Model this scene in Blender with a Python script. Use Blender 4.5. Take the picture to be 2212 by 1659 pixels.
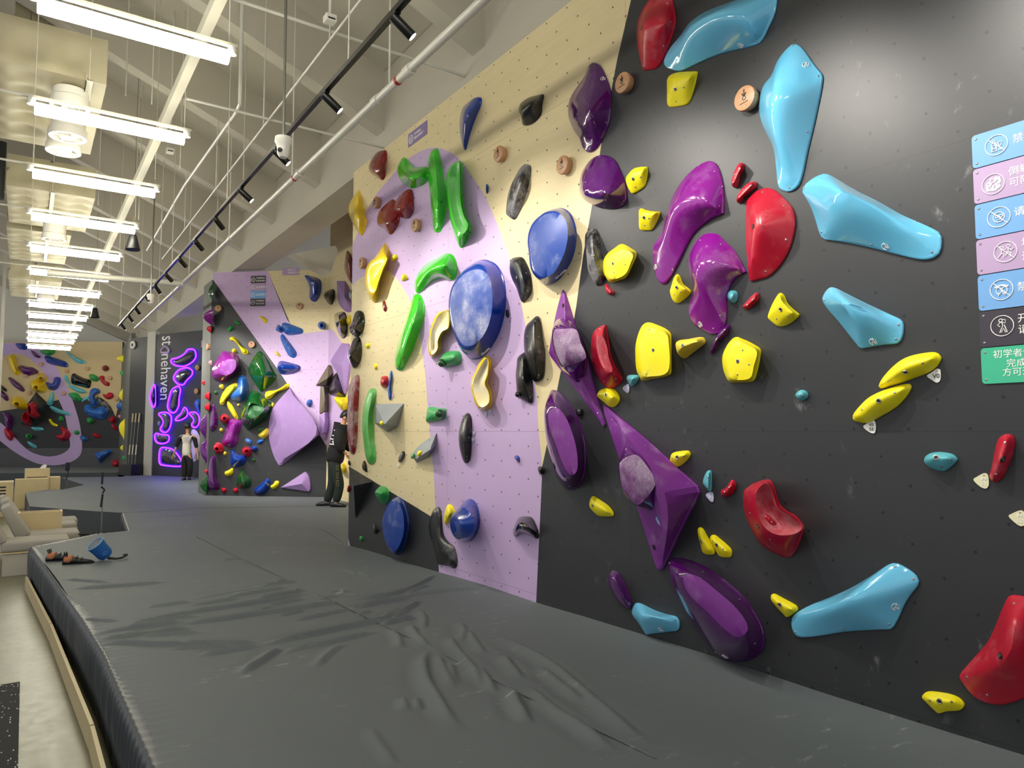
import bpy, bmesh, math, random
import numpy as np
from mathutils import Vector, Matrix
# ------------------------------------------------------------------ clear, camera, world, exposure
for o in list(bpy.data.objects): bpy.data.objects.remove(o)
SC = bpy.context.scene
COL = SC.collection
cd = bpy.data.cameras.new('camera'); cam = bpy.data.objects.new('camera', cd); COL.objects.link(cam)
cd.sensor_width = 36.0; cd.lens = 1550/2212*36; cd.clip_start = .05; cd.clip_end = 120
cam.location = (0, 0, 1.70); cam.rotation_euler = (math.radians(90+3.7834), 0, math.radians(-34.0818))
SC.camera = cam
wd = bpy.data.worlds.new('world'); SC.world = wd; wd.use_nodes = True
wd.node_tree.nodes['Background'].inputs[0].default_value = (.97, .98, 1.0, 1)
wd.node_tree.nodes['Background'].inputs[1].default_value = .5
SC.view_settings.view_transform = 'Standard'; SC.view_settings.look = 'None'
SC.view_settings.exposure = 0.5; SC.view_settings.gamma = 1.0; SC.view_settings.use_curve_mapping = False
TUBE_STRENGTH = 26.0
SPOT_WATT = 120.0
rnd = random.Random(4)

# ------------------------------------------------------------------ measured data (metres, wall coordinates)
HOLDS = [
{"l":"glossy crimson leaf shaped hold at the top edge, left of the pale blue wing","w":"A","m":"red","at":[-3200,4273],"o":[[-31,260],[129,177],[157,102],[172,17],[149,-55],[103,-133],[42,-206],[-9,-227],[-117,-196,1],[-148,-83],[-172,49],[-165,151],[-121,214],[-78,245]],"s":[[67,-24,160],[207,-68,120]],"p":1.3,"lip":.012,"b":.002,"bo":[[-14,10,123,-47,-1,88]],"sc":[[-103,-174,23,-36,-34,87],[97,-136,42,74,-67,12],[169,-15,50,97,-16,-20],[133,126,40,72,41,56]]},
{"l":"pale blue wing shaped macro at the very top of the dark wall","w":"A","m":"lblue","at":[-2685,4043],"o":[[-447,21],[-397,75],[-299,121],[-241,160],[-149,174],[-42,164],[84,139],[205,108],[377,38],[385,-6],[367,-76],[328,-129],[274,-190],[197,-182],[61,-147],[-49,-126],[-192,-114],[-304,-106],[-390,-61],[-434,-23]],"s":[[-294,-42,36],[-148,26,122],[59,-4,187],[213,-67,187],[288,-133,137],[286,-173,36]],"p":1.15,"lip":.012,"b":.002,"k":72,"sc":[[-423,12,17,-22,-2,97],[-278,-104,16,-6,-36,93],[260,-182,20,11,-88,46]],"lg":[160,-163,29,-23,-84,48]},
{"l":"yellow square jug right below the pale blue wing at the top","w":"A","m":"yellow","at":[-2985,3818],"o":[[-119,109],[-90,127],[-24,117],[126,60,1],[102,-13],[64,-92],[36,-111],[-9,-104],[-103,-75],[-122,-42],[-121,33]],"s":[[24,18,90],[127,-1,70]],"p":1.6,"lip":.012,"b":.002,"bo":[[6,-21,74,-3,-39,92]],"sc":[[-50,-11,63,-50,-6,86],[67,-33,66,24,-53,81],[-28,-75,33,-15,-62,77]]},
{"l":"tall pale blue macro hanging point down beside the round wooden marker on the dark wall","w":"A","m":"lblue","at":[-2234,3357],"o":[[21,391],[61,366],[94,317],[138,235],[190,150,1],[178,82],[157,5],[128,-95],[91,-212],[61,-320],[33,-379],[-16,-394],[-64,-374],[-85,-346],[-93,-254],[-107,-140],[-135,-66],[-176,28],[-193,106],[-187,184],[-163,240],[-110,278],[-80,330],[-36,369]],"s":[[159,121,29],[100,76,122],[34,40,194],[2,-125,137],[-5,-320,36]],"p":1.15,"lip":.012,"b":.002,"k":72,"sc":[[171,151,20,61,16,78],[107,-119,29,77,-26,59],[-13,-376,17,-5,-34,94],[30,378,16,13,34,93]],"lg":[113,229,37,67,34,66]},
{"l":"upper one of two big purple curved macros left of the big crimson macro","w":"A","m":"purpleb","at":[-2955,2969],"o":[[193,320],[237,266],[265,166],[274,57],[268,-15,1],[200,-18],[127,-38],[63,-65],[8,-112],[-48,-186],[-106,-261],[-177,-336],[-218,-342],[-259,-304],[-282,-246],[-298,-134],[-285,-74],[-224,-24],[-181,73],[-144,152],[-97,219],[-28,278],[61,320],[136,331]],"s":[[-185,-163,43],[-113,-44,79],[-2,60,122],[147,61,130],[235,35,101],[269,-7,29]],"p":1.15,"lip":.012,"b":.002,"k":72,"sc":[[100,321,16,-6,44,90],[225,246,25,53,29,79],[268,146,9,99,12,0],[263,27,35,99,-4,14],[-123,-268,16,22,-20,95]],"lg":[-262,-225,20,-29,-8,95]},
{"l":"lower big purple curved macro, its pointed tip touching the big crimson macro","w":"A","m":"purpleb","at":[-2743,2556],"o":[[-32,306],[18,284],[66,233],[131,162],[204,32,1],[146,15],[108,-10],[78,-53],[65,-99],[65,-179],[54,-242],[24,-287],[-36,-292],[-96,-265],[-178,-213],[-214,-149],[-207,-91],[-180,-44],[-178,23],[-203,95],[-212,183],[-189,238],[-146,284],[-93,310]],"s":[[190,44,29],[117,74,115],[37,66,173],[5,-12,173],[17,-119,108],[48,-228,29]],"p":1.15,"lip":.012,"b":.002,"k":72,"sc":[[-100,274,31,-20,52,83],[59,215,38,62,58,53],[164,34,34,34,-79,51],[46,-195,42,83,-16,54],[-20,-262,23,-3,-36,93]],"lg":[-115,-225,24,-19,-36,92]},
{"l":"small upright crimson finger hold, upper one of two above the big crimson macro","w":"A","m":"red","at":[-2583,3151],"o":[[47,48],[42,22],[15,-10],[1,-54],[-12,-70],[-34,-56],[-37,-26],[-19,17],[8,56],[30,62]],"s":[[61,7,50],[17,-51,50]],"p":3,"lip":.012,"b":.002,"k":32,"sc":[[46,16,50,-12,12,98],[15,-10,48,-26,17,95],[3,-51,50,-25,-9,96]]},
{"l":"small slanting crimson finger hold touching the top left corner of the big crimson macro","w":"A","m":"red","at":[-2525,3036],"o":[[55,45],[70,31],[59,7],[19,-9],[-17,-22],[-35,-45],[-58,-47],[-64,-25],[-43,9],[-6,38],[29,47]],"s":[[74,10,50],[-2,-36,50]],"p":3,"lip":.012,"b":.002,"k":32,"sc":[[62,11,51,-3,8,100],[14,0,49,-18,29,94],[-14,-28,50,-16,14,98]]},
{"l":"big crimson half round macro with a chalky left edge high on the dark wall","w":"A","m":"red","at":[-2377,2760],"o":[[-146,228,1],[-89,263],[-35,265],[16,249],[66,204],[106,156],[138,110],[154,38],[142,-33],[115,-101],[72,-160],[21,-203],[-31,-227],[-138,-232,1],[-145,-148],[-155,-28],[-153,130]],"s":[[-50,152,86],[9,22,144],[-56,-106,86]],"p":1.1,"lip":.012,"b":.002,"k":72,"bo":[[-30,36,113,-53,1,85]],"sc":[[-26,238,30,15,57,81],[102,129,29,54,40,74],[113,-56,31,64,-24,73],[-21,-200,26,21,-52,83]]},
{"l":"small yellow jug touching the right side of the rounded purple macro on the wall border","w":"A","m":"yellow","at":[-3394,3362],"o":[[-97,36],[-74,60],[-23,82],[37,77],[105,57,1],[99,7],[79,-53],[44,-72],[-35,-81],[-60,-57],[-85,-13]],"s":[[32,14,70],[115,16,50]],"p":1.8,"lip":.012,"b":.002,"bo":[[25,-10,63,9,-37,92]],"sc":[[81,-12,49,42,-50,76],[-32,-18,46,-42,-24,87],[16,-56,35,10,-64,77]]},
{"l":"small yellow cup shaped jug just left of the upper big purple curved macro","w":"A","m":"yellow","at":[-3280,3070],"o":[[-90,78],[-70,90],[-36,72],[40,41],[99,24,1],[67,-24],[29,-69],[10,-75],[-77,-53],[-90,-29],[-90,30]],"s":[[7,24,70],[105,2,50]],"p":1.8,"lip":.012,"b":.002,"bo":[[6,0,62,4,-39,92]],"sc":[[43,-13,55,12,-36,92],[-26,12,62,-35,-4,94],[-13,-42,37,-11,-59,80]]},
{"l":"yellow pebble pad overlapping the curved black hold on the left of the dark wall","w":"A","m":"yellow","at":[-3572,2839],"o":[[-162,0],[-150,53],[-104,90],[-37,111],[28,126],[91,95],[164,42],[162,13],[130,-33],[88,-85],[51,-112],[-8,-117],[-85,-118],[-129,-76],[-156,-40]],"s":[[80,-27,85]],"p":1.5,"lip":.012,"b":.002,"i":[[[-25,-39],[-13,23],[59,50],[135,53],[208,5],[186,-46],[133,-110],[13,-118]],75],"bo":[[25,-17,83,-10,2,99]],"sc":[[100,42,79,0,17,99],[141,-47,82,10,-6,99],[33,-79,82,-7,-7,100]]},
{"l":"small yellow pinch under the lower tip of the upper big purple curved macro","w":"A","m":"yellow","at":[-3029,2575],"o":[[-15,92],[6,64],[22,27],[84,-26],[78,-46],[30,-73],[-18,-87],[-56,-64],[-77,-8],[-65,25],[-42,73]],"s":[[52,22,80],[94,-25,60]],"p":1.8,"lip":.012,"b":.002,"bo":[[32,-6,70,-13,-34,93]],"sc":[[54,-35,59,8,-53,85],[7,25,67,-46,8,88],[-10,-38,47,-30,-35,89]]},
{"l":"tiny round turquoise hold beside the waist of the lower big purple curved macro","w":"A","m":"teal","at":[-2638,2463],"o":[[6,35],[31,23],[36,-5],[26,-31],[4,-37],[-20,-16],[-28,9],[-16,31]],"s":[[39,-11,50]],"p":2.2,"lip":.012,"b":.002,"k":28,"sc":[[36,-15,48,81,-59,-2]]},
{"l":"small slanting crimson chip right of the tiny turquoise round hold","w":"A","m":"red","at":[-2514,2421],"o":[[47,39],[54,17],[45,-4],[19,-23],[-16,-45],[-46,-37],[-49,-21],[-24,-5],[12,24]],"s":[[61,-3,45],[6,-31,40]],"p":2.4,"lip":.012,"b":.002,"k":32,"sc":[[43,-6,45,-13,8,99],[3,-28,41,-10,5,99]]},
{"l":"yellow three cornered horn below the big crimson macro","w":"A","m":"yellow","at":[-2310,2344],"o":[[-10,90],[10,69],[25,30],[56,-4],[93,-38],[90,-49],[46,-76],[6,-89],[-35,-84],[-84,-44],[-92,-28],[-74,15],[-48,56],[-26,82]],"s":[[46,34,80],[99,-38,65]],"p":1.8,"lip":.012,"b":.002,"bo":[[28,-10,69,-14,-28,95]],"sc":[[63,-48,57,7,-69,72],[-18,-50,41,-31,-43,85]]},
{"l":"large flat upright yellow pad beside the crimson banana hold","w":"A","m":"yellow","at":[-3264,2208],"o":[[-154,-47],[-153,49],[-126,127],[-86,180],[-36,192],[30,170],[105,136],[150,102],[155,74],[151,-134],[145,-154],[80,-168],[-24,-175],[-97,-182],[-121,-151],[-145,-113]],"s":[[98,-9,90]],"p":1.4,"lip":.012,"b":.002,"k":56,"i":[[[-30,-61],[-32,28],[-3,100],[52,136],[179,90],[204,60],[200,-141],[42,-165],[-7,-155]],80],"bo":[[86,-3,92,-3,1,100]],"sc":[[47,133,82,-2,9,100],[14,-144,84,-4,-7,100]]},
{"l":"pale yellow drum shaped peg lying between the two large yellow pads","w":"A","m":"yellow2","at":[-2955,2203],"o":[[-96,36],[-80,53],[-5,53],[74,56],[102,50],[116,30],[111,14],[72,-6],[13,-34],[-42,-61],[-72,-48],[-89,-8]],"s":[[61,-5,130],[152,17,90]],"p":2.6,"lip":.012,"b":.002,"bo":[[51,0,126,8,35,93]],"sc":[[118,23,52,91,-37,-19]]},
{"l":"large yellow shield pad whose foot tapers, to the right of the yellow drum peg","w":"A","m":"yellow","at":[-2585,2100],"o":[[-127,23],[-101,77],[-62,117],[-29,131],[3,118],[57,93],[123,52],[129,32],[116,-28],[97,-88],[81,-119],[54,-128],[-75,-123],[-96,-104],[-121,-48]],"s":[[67,-14,90]],"p":1.4,"lip":.012,"b":.002,"k":56,"i":[[[-35,11],[-14,56],[34,94],[107,63],[161,24],[140,-49],[111,-115],[5,-112],[-22,-60]],80],"bo":[[43,-17,91,-8,-2,100]],"sc":[[74,41,88,6,12,99],[114,-40,87,14,-4,99],[35,-89,86,-2,-13,99]]},
{"l":"slim twisted purple sliver below the tip of the lower big purple curved macro","w":"A","m":"purple","at":[-2732,2231],"o":[[67,79],[74,67],[66,40],[42,14],[14,-3],[-11,-16],[-26,-47],[-50,-77],[-65,-82],[-68,-67],[-50,-36],[-29,2],[-5,32],[34,59]],"s":[[84,51,40],[13,-5,40],[-37,-64,30]],"p":2,"lip":.012,"b":.002,"k":36,"sc":[[66,43,41,-10,18,98],[3,-4,39,-30,22,93]]},
{"l":"long pale blue wedge macro slanting down right beside the tall pale blue macro","w":"A","m":"lblue","at":[-1817,2719],"o":[[-238,280],[-215,271],[-185,247],[-82,155],[30,67],[135,-22],[235,-94],[289,-136],[306,-159],[308,-189],[300,-232],[278,-253],[241,-256],[198,-244],[115,-207],[-6,-150],[-127,-99],[-253,-53,1],[-271,-15],[-293,65],[-319,139],[-351,201],[-361,230],[-336,258],[-287,277]],"s":[[-225,-34,29],[-101,49,144],[-36,85,194],[64,22,166],[141,-56,115],[251,-187,29]],"p":1.15,"lip":.012,"b":.002,"k":72,"sc":[[-344,236,16,-20,22,95],[-252,-17,22,-50,-20,84],[5,-139,27,-27,-62,74],[271,-230,18,20,-25,95],[205,-75,16,52,74,42]],"lg":[73,-163,31,-25,-59,76]},
{"l":"shorter pale blue wedge macro above the two yellow banana edges","w":"A","m":"lblue","at":[-1878,2241],"o":[[-159,175],[-132,167],[-95,143],[-2,82],[100,19],[178,-29],[190,-47],[191,-74],[185,-107],[171,-132],[154,-140],[94,-139],[-13,-147,1],[-44,-106],[-115,-9],[-174,64],[-203,112],[-204,127],[-186,157]],"s":[[-8,-101,36],[12,1,108],[7,45,151],[72,24,137],[123,-24,72],[161,-85,22]],"p":1.15,"lip":.012,"b":.002,"k":64,"sc":[[-152,155,27,-23,61,76],[-185,114,23,-56,-6,83],[176,-55,21,59,10,80],[161,-119,17,27,-26,92]],"lg":[59,-121,28,2,-62,78]},
{"l":"upper yellow banana edge of the stacked pair under the shorter pale blue wedge","w":"A","m":"yellow","at":[-1666,1975],"o":[[-143,-66],[-127,-33],[-86,11],[-38,47],[13,66],[76,73],[115,71],[138,49,1],[129,27],[110,3],[73,-19],[10,-38],[-42,-55],[-95,-67],[-132,-75]],"s":[[-85,-51,50],[23,5,90],[120,37,60]],"p":2,"lip":.012,"b":.002,"bo":[[15,-13,77,26,-83,50]],"sc":[[-74,-49,53,9,-74,66],[89,22,71,47,-52,71]]},
{"l":"lower yellow banana edge of the stacked pair, touching the upper one","w":"A","m":"yellow","at":[-1799,1831],"o":[[-142,-71],[-134,-43],[-76,16],[-24,46],[56,73],[128,84],[138,69],[112,26],[63,-21],[-2,-58],[-68,-90],[-124,-83]],"s":[[-80,-51,50],[23,10,85],[114,49,55]],"p":2,"lip":.012,"b":.002,"bo":[[27,8,82,9,-20,98]],"sc":[[91,44,64,26,33,91],[-68,-29,57,-44,15,89]]},
{"l":"small round turquoise knob alone in the middle of the dark wall","w":"A","m":"teal","at":[-2216,1886],"o":[[-30,2],[-20,16],[4,27],[28,19],[37,-1],[27,-17],[5,-28],[-19,-17]],"s":[[30,-1,45]],"p":2.2,"lip":.012,"b":.002,"k":28,"sc":[[18,2,45,-24,18,96],[31,-8,32,83,-54,12]]},
{"l":"flat oval turquoise hold left of the chalky crimson capsule hold","w":"A","m":"teal","at":[-1550,1570],"o":[[-66,3],[-59,20],[-38,35],[-8,41],[26,39],[54,31],[69,13],[63,0],[38,-25],[18,-39],[-2,-41],[-41,-28],[-60,-13]],"s":[[13,18,75],[51,16,60]],"p":1.7,"lip":.012,"b":.002,"bo":[[13,19,71,27,32,91]],"sc":[[59,11,42,94,-18,28],[21,-19,41,30,-79,54]]},
{"l":"crimson capsule hold in a smear of white chalk near the right edge","w":"A","m":"red","at":[-1312,1592],"o":[[10,94],[25,98],[40,94],[48,76],[48,57],[37,12],[20,-33],[2,-73],[-16,-94],[-29,-99],[-44,-88],[-46,-73],[-36,-35],[-25,16],[-14,61],[-3,83]],"s":[[40,67,60],[28,-1,80],[-9,-67,50]],"p":1.6,"lip":.012,"b":.002,"bo":[[28,-3,68,92,-35,19]],"sc":[[35,64,60,-23,35,91],[-6,-64,52,24,-50,83]]},
{"l":"small yellow chip touching the left tip of the low pale blue wedge","w":"A","m":"yellow","at":[-2349,799],"o":[[-75,31],[-70,44],[-55,50],[0,35],[68,16],[80,3],[78,-11],[20,-55],[-2,-43],[-45,-13],[-71,12]],"s":[[1,19,50],[69,-1,45]],"p":1.7,"lip":.012,"b":.002,"bo":[[4,9,48,-4,-19,98]]},
{"l":"large pale blue wedge macro rising to the right near the foot of the dark wall","w":"A","m":"lblue","at":[-1961,900],"o":[[-345,-182],[-335,-145],[-305,-116],[-232,-67],[-127,-10],[-14,57],[82,126],[162,188],[195,204],[226,198],[265,181],[292,161],[301,140],[293,116],[261,72],[231,21],[207,-35],[176,-95,1],[74,-122],[-53,-159],[-174,-204],[-273,-236],[-316,-240],[-338,-219]],"s":[[-271,-124,36],[-106,-51,94],[35,11,151],[104,-21,94],[158,-80,22]],"p":1.15,"lip":.012,"b":.002,"k":72,"sc":[[205,191,19,14,46,88],[283,148,18,34,17,93],[171,-72,21,51,-37,78],[-50,-146,25,18,-67,72],[-318,-218,16,-10,-12,99]],"lg":[206,14,32,62,-34,71]},
{"l":"huge crimson macro cut off by the right edge of the picture, low on the wall","w":"A","m":"red","at":[-1332,823],"o":[[25,219],[44,226],[79,226],[117,219],[141,189],[159,135],[162,59],[144,-32],[111,-114],[62,-167],[17,-200],[-33,-224],[-84,-228],[-121,-217],[-154,-185],[-176,-154,1],[-166,-131],[-120,-66],[-70,3],[-45,50],[-19,116],[1,171]],"s":[[-130,-140,29],[-19,-66,115],[72,23,180],[93,135,166],[68,189,72]],"p":1.15,"lip":.012,"b":.002,"k":72,"bo":[[38,12,143,-72,21,66]],"sc":[[-136,-139,29,-41,-18,89],[-61,-189,32,-5,-45,89],[58,202,51,-17,85,51]]},
{"l":"yellow fish shaped foothold low on the wall left of the huge crimson macro","w":"A","m":"yellow","at":[-1579,543],"o":[[-84,-3],[-72,19],[-53,31],[-14,39],[32,44],[66,39],[83,26],[86,14],[69,-10],[19,-30],[-17,-50],[-32,-43],[-63,-21]],"s":[[-18,14,55],[60,32,55]],"p":1.6,"lip":.012,"b":.002,"bo":[[10,17,54,2,-23,97]],"sc":[[-31,8,51,-32,-34,88],[58,30,54,16,-35,92]]},
{"l":"small turquoise chip tucked under the lower left corner of the large upright yellow pad","w":"A","m":"teal","at":[-3454,2033],"o":[[-49,18],[-32,37],[18,38],[59,28],[50,-1],[0,-40,1],[-16,-31],[-43,5]],"s":[[48,6,50]],"p":1.8,"lip":.012,"b":.002,"k":32,"sc":[[3,5,40,-34,-16,93],[52,5,23,87,-49,9]]},
{"l":"rounded yellow lemon hold below the tip of the crimson banana hold","w":"A","m":"yellow","at":[-3698,1932],"o":[[-107,21],[-78,51],[-27,64],[36,61],[84,39],[112,3],[114,-27],[71,-65],[22,-63],[-34,-31],[-91,2]],"s":[[45,21,70],[121,-8,70]],"p":1.8,"lip":.012,"b":.002,"bo":[[51,15,69,8,18,98]],"sc":[[-31,15,52,-37,-34,87],[114,-6,54,97,22,-4]]},
{"l":"crimson banana hold with chalky hollow left of the large upright yellow pad","w":"A","m":"red","at":[-3709,2216],"o":[[-156,87],[-138,165],[-103,200],[-6,224,1],[10,179],[20,124],[41,13],[73,-51],[115,-108],[156,-163],[135,-192],[81,-220],[27,-221],[-39,-190],[-106,-116],[-140,-58],[-157,15]],"s":[[88,-23,130]],"p":1.2,"lip":.012,"b":.002,"k":56,"i":[[[56,119],[118,110],[159,45],[176,-31],[208,-100],[202,-128],[148,-114],[93,-54],[58,39]],140],"m2":"chalky_red","bo":[[-46,-9,83,-50,-15,86]],"sc":[[-1,184,60,-4,81,59],[30,-177,55,-30,-61,74],[157,-168,65,72,-69,-8]]},
{"n":"climbing_volume","l":"tall purple kite shaped volume straddling the edge between plywood and dark wall","c":"climbing volume","w":"A","m":"purplem","at":[-4032,2225],"o":[[-153,532,1],[-131,515],[-63,366],[9,203],[118,-8],[209,-243],[310,-477],[305,-502],[277,-476],[115,-324],[-104,-130],[-329,68,1],[-317,89],[-277,240],[-208,422]],"s":[[-4,208,100],[90,-45,110]],"p":1.0,"lip":.015,"b":.002,"k":56,"sc":[[259,-401,34,15,-14,98]],"lg":[-97,401,49,-26,14,96]},
{"l":"purple hold with chalky face bolted on the tall kite shaped volume","w":"A","m":"purple","at":[-4048,2288],"o":[[-160,209],[-135,239],[-78,244],[-11,223],[55,178],[96,125],[142,52],[195,-79],[185,-173],[139,-233],[92,-238],[34,-214],[-63,-147],[-87,-105],[-149,-9],[-180,86],[-173,160]],"s":[[236,-25,200]],"p":1.3,"lip":.012,"b":.06,"i":[[[19,54],[35,132],[125,127],[272,105],[319,15],[374,-100],[197,-131],[123,-129],[60,-45]],160],"m2":"chalky_purple","sc":[[34,149,209,0,68,74],[147,-221,93,12,-90,42]]},
{"n":"climbing_volume","l":"large purple pyramid volume pointing down in the middle of the dark wall","c":"climbing volume","w":"A","m":"purplem","at":[-3294,1342],"o":[[-439,541],[-419,536],[-312,468],[-132,365],[143,192],[396,28,1],[398,-2,1],[243,-238],[98,-484],[76,-501],[55,-499],[34,-463],[-117,-136],[-291,195],[-445,523]],"s":[[-302,416,20],[398,13,300],[113,-438,30]],"p":1.0,"lip":.018,"b":.002,"k":72,"sc":[[-350,436,21,0,3,100],[352,53,57,57,82,-1],[15,270,67,50,86,-1],[276,-197,56,81,-51,-29]],"lg":[55,-359,43,-32,-22,92]},
{"l":"purple bean hold with chalky face bolted on the large pyramid volume","w":"A","m":"purple","at":[-3305,1397],"o":[[-104,215],[-55,204],[-12,164],[101,65],[150,-19],[179,-94],[188,-148],[187,-198],[137,-198],[-7,-164],[-82,-130],[-136,-69],[-168,44],[-173,102],[-155,161],[-138,202]],"s":[[156,12,180]],"p":1.3,"lip":.012,"b":.09,"i":[[[-10,108],[126,163],[243,76],[288,-4],[149,-134],[67,-99],[11,-44],[-13,49]],160],"m2":"chalky_purple","sc":[[-53,191,160,-26,79,56],[187,-176,129,42,-80,43]]},
{"l":"glossy purple oval dish macro below the tall kite shaped volume","w":"A","m":"purple","at":[-4172,1637],"o":[[-149,377],[-91,366],[-15,321],[59,261],[130,178],[189,89],[228,-14],[239,-124],[226,-226],[191,-291],[137,-338],[65,-361],[-8,-347],[-83,-290],[-146,-194],[-198,-70],[-226,65],[-226,201],[-209,294],[-182,353]],"s":[[245,-5,210]],"p":1.5,"lip":.012,"b":.002,"k":72,"i":[[[53,169],[80,216],[145,228],[221,197],[295,111],[355,-4],[384,-116],[377,-199],[329,-233],[268,-211],[206,-137],[143,-29],[79,73]],200],"m2":"purplem","sc":[[-114,364,29,5,90,42],[130,-327,71,9,-92,39]]},
{"l":"large glossy purple oval dish macro touching the mat at the foot of the wall","w":"A","m":"purple","at":[-2796,687],"o":[[-360,194],[-350,228],[-307,248],[-251,254],[-169,247],[-73,228],[27,194],[131,147],[215,93],[273,30],[312,-29],[321,-76],[313,-133],[275,-185],[207,-230],[129,-254],[65,-263],[8,-252],[-66,-205],[-151,-138],[-230,-60],[-302,22],[-352,118]],"s":[[200,98,250]],"p":1.5,"lip":.012,"b":.002,"k":72,"i":[[[-28,192],[-2,219],[49,231],[114,216],[201,176],[299,128],[364,82],[399,37],[394,1],[354,-32],[310,-36],[235,-5],[143,48],[38,102],[-12,150]],240],"m2":"purplem","sc":[[-315,220,47,-55,60,57],[-19,219,89,29,95,-13],[214,107,66,59,77,-26],[333,-94,100,87,-48,-4],[20,-228,39,-28,-67,69]],"lg":[104,-223,63,2,-79,62]},
{"l":"small purple egg hold left of the large oval dish macro near the mat","w":"A","m":"purple","at":[-3597,655],"o":[[-104,66],[-92,95],[-59,116],[-20,114],[23,79],[70,19],[105,-41],[113,-70],[99,-102],[73,-109],[20,-95],[-45,-55],[-88,-9],[-108,34]],"s":[[55,71,80],[104,-4,70]],"p":2,"lip":.012,"b":.002,"sc":[[-50,113,17,-15,82,56],[107,-68,28,97,-15,20]]},
{"l":"small pale blue shelf hold just above the mat beside the small purple egg","w":"A","m":"lblue","at":[-3272,536],"o":[[-207,6],[-190,42],[-164,66],[-117,67],[-16,51],[81,47],[166,50],[193,36],[200,6],[187,-27],[155,-41],[30,-80],[-79,-114,1],[-104,-96],[-160,-51],[-202,-19]],"s":[[-70,-86,30],[-12,25,110],[127,45,100],[183,23,30]],"p":1.2,"lip":.012,"b":.002,"sc":[[-196,-9,16,-29,-3,96],[182,32,23,70,66,28],[180,-10,24,71,-36,60]],"lg":[70,-44,37,19,-70,69]},
{"l":"small yellow nugget touching the right edge of the large pyramid volume","w":"A","m":"yellow","at":[-3050,1535],"o":[[-76,-10],[-63,26],[-23,42],[65,50],[83,29],[64,2],[24,-30],[-15,-49],[-35,-44],[-74,-18]],"s":[[36,14,65],[83,23,55]],"p":1.8,"lip":.012,"b":.002,"bo":[[31,11,64,13,-20,97]],"sc":[[-24,3,48,-48,2,88],[73,19,52,52,-81,27]]},
{"l":"small slanting yellow slipper alone between the purple oval and the pyramid volume","w":"A","m":"yellow","at":[-3774,1187],"o":[[-119,9],[-105,46],[-79,64],[-27,47],[61,15],[110,-19],[124,-44],[115,-57],[-16,-67],[-80,-41],[-113,-17]],"s":[[-5,17,60],[101,-18,50]],"p":1.8,"lip":.012,"b":.002,"bo":[[-35,4,54,-17,-27,95]],"sc":[[112,-35,33,95,13,28]]},
{"l":"left chip of the two small yellow chips beside the pyramid volume point","w":"A","m":"yellow","at":[-2860,1066],"o":[[-56,61],[-44,74],[-22,68],[13,24],[56,-29],[64,-56],[51,-71],[-16,-71],[-37,-19],[-54,31]],"s":[[10,20,50],[60,-35,45]],"p":1.6,"lip":.012,"b":.002,"k":36,"bo":[[-7,-3,39,-42,-22,88]]},
{"l":"right chip of the two small yellow chips beside the pyramid volume point","w":"A","m":"yellow","at":[-2756,1050],"o":[[-69,40],[-47,59],[-7,44],[75,-7],[75,-46],[63,-54],[-1,-56],[-35,-18],[-65,22]],"s":[[2,27,50],[74,-14,45]],"p":1.6,"lip":.012,"b":.002,"k":36,"bo":[[8,11,47,-5,-23,97]],"sc":[[-24,29,42,-46,0,89],[51,-5,46,16,21,97]]},
{"l":"narrow upright turquoise crimp in a puff of chalk right of the pyramid volume","w":"A","m":"teal","at":[-2844,1414],"o":[[14,60],[32,55],[33,-4],[28,-57],[11,-56],[-21,-22],[-25,-7],[-11,31]],"s":[[49,28,45],[39,-24,40]],"p":1.8,"lip":.012,"b":.002,"k":36,"sc":[[41,25,44,-18,0,98],[33,-36,36,56,-67,49]]},
{"l":"small crimson bean chip beside the narrow turquoise crimp","w":"A","m":"red","at":[-2694,1381],"o":[[35,49],[53,31],[52,10],[33,-27],[0,-47],[-34,-50],[-46,-29],[-41,-14],[-7,3],[14,29]],"s":[[64,16,50],[19,-22,50]],"p":2,"lip":.012,"b":.002,"k":36,"sc":[[42,8,49,-30,31,90],[10,-19,49,-26,39,88]]},
{"l":"large crimson dished macro with a small chip inside, right of the pyramid volume","w":"A","m":"red","at":[-2400,1241],"o":[[-185,125],[-177,139],[-118,178],[-37,203],[-13,198],[9,165],[20,126],[38,80],[75,50],[133,26],[179,-24],[178,-37],[136,-133],[105,-179],[83,-192],[45,-191],[-47,-163],[-109,-117],[-164,-27],[-187,55]],"s":[[38,80,100],[104,-12,100]],"p":1.3,"lip":.012,"b":.002,"k":72,"i":[[[17,134],[70,193],[111,176],[153,80],[221,40],[283,0],[240,-39],[153,-56],[79,-36],[34,25]],170],"m2":"chalky_red","bo":[[4,-31,143,-46,-34,82]],"sc":[[-67,28,113,-59,-18,79],[69,-91,133,-19,-63,76]]},
{"l":"small crimson chip screwed inside the large crimson dished macro","w":"A","m":"red","at":[-2356,1246],"o":[[-45,25],[-18,42],[17,18],[52,-18],[44,-38],[16,-41],[-27,-13]],"s":[[35,13,50]],"p":1.8,"lip":.012,"b":.1,"k":32,"sc":[[8,19,143,-31,35,88],[42,-5,139,91,-3,42]]},
{"l":"small round black button above the glossy purple oval dish","w":"A","m":"black","at":[-4009,1841],"o":[[-30,14],[-17,25],[16,27],[39,13],[42,-12],[26,-28],[-6,-27],[-28,-11]],"s":[[35,0,30]],"p":3,"lip":.012,"b":.002,"k":28,"sc":[[18,4,31,-8,5,100],[36,8,27,77,45,44],[30,-11,30,9,-41,91]]},
{"l":"small black knob on the edge where purple paint, plywood and dark panel meet","w":"A","m":"black","at":[-4473,1401],"o":[[-30,17],[-5,31],[38,20],[44,-1],[7,-31],[-17,-17]],"s":[[65,7,50]],"p":2,"lip":.012,"b":.002,"k":28},
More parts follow.
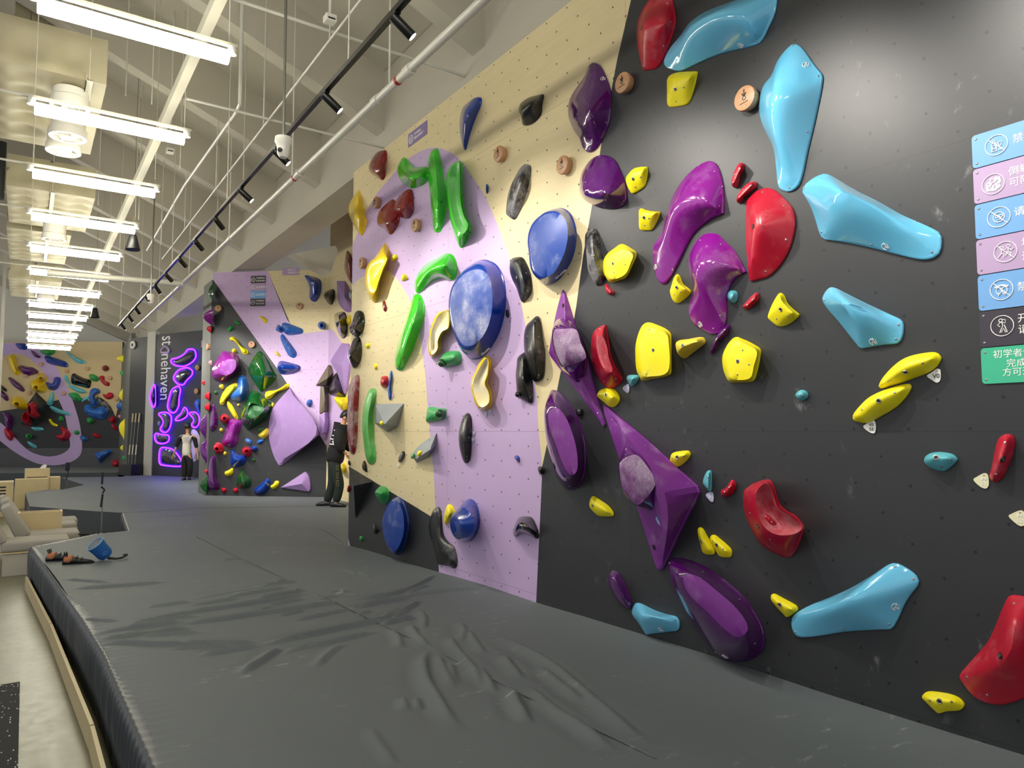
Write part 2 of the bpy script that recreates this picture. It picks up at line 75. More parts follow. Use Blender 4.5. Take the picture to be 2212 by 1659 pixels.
{"l":"black horn shaped hold high on the plywood, first hold right of the blue fin","w":"A","m":"black","at":[-4591,4301],"o":[[-168,69],[-137,104],[-22,106],[162,62,1],[172,48],[147,-15],[139,-84],[74,-119],[-22,-121],[-114,-86],[-129,-11],[-165,40]],"s":[[77,-57,130],[161,-53,130],[196,-27,80]],"p":1.4,"lip":.012,"b":.002},
{"l":"tall glossy purple leaf macro high on the plywood near the dark wall","w":"A","m":"purple","at":[-3866,4040],"o":[[54,310],[119,261],[176,163],[220,56],[233,-53],[217,-166],[170,-245],[100,-317],[40,-338],[-20,-326],[-75,-275],[-111,-196],[-181,-104],[-238,11],[-241,107],[-204,169],[-126,215],[-51,251],[-13,302],[18,317]],"s":[[97,166,58],[182,-93,173],[188,-194,158],[61,-272,36]],"p":1.6,"lip":.012,"b":.002,"k":72,"sc":[[200,-191,29,88,-46,8],[17,-316,22,-14,-40,91]],"lg":[175,131,32,73,37,57]},
{"l":"rounded glossy purple macro straddling the plywood and the dark wall under the tall purple leaf","w":"A","m":"purple","at":[-3728,3447],"o":[[-1,193],[67,163],[133,106],[187,12],[229,-85],[241,-158],[227,-207],[183,-226],[107,-221],[-29,-178],[-123,-125],[-208,-66],[-254,5],[-250,87],[-218,144],[-144,195],[-72,208]],"s":[[-23,-78,137],[216,-169,180],[216,-195,36]],"p":1.35,"lip":.012,"b":.002,"k":64,"sc":[[-66,-3,112,-16,28,95],[221,-200,22,63,-76,14],[48,-193,38,-30,-88,38]]},
{"l":"chalky black slipper hold left of the upper blue round macro","w":"A","m":"black","at":[-4775,3673],"o":[[79,199],[117,196],[170,166],[177,127],[147,26],[101,-62],[39,-147],[-31,-208],[-71,-215],[-168,-150],[-173,-110],[-143,15],[-87,94],[-39,136],[24,183]],"s":[[160,112,60],[139,-36,100],[-30,-157,50]],"p":1.5,"lip":.012,"b":.002,"bo":[[20,-1,69,-28,9,96]],"sc":[[165,128,41,85,35,39],[109,-53,45,82,-55,-12],[-42,-184,36,1,-63,77]]},
{"l":"blue round dish macro with white lettering on the plywood, the upper one of two","w":"A","m":"blue","at":[-4326,3121],"o":[[110,270],[184,236],[244,178],[290,83],[296,-10],[277,-97],[229,-171],[156,-233],[81,-278],[-8,-293],[-86,-284],[-166,-235],[-227,-162],[-244,-86],[-247,-14],[-263,62],[-253,150],[-191,225],[-97,255],[-5,280]],"s":[[160,-38,170]],"p":1.7,"lip":.012,"b":.002,"k":72,"i":[[[-98,40],[-72,121],[1,173],[100,195],[223,179],[316,132],[369,58],[375,-41],[339,-139],[274,-215],[207,-264],[112,-280],[21,-242],[-43,-170],[-80,-64]],145],"m2":"bluem","sc":[[-19,-285,62,-17,-97,19],[265,164,81,78,60,-21]],"tx":["Cheeta",[102,-272,46,39,-90,-21],[176,-214,16,58,-77,-26]]},
{"l":"small black coffin shaped hold touching the lower left of the upper blue dish macro","w":"A","m":"black","at":[-4747,2935],"o":[[-143,171],[-112,198],[12,184],[58,150],[117,66],[151,-12],[154,-129],[50,-194],[12,-170],[-49,-59],[-112,25],[-147,106]],"s":[[29,121,60],[150,-41,90],[139,-151,50]],"p":1.5,"lip":.012,"b":.002,"bo":[[27,7,61,-32,-10,94]],"sc":[[44,134,44,55,59,59],[130,26,40,87,42,24],[150,-118,40,90,-43,5]]},
{"l":"long curved black hold behind the yellow pebble pad on the wall border","w":"A","m":"black","at":[-3822,2933],"o":[[-95,184],[-66,202],[4,203],[38,161],[54,86],[64,21],[91,-40],[107,-98],[101,-183],[33,-210],[11,-199],[-57,-107],[-80,-14],[-100,88]],"s":[[37,122,60],[112,-35,110],[111,-168,60]],"p":1.6,"lip":.012,"b":.002,"bo":[[92,-18,100,37,27,89]],"sc":[[26,160,39,46,65,60],[-22,-34,53,-55,-8,83],[66,-180,46,-15,-67,73]]},
{"l":"tiny curved crimson crimp below the yellow pebble pad","w":"A","m":"red","at":[-3673,2676],"o":[[-33,39],[-17,41],[8,9],[42,-16],[47,-32],[32,-43],[-3,-35],[-28,-8],[-36,20]],"s":[[24,-5,35],[57,-37,35]],"p":2.2,"lip":.012,"b":.002,"k":28,"sc":[[37,-31,34,-19,-48,86]]},
{"l":"front black pill hold of the overlapping pair left of the kite shaped volume","w":"A","m":"black","at":[-4546,2346],"o":[[38,256],[66,245],[97,154],[118,44],[137,-32],[134,-147],[113,-231],[36,-261],[-6,-246],[-56,-176],[-85,-104],[-119,-21],[-129,106],[-99,192],[-19,235]],"s":[[92,155,70],[182,-31,130],[121,-201,60]],"p":1.7,"lip":.012,"b":.012,"bo":[[58,-19,108,-32,-8,94],[148,-40,75,96,6,-28]],"sc":[[117,80,56,95,23,-19],[9,94,83,-29,12,95],[112,-212,54,81,-58,3],[70,208,53,72,60,34]]},
{"l":"rear black pill hold of the overlapping pair, lower left of the front one","w":"A","m":"black","at":[-4694,2127],"o":[[-83,171],[-1,205],[35,195],[67,114],[100,32],[114,-57],[120,-180],[99,-207],[-9,-175],[-84,-136],[-106,-27],[-111,37],[-98,100]],"s":[[53,130,60],[118,-8,100],[115,-146,50]],"p":1.6,"lip":.012,"b":.002,"bo":[[103,-9,93,-14,-7,99]],"sc":[[-16,0,61,-40,1,92],[116,-159,36,89,-37,27]],"kn":[-24,-131,35,30]},
{"l":"dark red pear hold at the top left corner of the plywood","w":"A","m":"dred","at":[-7673,4807],"o":[[-255,55],[-170,123],[-14,153],[185,118],[245,81],[262,-2],[250,-89],[209,-206],[150,-224],[27,-164],[-197,-30]],"s":[[236,-137,130],[400,-198,120]],"p":1.6,"lip":.012,"b":.002,"sc":[[91,-40,105,-9,26,96],[64,93,47,5,53,85]]},
{"l":"yellow wave macro on the left edge of the wall, half over the corner","w":"A","m":"yellow3","at":[-8273,4391],"o":[[50,271,1],[122,150],[160,29],[283,-153],[285,-207],[205,-297],[156,-320],[34,-244],[-110,-125],[-261,54],[-276,159],[-160,227]],"s":[[228,53,80],[259,-61,140],[388,-212,120]],"p":1.3,"lip":.012,"b":.002},
{"l":"dark red spade hold, left one of the overlapping red pair under the green bracket","w":"A","m":"dred","at":[-7362,4113],"o":[[121,169],[193,115],[294,-54],[301,-118],[214,-184],[88,-223],[-15,-167],[-90,-111],[-259,-38],[-298,43],[-233,119],[-83,157]],"s":[[175,83,40],[181,-108,120],[356,-169,120]],"p":1.3,"lip":.012,"b":.002},
{"l":"dark red spade hold, right one of the overlapping red pair under the green bracket","w":"A","m":"dred","at":[-6956,4155],"o":[[161,115],[219,69],[247,-46],[244,-140],[168,-186],[103,-188],[-45,-139],[-212,-47],[-241,11],[-159,76],[-23,113]],"s":[[215,40,40],[165,-106,130],[385,-162,120]],"p":1.4,"lip":.012,"b":.015,"sc":[[141,-79,128,17,38,91]]},
{"l":"bright green curved bracket hold left of the two tall green ones","w":"A","m":"green","at":[-6748,4434],"o":[[-374,177],[-291,226],[-209,233],[-141,191],[-46,112],[85,35],[309,-33],[359,-97],[348,-174],[239,-200],[38,-178],[-94,-128],[-258,-19],[-358,97]],"s":[[-149,121,60],[199,-127,160],[384,-209,150],[441,-160,80]],"p":1.4,"lip":.012,"b":.002},
{"l":"tall bright green canoe hold with a black bolt, middle one of the upper green three","w":"A","m":"green","at":[-6203,4088],"o":[[-126,435],[-57,439],[11,420],[57,330],[102,214],[159,42],[204,-114],[205,-235],[153,-331],[89,-426],[12,-427],[-45,-395],[-81,-274],[-129,-91],[-168,126],[-199,320],[-183,384]],"s":[[58,297,60],[240,-17,130],[315,-311,150],[119,-386,50]],"p":1.8,"lip":.012,"b":.002,"k":64,"bo":[[237,-195,81,88,-3,-48]]},
{"l":"tall bright green canoe hold with a pale hollow, rightmost of the upper green three","w":"A","m":"green","at":[-5775,3836],"o":[[-54,415],[32,407],[71,354],[68,185],[83,23],[140,-129],[222,-243],[228,-306],[178,-377],[96,-431],[40,-422],[-27,-331],[-106,-152],[-157,45],[-193,262],[-170,342],[-112,390]],"s":[[72,214,70],[113,-10,80],[207,-233,80]],"p":1.6,"lip":.012,"b":.002,"k":64,"i":[[[156,302],[238,292],[254,107],[268,-62],[323,-209],[402,-324],[295,-374],[162,-240],[76,-31],[32,172],[83,283]],130],"m2":"chalky_green"},
{"l":"tiny blue leaf chip on the plywood right of the purple arch","w":"A","m":"blue","at":[-5265,3837],"o":[[7,39],[23,8],[13,-39],[5,-44],[-6,-14],[-5,31]],"s":[[48,-19,30]],"p":2,"lip":.012,"b":.002,"k":24},
{"l":"yellow scoop macro standing where the purple arch meets the inner plywood","w":"A","m":"yellow3","at":[-7656,3530],"o":[[216,298,1],[276,250],[342,172],[324,100],[224,6],[136,-67],[78,-134],[45,-259],[-8,-342],[-112,-319],[-234,-228],[-320,-94],[-350,21],[-326,97],[-214,169],[-25,197],[97,250]],"s":[[173,-86,100]],"p":1.4,"lip":.012,"b":.002,"k":56,"i":[[[112,49],[329,76],[568,40],[454,-67],[352,-172],[248,-280],[105,-206],[36,-65]],130],"m2":"yellow3","bo":[[316,-110,117,-13,12,98]]},
{"l":"small yellow pebble just right of the yellow scoop macro top","w":"A","m":"yellow","at":[-7179,3607],"o":[[-63,-7],[-33,33],[43,26],[86,-7],[69,-28],[-32,-30]],"s":[[86,-20,40]],"p":2,"lip":.012,"b":.002,"k":28,"sc":[[23,-13,36,-16,1,99],[81,-12,23,98,20,-6]]},
{"l":"small yellow half round pebble on the arch edge above the bright green arched macro end","w":"A","m":"yellow","at":[-6927,3343],"o":[[-55,-20],[-49,26],[12,36],[73,-1],[80,-32],[-23,-34]],"s":[[89,-15,45]],"p":2,"lip":.012,"b":.002,"k":28,"sc":[[63,-14,45,-13,-4,99],[79,-11,27,93,31,-20]]},
{"l":"bright green arched macro left of the big chalky blue dish","w":"A","m":"green","at":[-6218,3259],"o":[[-451,-67],[-439,1],[-365,69],[-219,122],[-30,146],[151,153],[261,145],[347,108],[411,31],[422,-66],[381,-127],[286,-121],[154,-81],[-4,-64],[-167,-92],[-312,-136],[-399,-133]],"s":[[-212,-71,70],[73,-18,130],[418,-24,170],[504,-42,100]],"p":1.4,"lip":.012,"b":.002,"k":56,"sc":[[-259,-112,31,20,-87,45]]},
{"l":"big blue dish macro with white chalk and lettering in the middle of the purple arch","w":"A","m":"blue","at":[-5423,2785],"o":[[80,431],[181,408],[312,345],[407,241],[453,119],[461,13],[438,-106],[361,-248],[249,-351],[135,-418],[34,-444],[-87,-436],[-195,-389],[-269,-289],[-345,-167],[-394,-46],[-418,95],[-406,199],[-331,292],[-201,373],[-58,428]],"s":[[221,-18,200]],"p":1.7,"lip":.012,"b":.002,"k":80,"i":[[[-199,46],[-163,173],[-83,240],[45,287],[187,298],[334,274],[448,204],[509,82],[513,-58],[467,-190],[381,-282],[265,-340],[117,-351],[11,-314],[-88,-210],[-160,-80]],170],"m2":"chalky_blue","sc":[[-7,-430,41,-4,-94,34],[229,377,40,37,90,23]],"tx":["Cheeta",[124,-415,31,33,-94,10],[219,-367,21,56,-82,-8]]},
{"l":"bright green canoe hold slanting down left on the inner plywood edge","w":"A","m":"green","at":[-6788,2740],"o":[[99,369],[200,373],[274,330],[336,229],[338,138],[255,12],[159,-103],[61,-221],[-66,-315],[-170,-390],[-320,-358],[-341,-305],[-324,-198],[-258,-83],[-127,70],[-25,199],[50,306]],"s":[[317,261,60],[362,67,130],[185,-184,140],[-113,-327,60]],"p":1.8,"lip":.012,"b":.002,"k":56,"bo":[[-5,-278,65,51,-85,-12]]},
{"l":"chalky yellow S shaped hold left of the big chalky blue dish","w":"A","m":"yellow3","at":[-6136,2647],"o":[[-4,209],[123,215],[186,204],[218,83],[198,21],[84,-8],[32,-67],[22,-152],[-41,-200],[-129,-223],[-174,-200],[-202,-131],[-188,-22],[-156,74],[-90,154]],"s":[[162,87,60],[48,-8,70],[-22,-129,50]],"p":1.5,"lip":.012,"b":.002,"k":56,"i":[[[180,156],[354,158],[366,16],[237,-16],[161,-86],[152,-170],[39,-213],[3,-113],[36,24]],100],"m2":"chalky_yellow","sc":[[2,-80,102,-17,1,99]]},
{"l":"mid green block with a small knob, under the yellow S left of the blue dish","w":"A","m":"green2","at":[-5904,2381],"o":[[-203,5],[-161,55],[-34,76],[149,61],[199,23],[210,-29],[171,-62],[30,-72],[-138,-65],[-192,-39]],"s":[[76,-7,90],[244,-6,90]],"p":2.2,"lip":.012,"b":.002,"sc":[[18,-55,50,-1,-86,51],[178,-58,13,46,-78,42]],"kn":[-13,-41,69,45]},
{"l":"chalky yellow S shaped hold right below the big chalky blue dish","w":"A","m":"yellow3","at":[-5353,2124],"o":[[49,221],[108,233],[150,198],[158,139],[125,54],[109,-12],[159,-73],[176,-131],[159,-207],[93,-244],[-9,-236],[-79,-190],[-124,-109],[-155,-28],[-143,52],[-81,107],[-29,173]],"s":[[144,137,60],[60,-12,70],[102,-158,50]],"p":1.5,"lip":.012,"b":.002,"k":56,"i":[[[233,184],[291,170],[278,59],[234,-23],[296,-101],[296,-185],[172,-219],[81,-140],[33,-22],[98,71]],110],"m2":"chalky_yellow"},
{"l":"tiny dark red curved crimp on the inner plywood below the yellow scoop","w":"A","m":"dred","at":[-7437,3111],"o":[[0,60],[33,29],[59,-31],[48,-66],[11,-61],[-27,-12],[-36,33]],"s":[[79,-18,35]],"p":2,"lip":.012,"b":.002,"k":24},
{"l":"glossy black cowbell hold on the wall edge, upper one of two","w":"A","m":"blackg","at":[-8243,3010],"o":[[-210,-42],[-112,29],[-33,129],[80,150],[193,111],[243,24],[231,-67],[155,-139],[-5,-161],[-140,-105]],"s":[[247,-109,160],[193,14,50]],"p":1.3,"lip":.02,"b":.002},
{"l":"glossy black cowbell hold on the wall edge, lower one of two","w":"A","m":"blackg","at":[-8311,2666],"o":[[-208,-12],[-76,100],[22,165],[119,179],[202,126],[238,15],[210,-103],[101,-188],[2,-192],[-100,-132],[-189,-56]],"s":[[256,-57,160],[279,6,80]],"p":1.3,"lip":.02,"b":.002},
{"l":"small yellow nub right of the lower black cowbell hold","w":"A","m":"yellow","at":[-7908,2707],"o":[[-40,16],[15,30],[65,12],[66,-15],[17,-33],[-31,-14]],"s":[[72,-8,30]],"p":2,"lip":.012,"b":.002,"k":24},
{"l":"tiny yellow nub above the long dark red rail and the red knob","w":"A","m":"yellow","at":[-7661,2444],"o":[[-27,26],[10,32],[50,7],[44,-21],[7,-34],[-26,-12]],"s":[[68,-8,30]],"p":2,"lip":.012,"b":.002,"k":24},
{"l":"square red knob with a rounded face beside the thin blue sliver","w":"A","m":"red","at":[-7413,2252],"o":[[-79,8],[-55,62],[63,61],[107,28],[104,-40],[41,-68],[-65,-43]],"s":[[139,-8,70]],"p":2.5,"lip":.012,"b":.002,"k":32,"sc":[[66,3,66,-11,2,99]]},
{"l":"thin upright blue sliver beside the red knob","w":"A","m":"blue2","at":[-7259,2205],"o":[[37,159],[57,111],[29,27],[19,-34],[44,-96],[22,-162],[-14,-142],[-35,-68],[-19,30],[3,127]],"s":[[96,95,35],[57,-49,35],[71,-122,30]],"p":2,"lip":.012,"b":.002,"k":32},
{"l":"long dark red chalky rail standing upright on the wall edge","w":"A","m":"chalky_dred","at":[-8319,1904],"o":[[104,481],[178,447],[177,300],[154,34],[133,-299],[73,-459],[7,-481],[-78,-450],[-156,-233],[-177,42],[-154,316],[-61,421]],"s":[[184,351,60],[193,30,80],[140,-341,60]],"p":2.2,"lip":.012,"b":.002,"k":56},
{"l":"long pale green chalky rail standing upright right of the dark red rail","w":"A","m":"chalky_green","at":[-7827,1759],"o":[[93,436],[184,419],[196,342],[130,230],[121,39],[157,-152],[207,-320],[195,-395],[121,-433],[14,-427],[-82,-340],[-135,-193],[-190,2],[-164,199],[-89,328],[-14,416]],"s":[[214,341,60],[177,38,90],[188,-315,60]],"p":2.2,"lip":.012,"b":.002,"k":56},
{"n":"climbing_volume","l":"grey faceted wedge volume pointing down, upper one of the two on the inner plywood","c":"climbing volume","w":"A","m":"grey","at":[-7268,1846],"o":[[-399,168,1],[365,148,1],[229,-90,1],[-40,-159,1],[-392,-48,1]],"s":[[323,-70,200]],"p":1.0,"lip":.004,"b":.002,"k":60,"bo":[[261,123,29,2,67,74]],"sc":[[34,31,117,2,67,74],[235,34,111,2,67,74],[266,-52,50,81,-46,-36]]},
{"l":"small yellow pebble stuck on the upper grey volume","w":"A","m":"yellow","at":[-7135,1789],"o":[[-42,3],[7,24],[68,14],[61,-12],[-4,-24]],"s":[[67,-1,30]],"p":2,"lip":.012,"b":.15,"k":24},
{"n":"climbing_volume","l":"grey faceted wedge volume with a yellow and a green chip, lower one of the two","c":"climbing volume","w":"A","m":"grey","at":[-6443,1536],"o":[[272,148,1],[251,21,1],[103,-91,1],[-149,-153,1],[-284,-80,1],[-91,26]],"s":[[436,5,140],[-67,-109,50]],"p":1.0,"lip":.004,"b":.002,"k":60,"bo":[[149,79,22,-17,48,86]],"sc":[[76,-91,32,21,-95,22]]},
{"l":"small yellow chip stuck on the lower grey volume","w":"A","m":"yellow","at":[-6410,1483],"o":[[-32,-18],[-2,21],[53,30],[54,0],[9,-28]],"s":[[53,1,25]],"p":2,"lip":.012,"b":.07,"k":24},
{"l":"small green chip stuck on the left end of the lower grey volume","w":"A","m":"green2","at":[-6599,1449],"o":[[-23,-12],[0,17],[45,26],[40,1],[1,-25]],"s":[[54,2,25]],"p":2,"lip":.012,"b":.045,"k":24},
{"l":"mid green block with a dark green ball on it beside the upper grey volume","w":"A","m":"green2","at":[-6197,1863],"o":[[-181,-12],[-136,76],[44,65],[206,50],[206,3],[175,-44],[45,-64],[-157,-70],[-192,-56]],"s":[[56,0,60],[253,1,70]],"p":2.2,"lip":.012,"b":.002,"sc":[[-7,-42,44,1,-63,78]],"kn":[218,5,55,50]},
{"l":"long matt black blade hold standing on the purple paint","w":"A","m":"black","at":[-5626,1640],"o":[[60,225],[106,186],[119,117],[116,-12],[90,-185],[27,-225],[-29,-195],[-86,-95],[-106,-4],[-97,67],[-51,158],[5,213]],"s":[[128,146,60],[169,-1,100],[121,-149,60]],"p":1.8,"lip":.012,"b":.002,"k":56,"bo":[[58,48,75,-25,15,96]],"sc":[[97,187,38,61,75,26],[50,129,56,-22,22,95],[127,6,43,93,-5,-37],[106,-162,50,82,-49,-28]]},
{"l":"small blue chip low on the purple paint right of the black blade","w":"A","m":"blue","at":[-4800,1482],"o":[[-23,12],[3,26],[35,9],[39,-17],[26,-25],[-10,-6]],"s":[[53,3,35]],"p":1.6,"lip":.012,"b":.002,"k":24},
{"l":"small dark knob at the right rim of the big chalky blue dish","w":"A","m":"black","at":[-4942,2683],"o":[[-11,20],[11,31],[26,-4],[17,-35],[-3,-27]],"s":[[59,-12,40]],"p":2,"lip":.012,"b":.002,"k":24},
{"l":"small black teardrop under the pale green chalky rail","w":"A","m":"black","at":[-7945,1292],"o":[[-55,19],[-13,66],[30,54],[74,-27],[81,-63],[33,-55],[-39,-32]],"s":[[109,8,50]],"p":1.8,"lip":.012,"b":.002,"k":28,"sc":[[73,28,44,48,88,2]]},
{"l":"tiny black teardrop on the wall edge under the dark red rail","w":"A","m":"black","at":[-8434,1314],"o":[[-14,7],[11,32],[43,3],[44,-29],[5,-19]],"s":[[99,8,40]],"p":1.8,"lip":.012,"b":.002,"k":24},
{"l":"small chalky black capsule left of the lower grey volume","w":"A","m":"black","at":[-6951,1434],"o":[[-59,-50],[-36,10],[34,58],[81,42],[70,1],[12,-47],[-35,-58]],"s":[[100,26,35],[42,-28,35]],"p":2,"lip":.012,"b":.002,"k":28},
{"l":"mid green mushroom hold above the blue oval on the low dark triangle","w":"A","m":"green2","at":[-7443,993],"o":[[-174,20],[-117,61],[-17,102],[137,90],[188,45],[168,-40],[87,-95],[-26,-74],[-144,-15]],"s":[[193,52,130],[272,44,100]],"p":1.6,"lip":.012,"b":.002,"bo":[[114,48,117,-23,27,94]]},
{"l":"low blue oval dish macro on the dark triangle near the mat","w":"A","m":"blue","at":[-7084,697],"o":[[-254,-5],[-219,107],[-121,235],[0,301],[96,311],[203,261],[285,165],[322,56],[290,-72],[213,-195],[110,-278],[39,-297],[-84,-258],[-199,-154]],"s":[[211,54,130]],"p":1.8,"lip":.012,"b":.002,"k":64,"i":[[[-78,22],[-30,132],[80,235],[195,293],[297,278],[399,195],[433,76],[417,-37],[334,-148],[221,-228],[114,-205],[-14,-123]],110],"m2":"bluem","bo":[[-13,8,118,-9,-2,100]],"sc":[[312,-44,34,79,-27,-55],[176,-245,77,50,-85,-16]]},
{"l":"small black teardrop left of the low blue oval dish","w":"A","m":"black","at":[-7601,615],"o":[[-59,14],[-25,52],[42,25],[83,-7],[31,-49],[-35,-57]],"s":[[96,9,50]],"p":1.8,"lip":.012,"b":.002,"k":28},
{"l":"tiny green chip near the mat at the left corner of the dark triangle","w":"A","m":"green2","at":[-8019,449],"o":[[-28,14],[18,30],[53,11],[33,-23],[-11,-24]],"s":[[71,13,30]],"p":1.8,"lip":.012,"b":.002,"k":24},
{"l":"tiny red chip on the wall edge left of the black pyramid volume","w":"A","m":"red","at":[-8440,1000],"o":[[-25,-7],[15,38],[50,37],[31,-29],[-1,-38]],"s":[[95,10,40]],"p":1.8,"lip":.012,"b":.002,"k":24},
{"l":"matt black boot shaped hold touching the mat edge between dark triangle and purple paint","w":"A","m":"black","at":[-6037,700],"o":[[-188,238],[-101,280],[-57,271],[-24,211],[-12,119],[21,29],[105,-22],[218,-58],[269,-131],[276,-210],[230,-249],[139,-241],[-71,-258],[-93,-235],[-161,-108],[-240,-12],[-276,80],[-243,158]],"s":[[-51,191,50],[-19,39,60],[114,-99,60],[244,-162,50]],"p":2.5,"lip":.012,"b":.002,"k":56,"sc":[[-63,253,23,39,63,67],[-120,-37,46,-20,-16,97],[133,-66,52,21,36,91],[216,-70,20,39,43,81],[243,-220,25,43,-55,72]]},
{"l":"yellow fin hold touching the left side of the low blue ball","w":"A","m":"yellow","at":[-5909,931],"o":[[-30,80],[9,93],[67,73],[106,25],[87,-17],[11,-65],[-68,-99],[-88,-76],[-79,-2]],"s":[[143,24,80]],"p":1.5,"lip":.012,"b":.002,"k":36,"bo":[[34,-12,58,-27,2,96]]},
{"l":"low blue ball macro on a blue dish near the mat on the purple paint","w":"A","m":"blue","at":[-5629,904],"o":[[-46,124],[9,173],[81,198],[152,189],[222,137],[257,53],[254,-14],[206,-96],[137,-152],[48,-185],[-62,-192],[-175,-160],[-230,-86],[-205,8],[-139,75]],"s":[[404,26,270]],"p":1.4,"lip":.012,"b":.002,"k":64,"i":[[[129,-3],[158,62],[245,113],[348,131],[440,117],[491,71],[486,-2],[432,-63],[322,-104],[208,-95]],200],"bo":[[191,40,220,-33,26,91]]},
{"l":"glossy black arch pinch low on the purple paint beside the dark wall","w":"A","m":"blackg","at":[-4679,942],"o":[[-170,-49],[-117,45],[-56,82],[76,90],[133,45],[175,-27],[161,-67],[90,-58],[-56,-49],[-139,-87]],"s":[[115,30,120],[226,41,110]],"p":1.5,"lip":.012,"b":.002,"k":40,"bo":[[109,24,111,5,-37,93]]},
{"n":"climbing_volume","l":"charcoal pyramid volume on the low dark triangle at the wall end","c":"climbing volume","w":"A","m":"darkpaint","at":[-8047,979],"o":[[-395,288,1],[358,160,1],[-157,-321,1]],"s":[[267,107,200]],"p":1.0,"lip":.004,"b":.002,"k":60},
{"l":"blue shark fin macro high on the plywood right of the purple sign","w":"A","m":"blue","at":[-5555,4533],"o":[[-130,198],[-67,211],[78,213],[182,177],[197,135],[173,92],[89,20],[13,-68],[-44,-154],[-83,-226,1],[-113,-194],[-164,-81],[-189,47],[-176,140]],"s":[[201,89,60],[161,-39,140],[-14,-144,60]],"p":1.3,"lip":.012,"b":.002,"sc":[[-98,125,41,-32,17,93]]},
{"l":"upper small green chip on the lit dark strip of the angled wall","w":"B","m":"green2","at":[557,3933],"o":[[-57,20],[0,45],[64,-5],[49,-48],[-22,-19]],"s":[[40,-8,80]],"p":1.6,"lip":.02,"b":.002,"k":28},
{"l":"lower small green chip on the lit dark strip of the angled wall","w":"B","m":"green2","at":[414,3811],"o":[[-54,-19],[-10,57],[61,48],[54,-6],[-14,-59]],"s":[[47,-1,80]],"p":1.6,"lip":.02,"b":.002,"k":28},
{"l":"yellow bone hold on the lit dark strip of the angled wall above the purple macro","w":"B","m":"yellow","at":[611,3461],"o":[[-205,135],[-190,177],[-118,185],[-52,140],[16,30],[82,-33],[180,-81],[210,-128],[198,-174],[150,-186],[85,-157],[0,-1],[-83,94],[-180,111]],"s":[[-73,134,120],[67,-13,100],[215,-150,130]],"p":2,"lip":.02,"b":.002,"k":28},
{"l":"small yellow knob between the yellow bone and the large purple macro","w":"B","m":"yellow","at":[507,3356],"o":[[-41,-3],[-23,35],[15,46],[48,11],[40,-32],[-5,-47]],"s":[[51,-12,100]],"p":1.6,"lip":.02,"b":.002,"k":28},
{"l":"large glossy purple macro at the left edge of the angled wall","w":"B","m":"purpleb","at":[333,3035],"o":[[-41,320],[120,289],[261,221],[304,115],[288,-37],[133,-197],[-63,-319],[-245,-260],[-298,-165],[-301,-50],[-254,55],[-110,273]],"s":[[177,-19,350]],"p":1.2,"lip":.02,"b":.002,"k":40,"i":[[[93,-18],[207,102],[385,91],[389,-86],[236,-206],[57,-167]],340],"m2":"purplem"},
{"l":"dark green glossy boulder macro with chalk, upper one of two on the angled wall","w":"B","m":"dgreen","at":[1133,2927],"o":[[-61,418],[34,341],[120,216],[238,15],[304,-96],[287,-166],[8,-419],[-37,-400],[-226,-142],[-297,1],[-296,63],[-233,220],[-125,371]],"s":[[84,142,200],[197,-109,400]],"p":1.3,"lip":.02,"b":.002,"k":40},
{"l":"dark green glossy boulder macro, lower and larger one of two on the angled wall","w":"B","m":"dgreen","at":[1009,2132],"o":[[-70,404],[55,366],[171,266],[326,138],[338,29],[220,-169],[33,-314],[-155,-400],[-213,-350],[-302,-241],[-335,-59],[-263,123],[-190,231],[-136,359]],"s":[[4,239,200],[192,-2,450]],"p":1.3,"lip":.02,"b":.002,"k":40,"i":[[[46,17],[118,122],[268,86],[390,15],[309,-90],[144,-178],[50,-107]],420],"m2":"dgreenm"},
{"l":"small blue cone touching the upper blue bar on the lilac paint","w":"B","m":"blue2","at":[1466,3797],"o":[[-62,-23],[-18,84],[61,21],[71,-87],[-15,-62]],"s":[[90,-38,200]],"p":1.6,"lip":.02,"b":.002,"k":28},
{"l":"upper blue faceted bar on the lilac paint of the angled wall","w":"B","m":"blue2","at":[1755,3792],"o":[[-179,130],[207,-5],[229,-82],[161,-111],[-101,-127],[-224,11]],"s":[[-40,-36,200],[212,-74,120]],"p":1.1,"lip":.02,"b":.002,"k":28},
{"l":"slanting blue faceted bar with a white chalk spot, below the upper blue bar","w":"B","m":"blue2","at":[1680,3442],"o":[[-169,221],[-130,248],[-48,157],[173,-138],[136,-248],[7,-198],[-159,112]],"s":[[-31,108,150],[164,-173,180]],"p":1.1,"lip":.02,"b":.002,"k":28},
{"l":"chalk topped blue wedge on the lilac paint beside the dark green boulder","w":"B","m":"blue","at":[1697,2996],"o":[[-200,126],[-121,137],[216,44],[249,-25],[140,-108],[-139,-136],[-246,3]],"s":[[-38,-5,250],[250,-30,150]],"p":1.2,"lip":.02,"b":.002,"k":28},
{"l":"small yellow pick shaped hold high on the lilac paint","w":"B","m":"yellow2","at":[1123,3986],"o":[[-91,67],[-4,73],[96,-14],[47,-75],[-18,-4]],"s":[[27,19,100]],"p":1.6,"lip":.02,"b":.002,"k":28},
{"l":"small yellow chip left of the slanting blue bar","w":"B","m":"yellow2","at":[1450,3278],"o":[[-60,46],[-13,53],[66,-32],[44,-55],[-27,-15]],"s":[[25,0,70]],"p":1.6,"lip":.02,"b":.002,"k":28},
{"l":"large blue sail macro on the plywood at the top of the angled wall","w":"B","m":"blue","at":[2176,4607],"o":[[-179,277],[-25,254],[119,204],[176,125],[171,-77],[111,-215],[49,-275],[-55,-211],[-68,7],[-102,116]],"s":[[111,91,250],[126,-144,200]],"p":1.4,"lip":.02,"b":.002,"k":36},
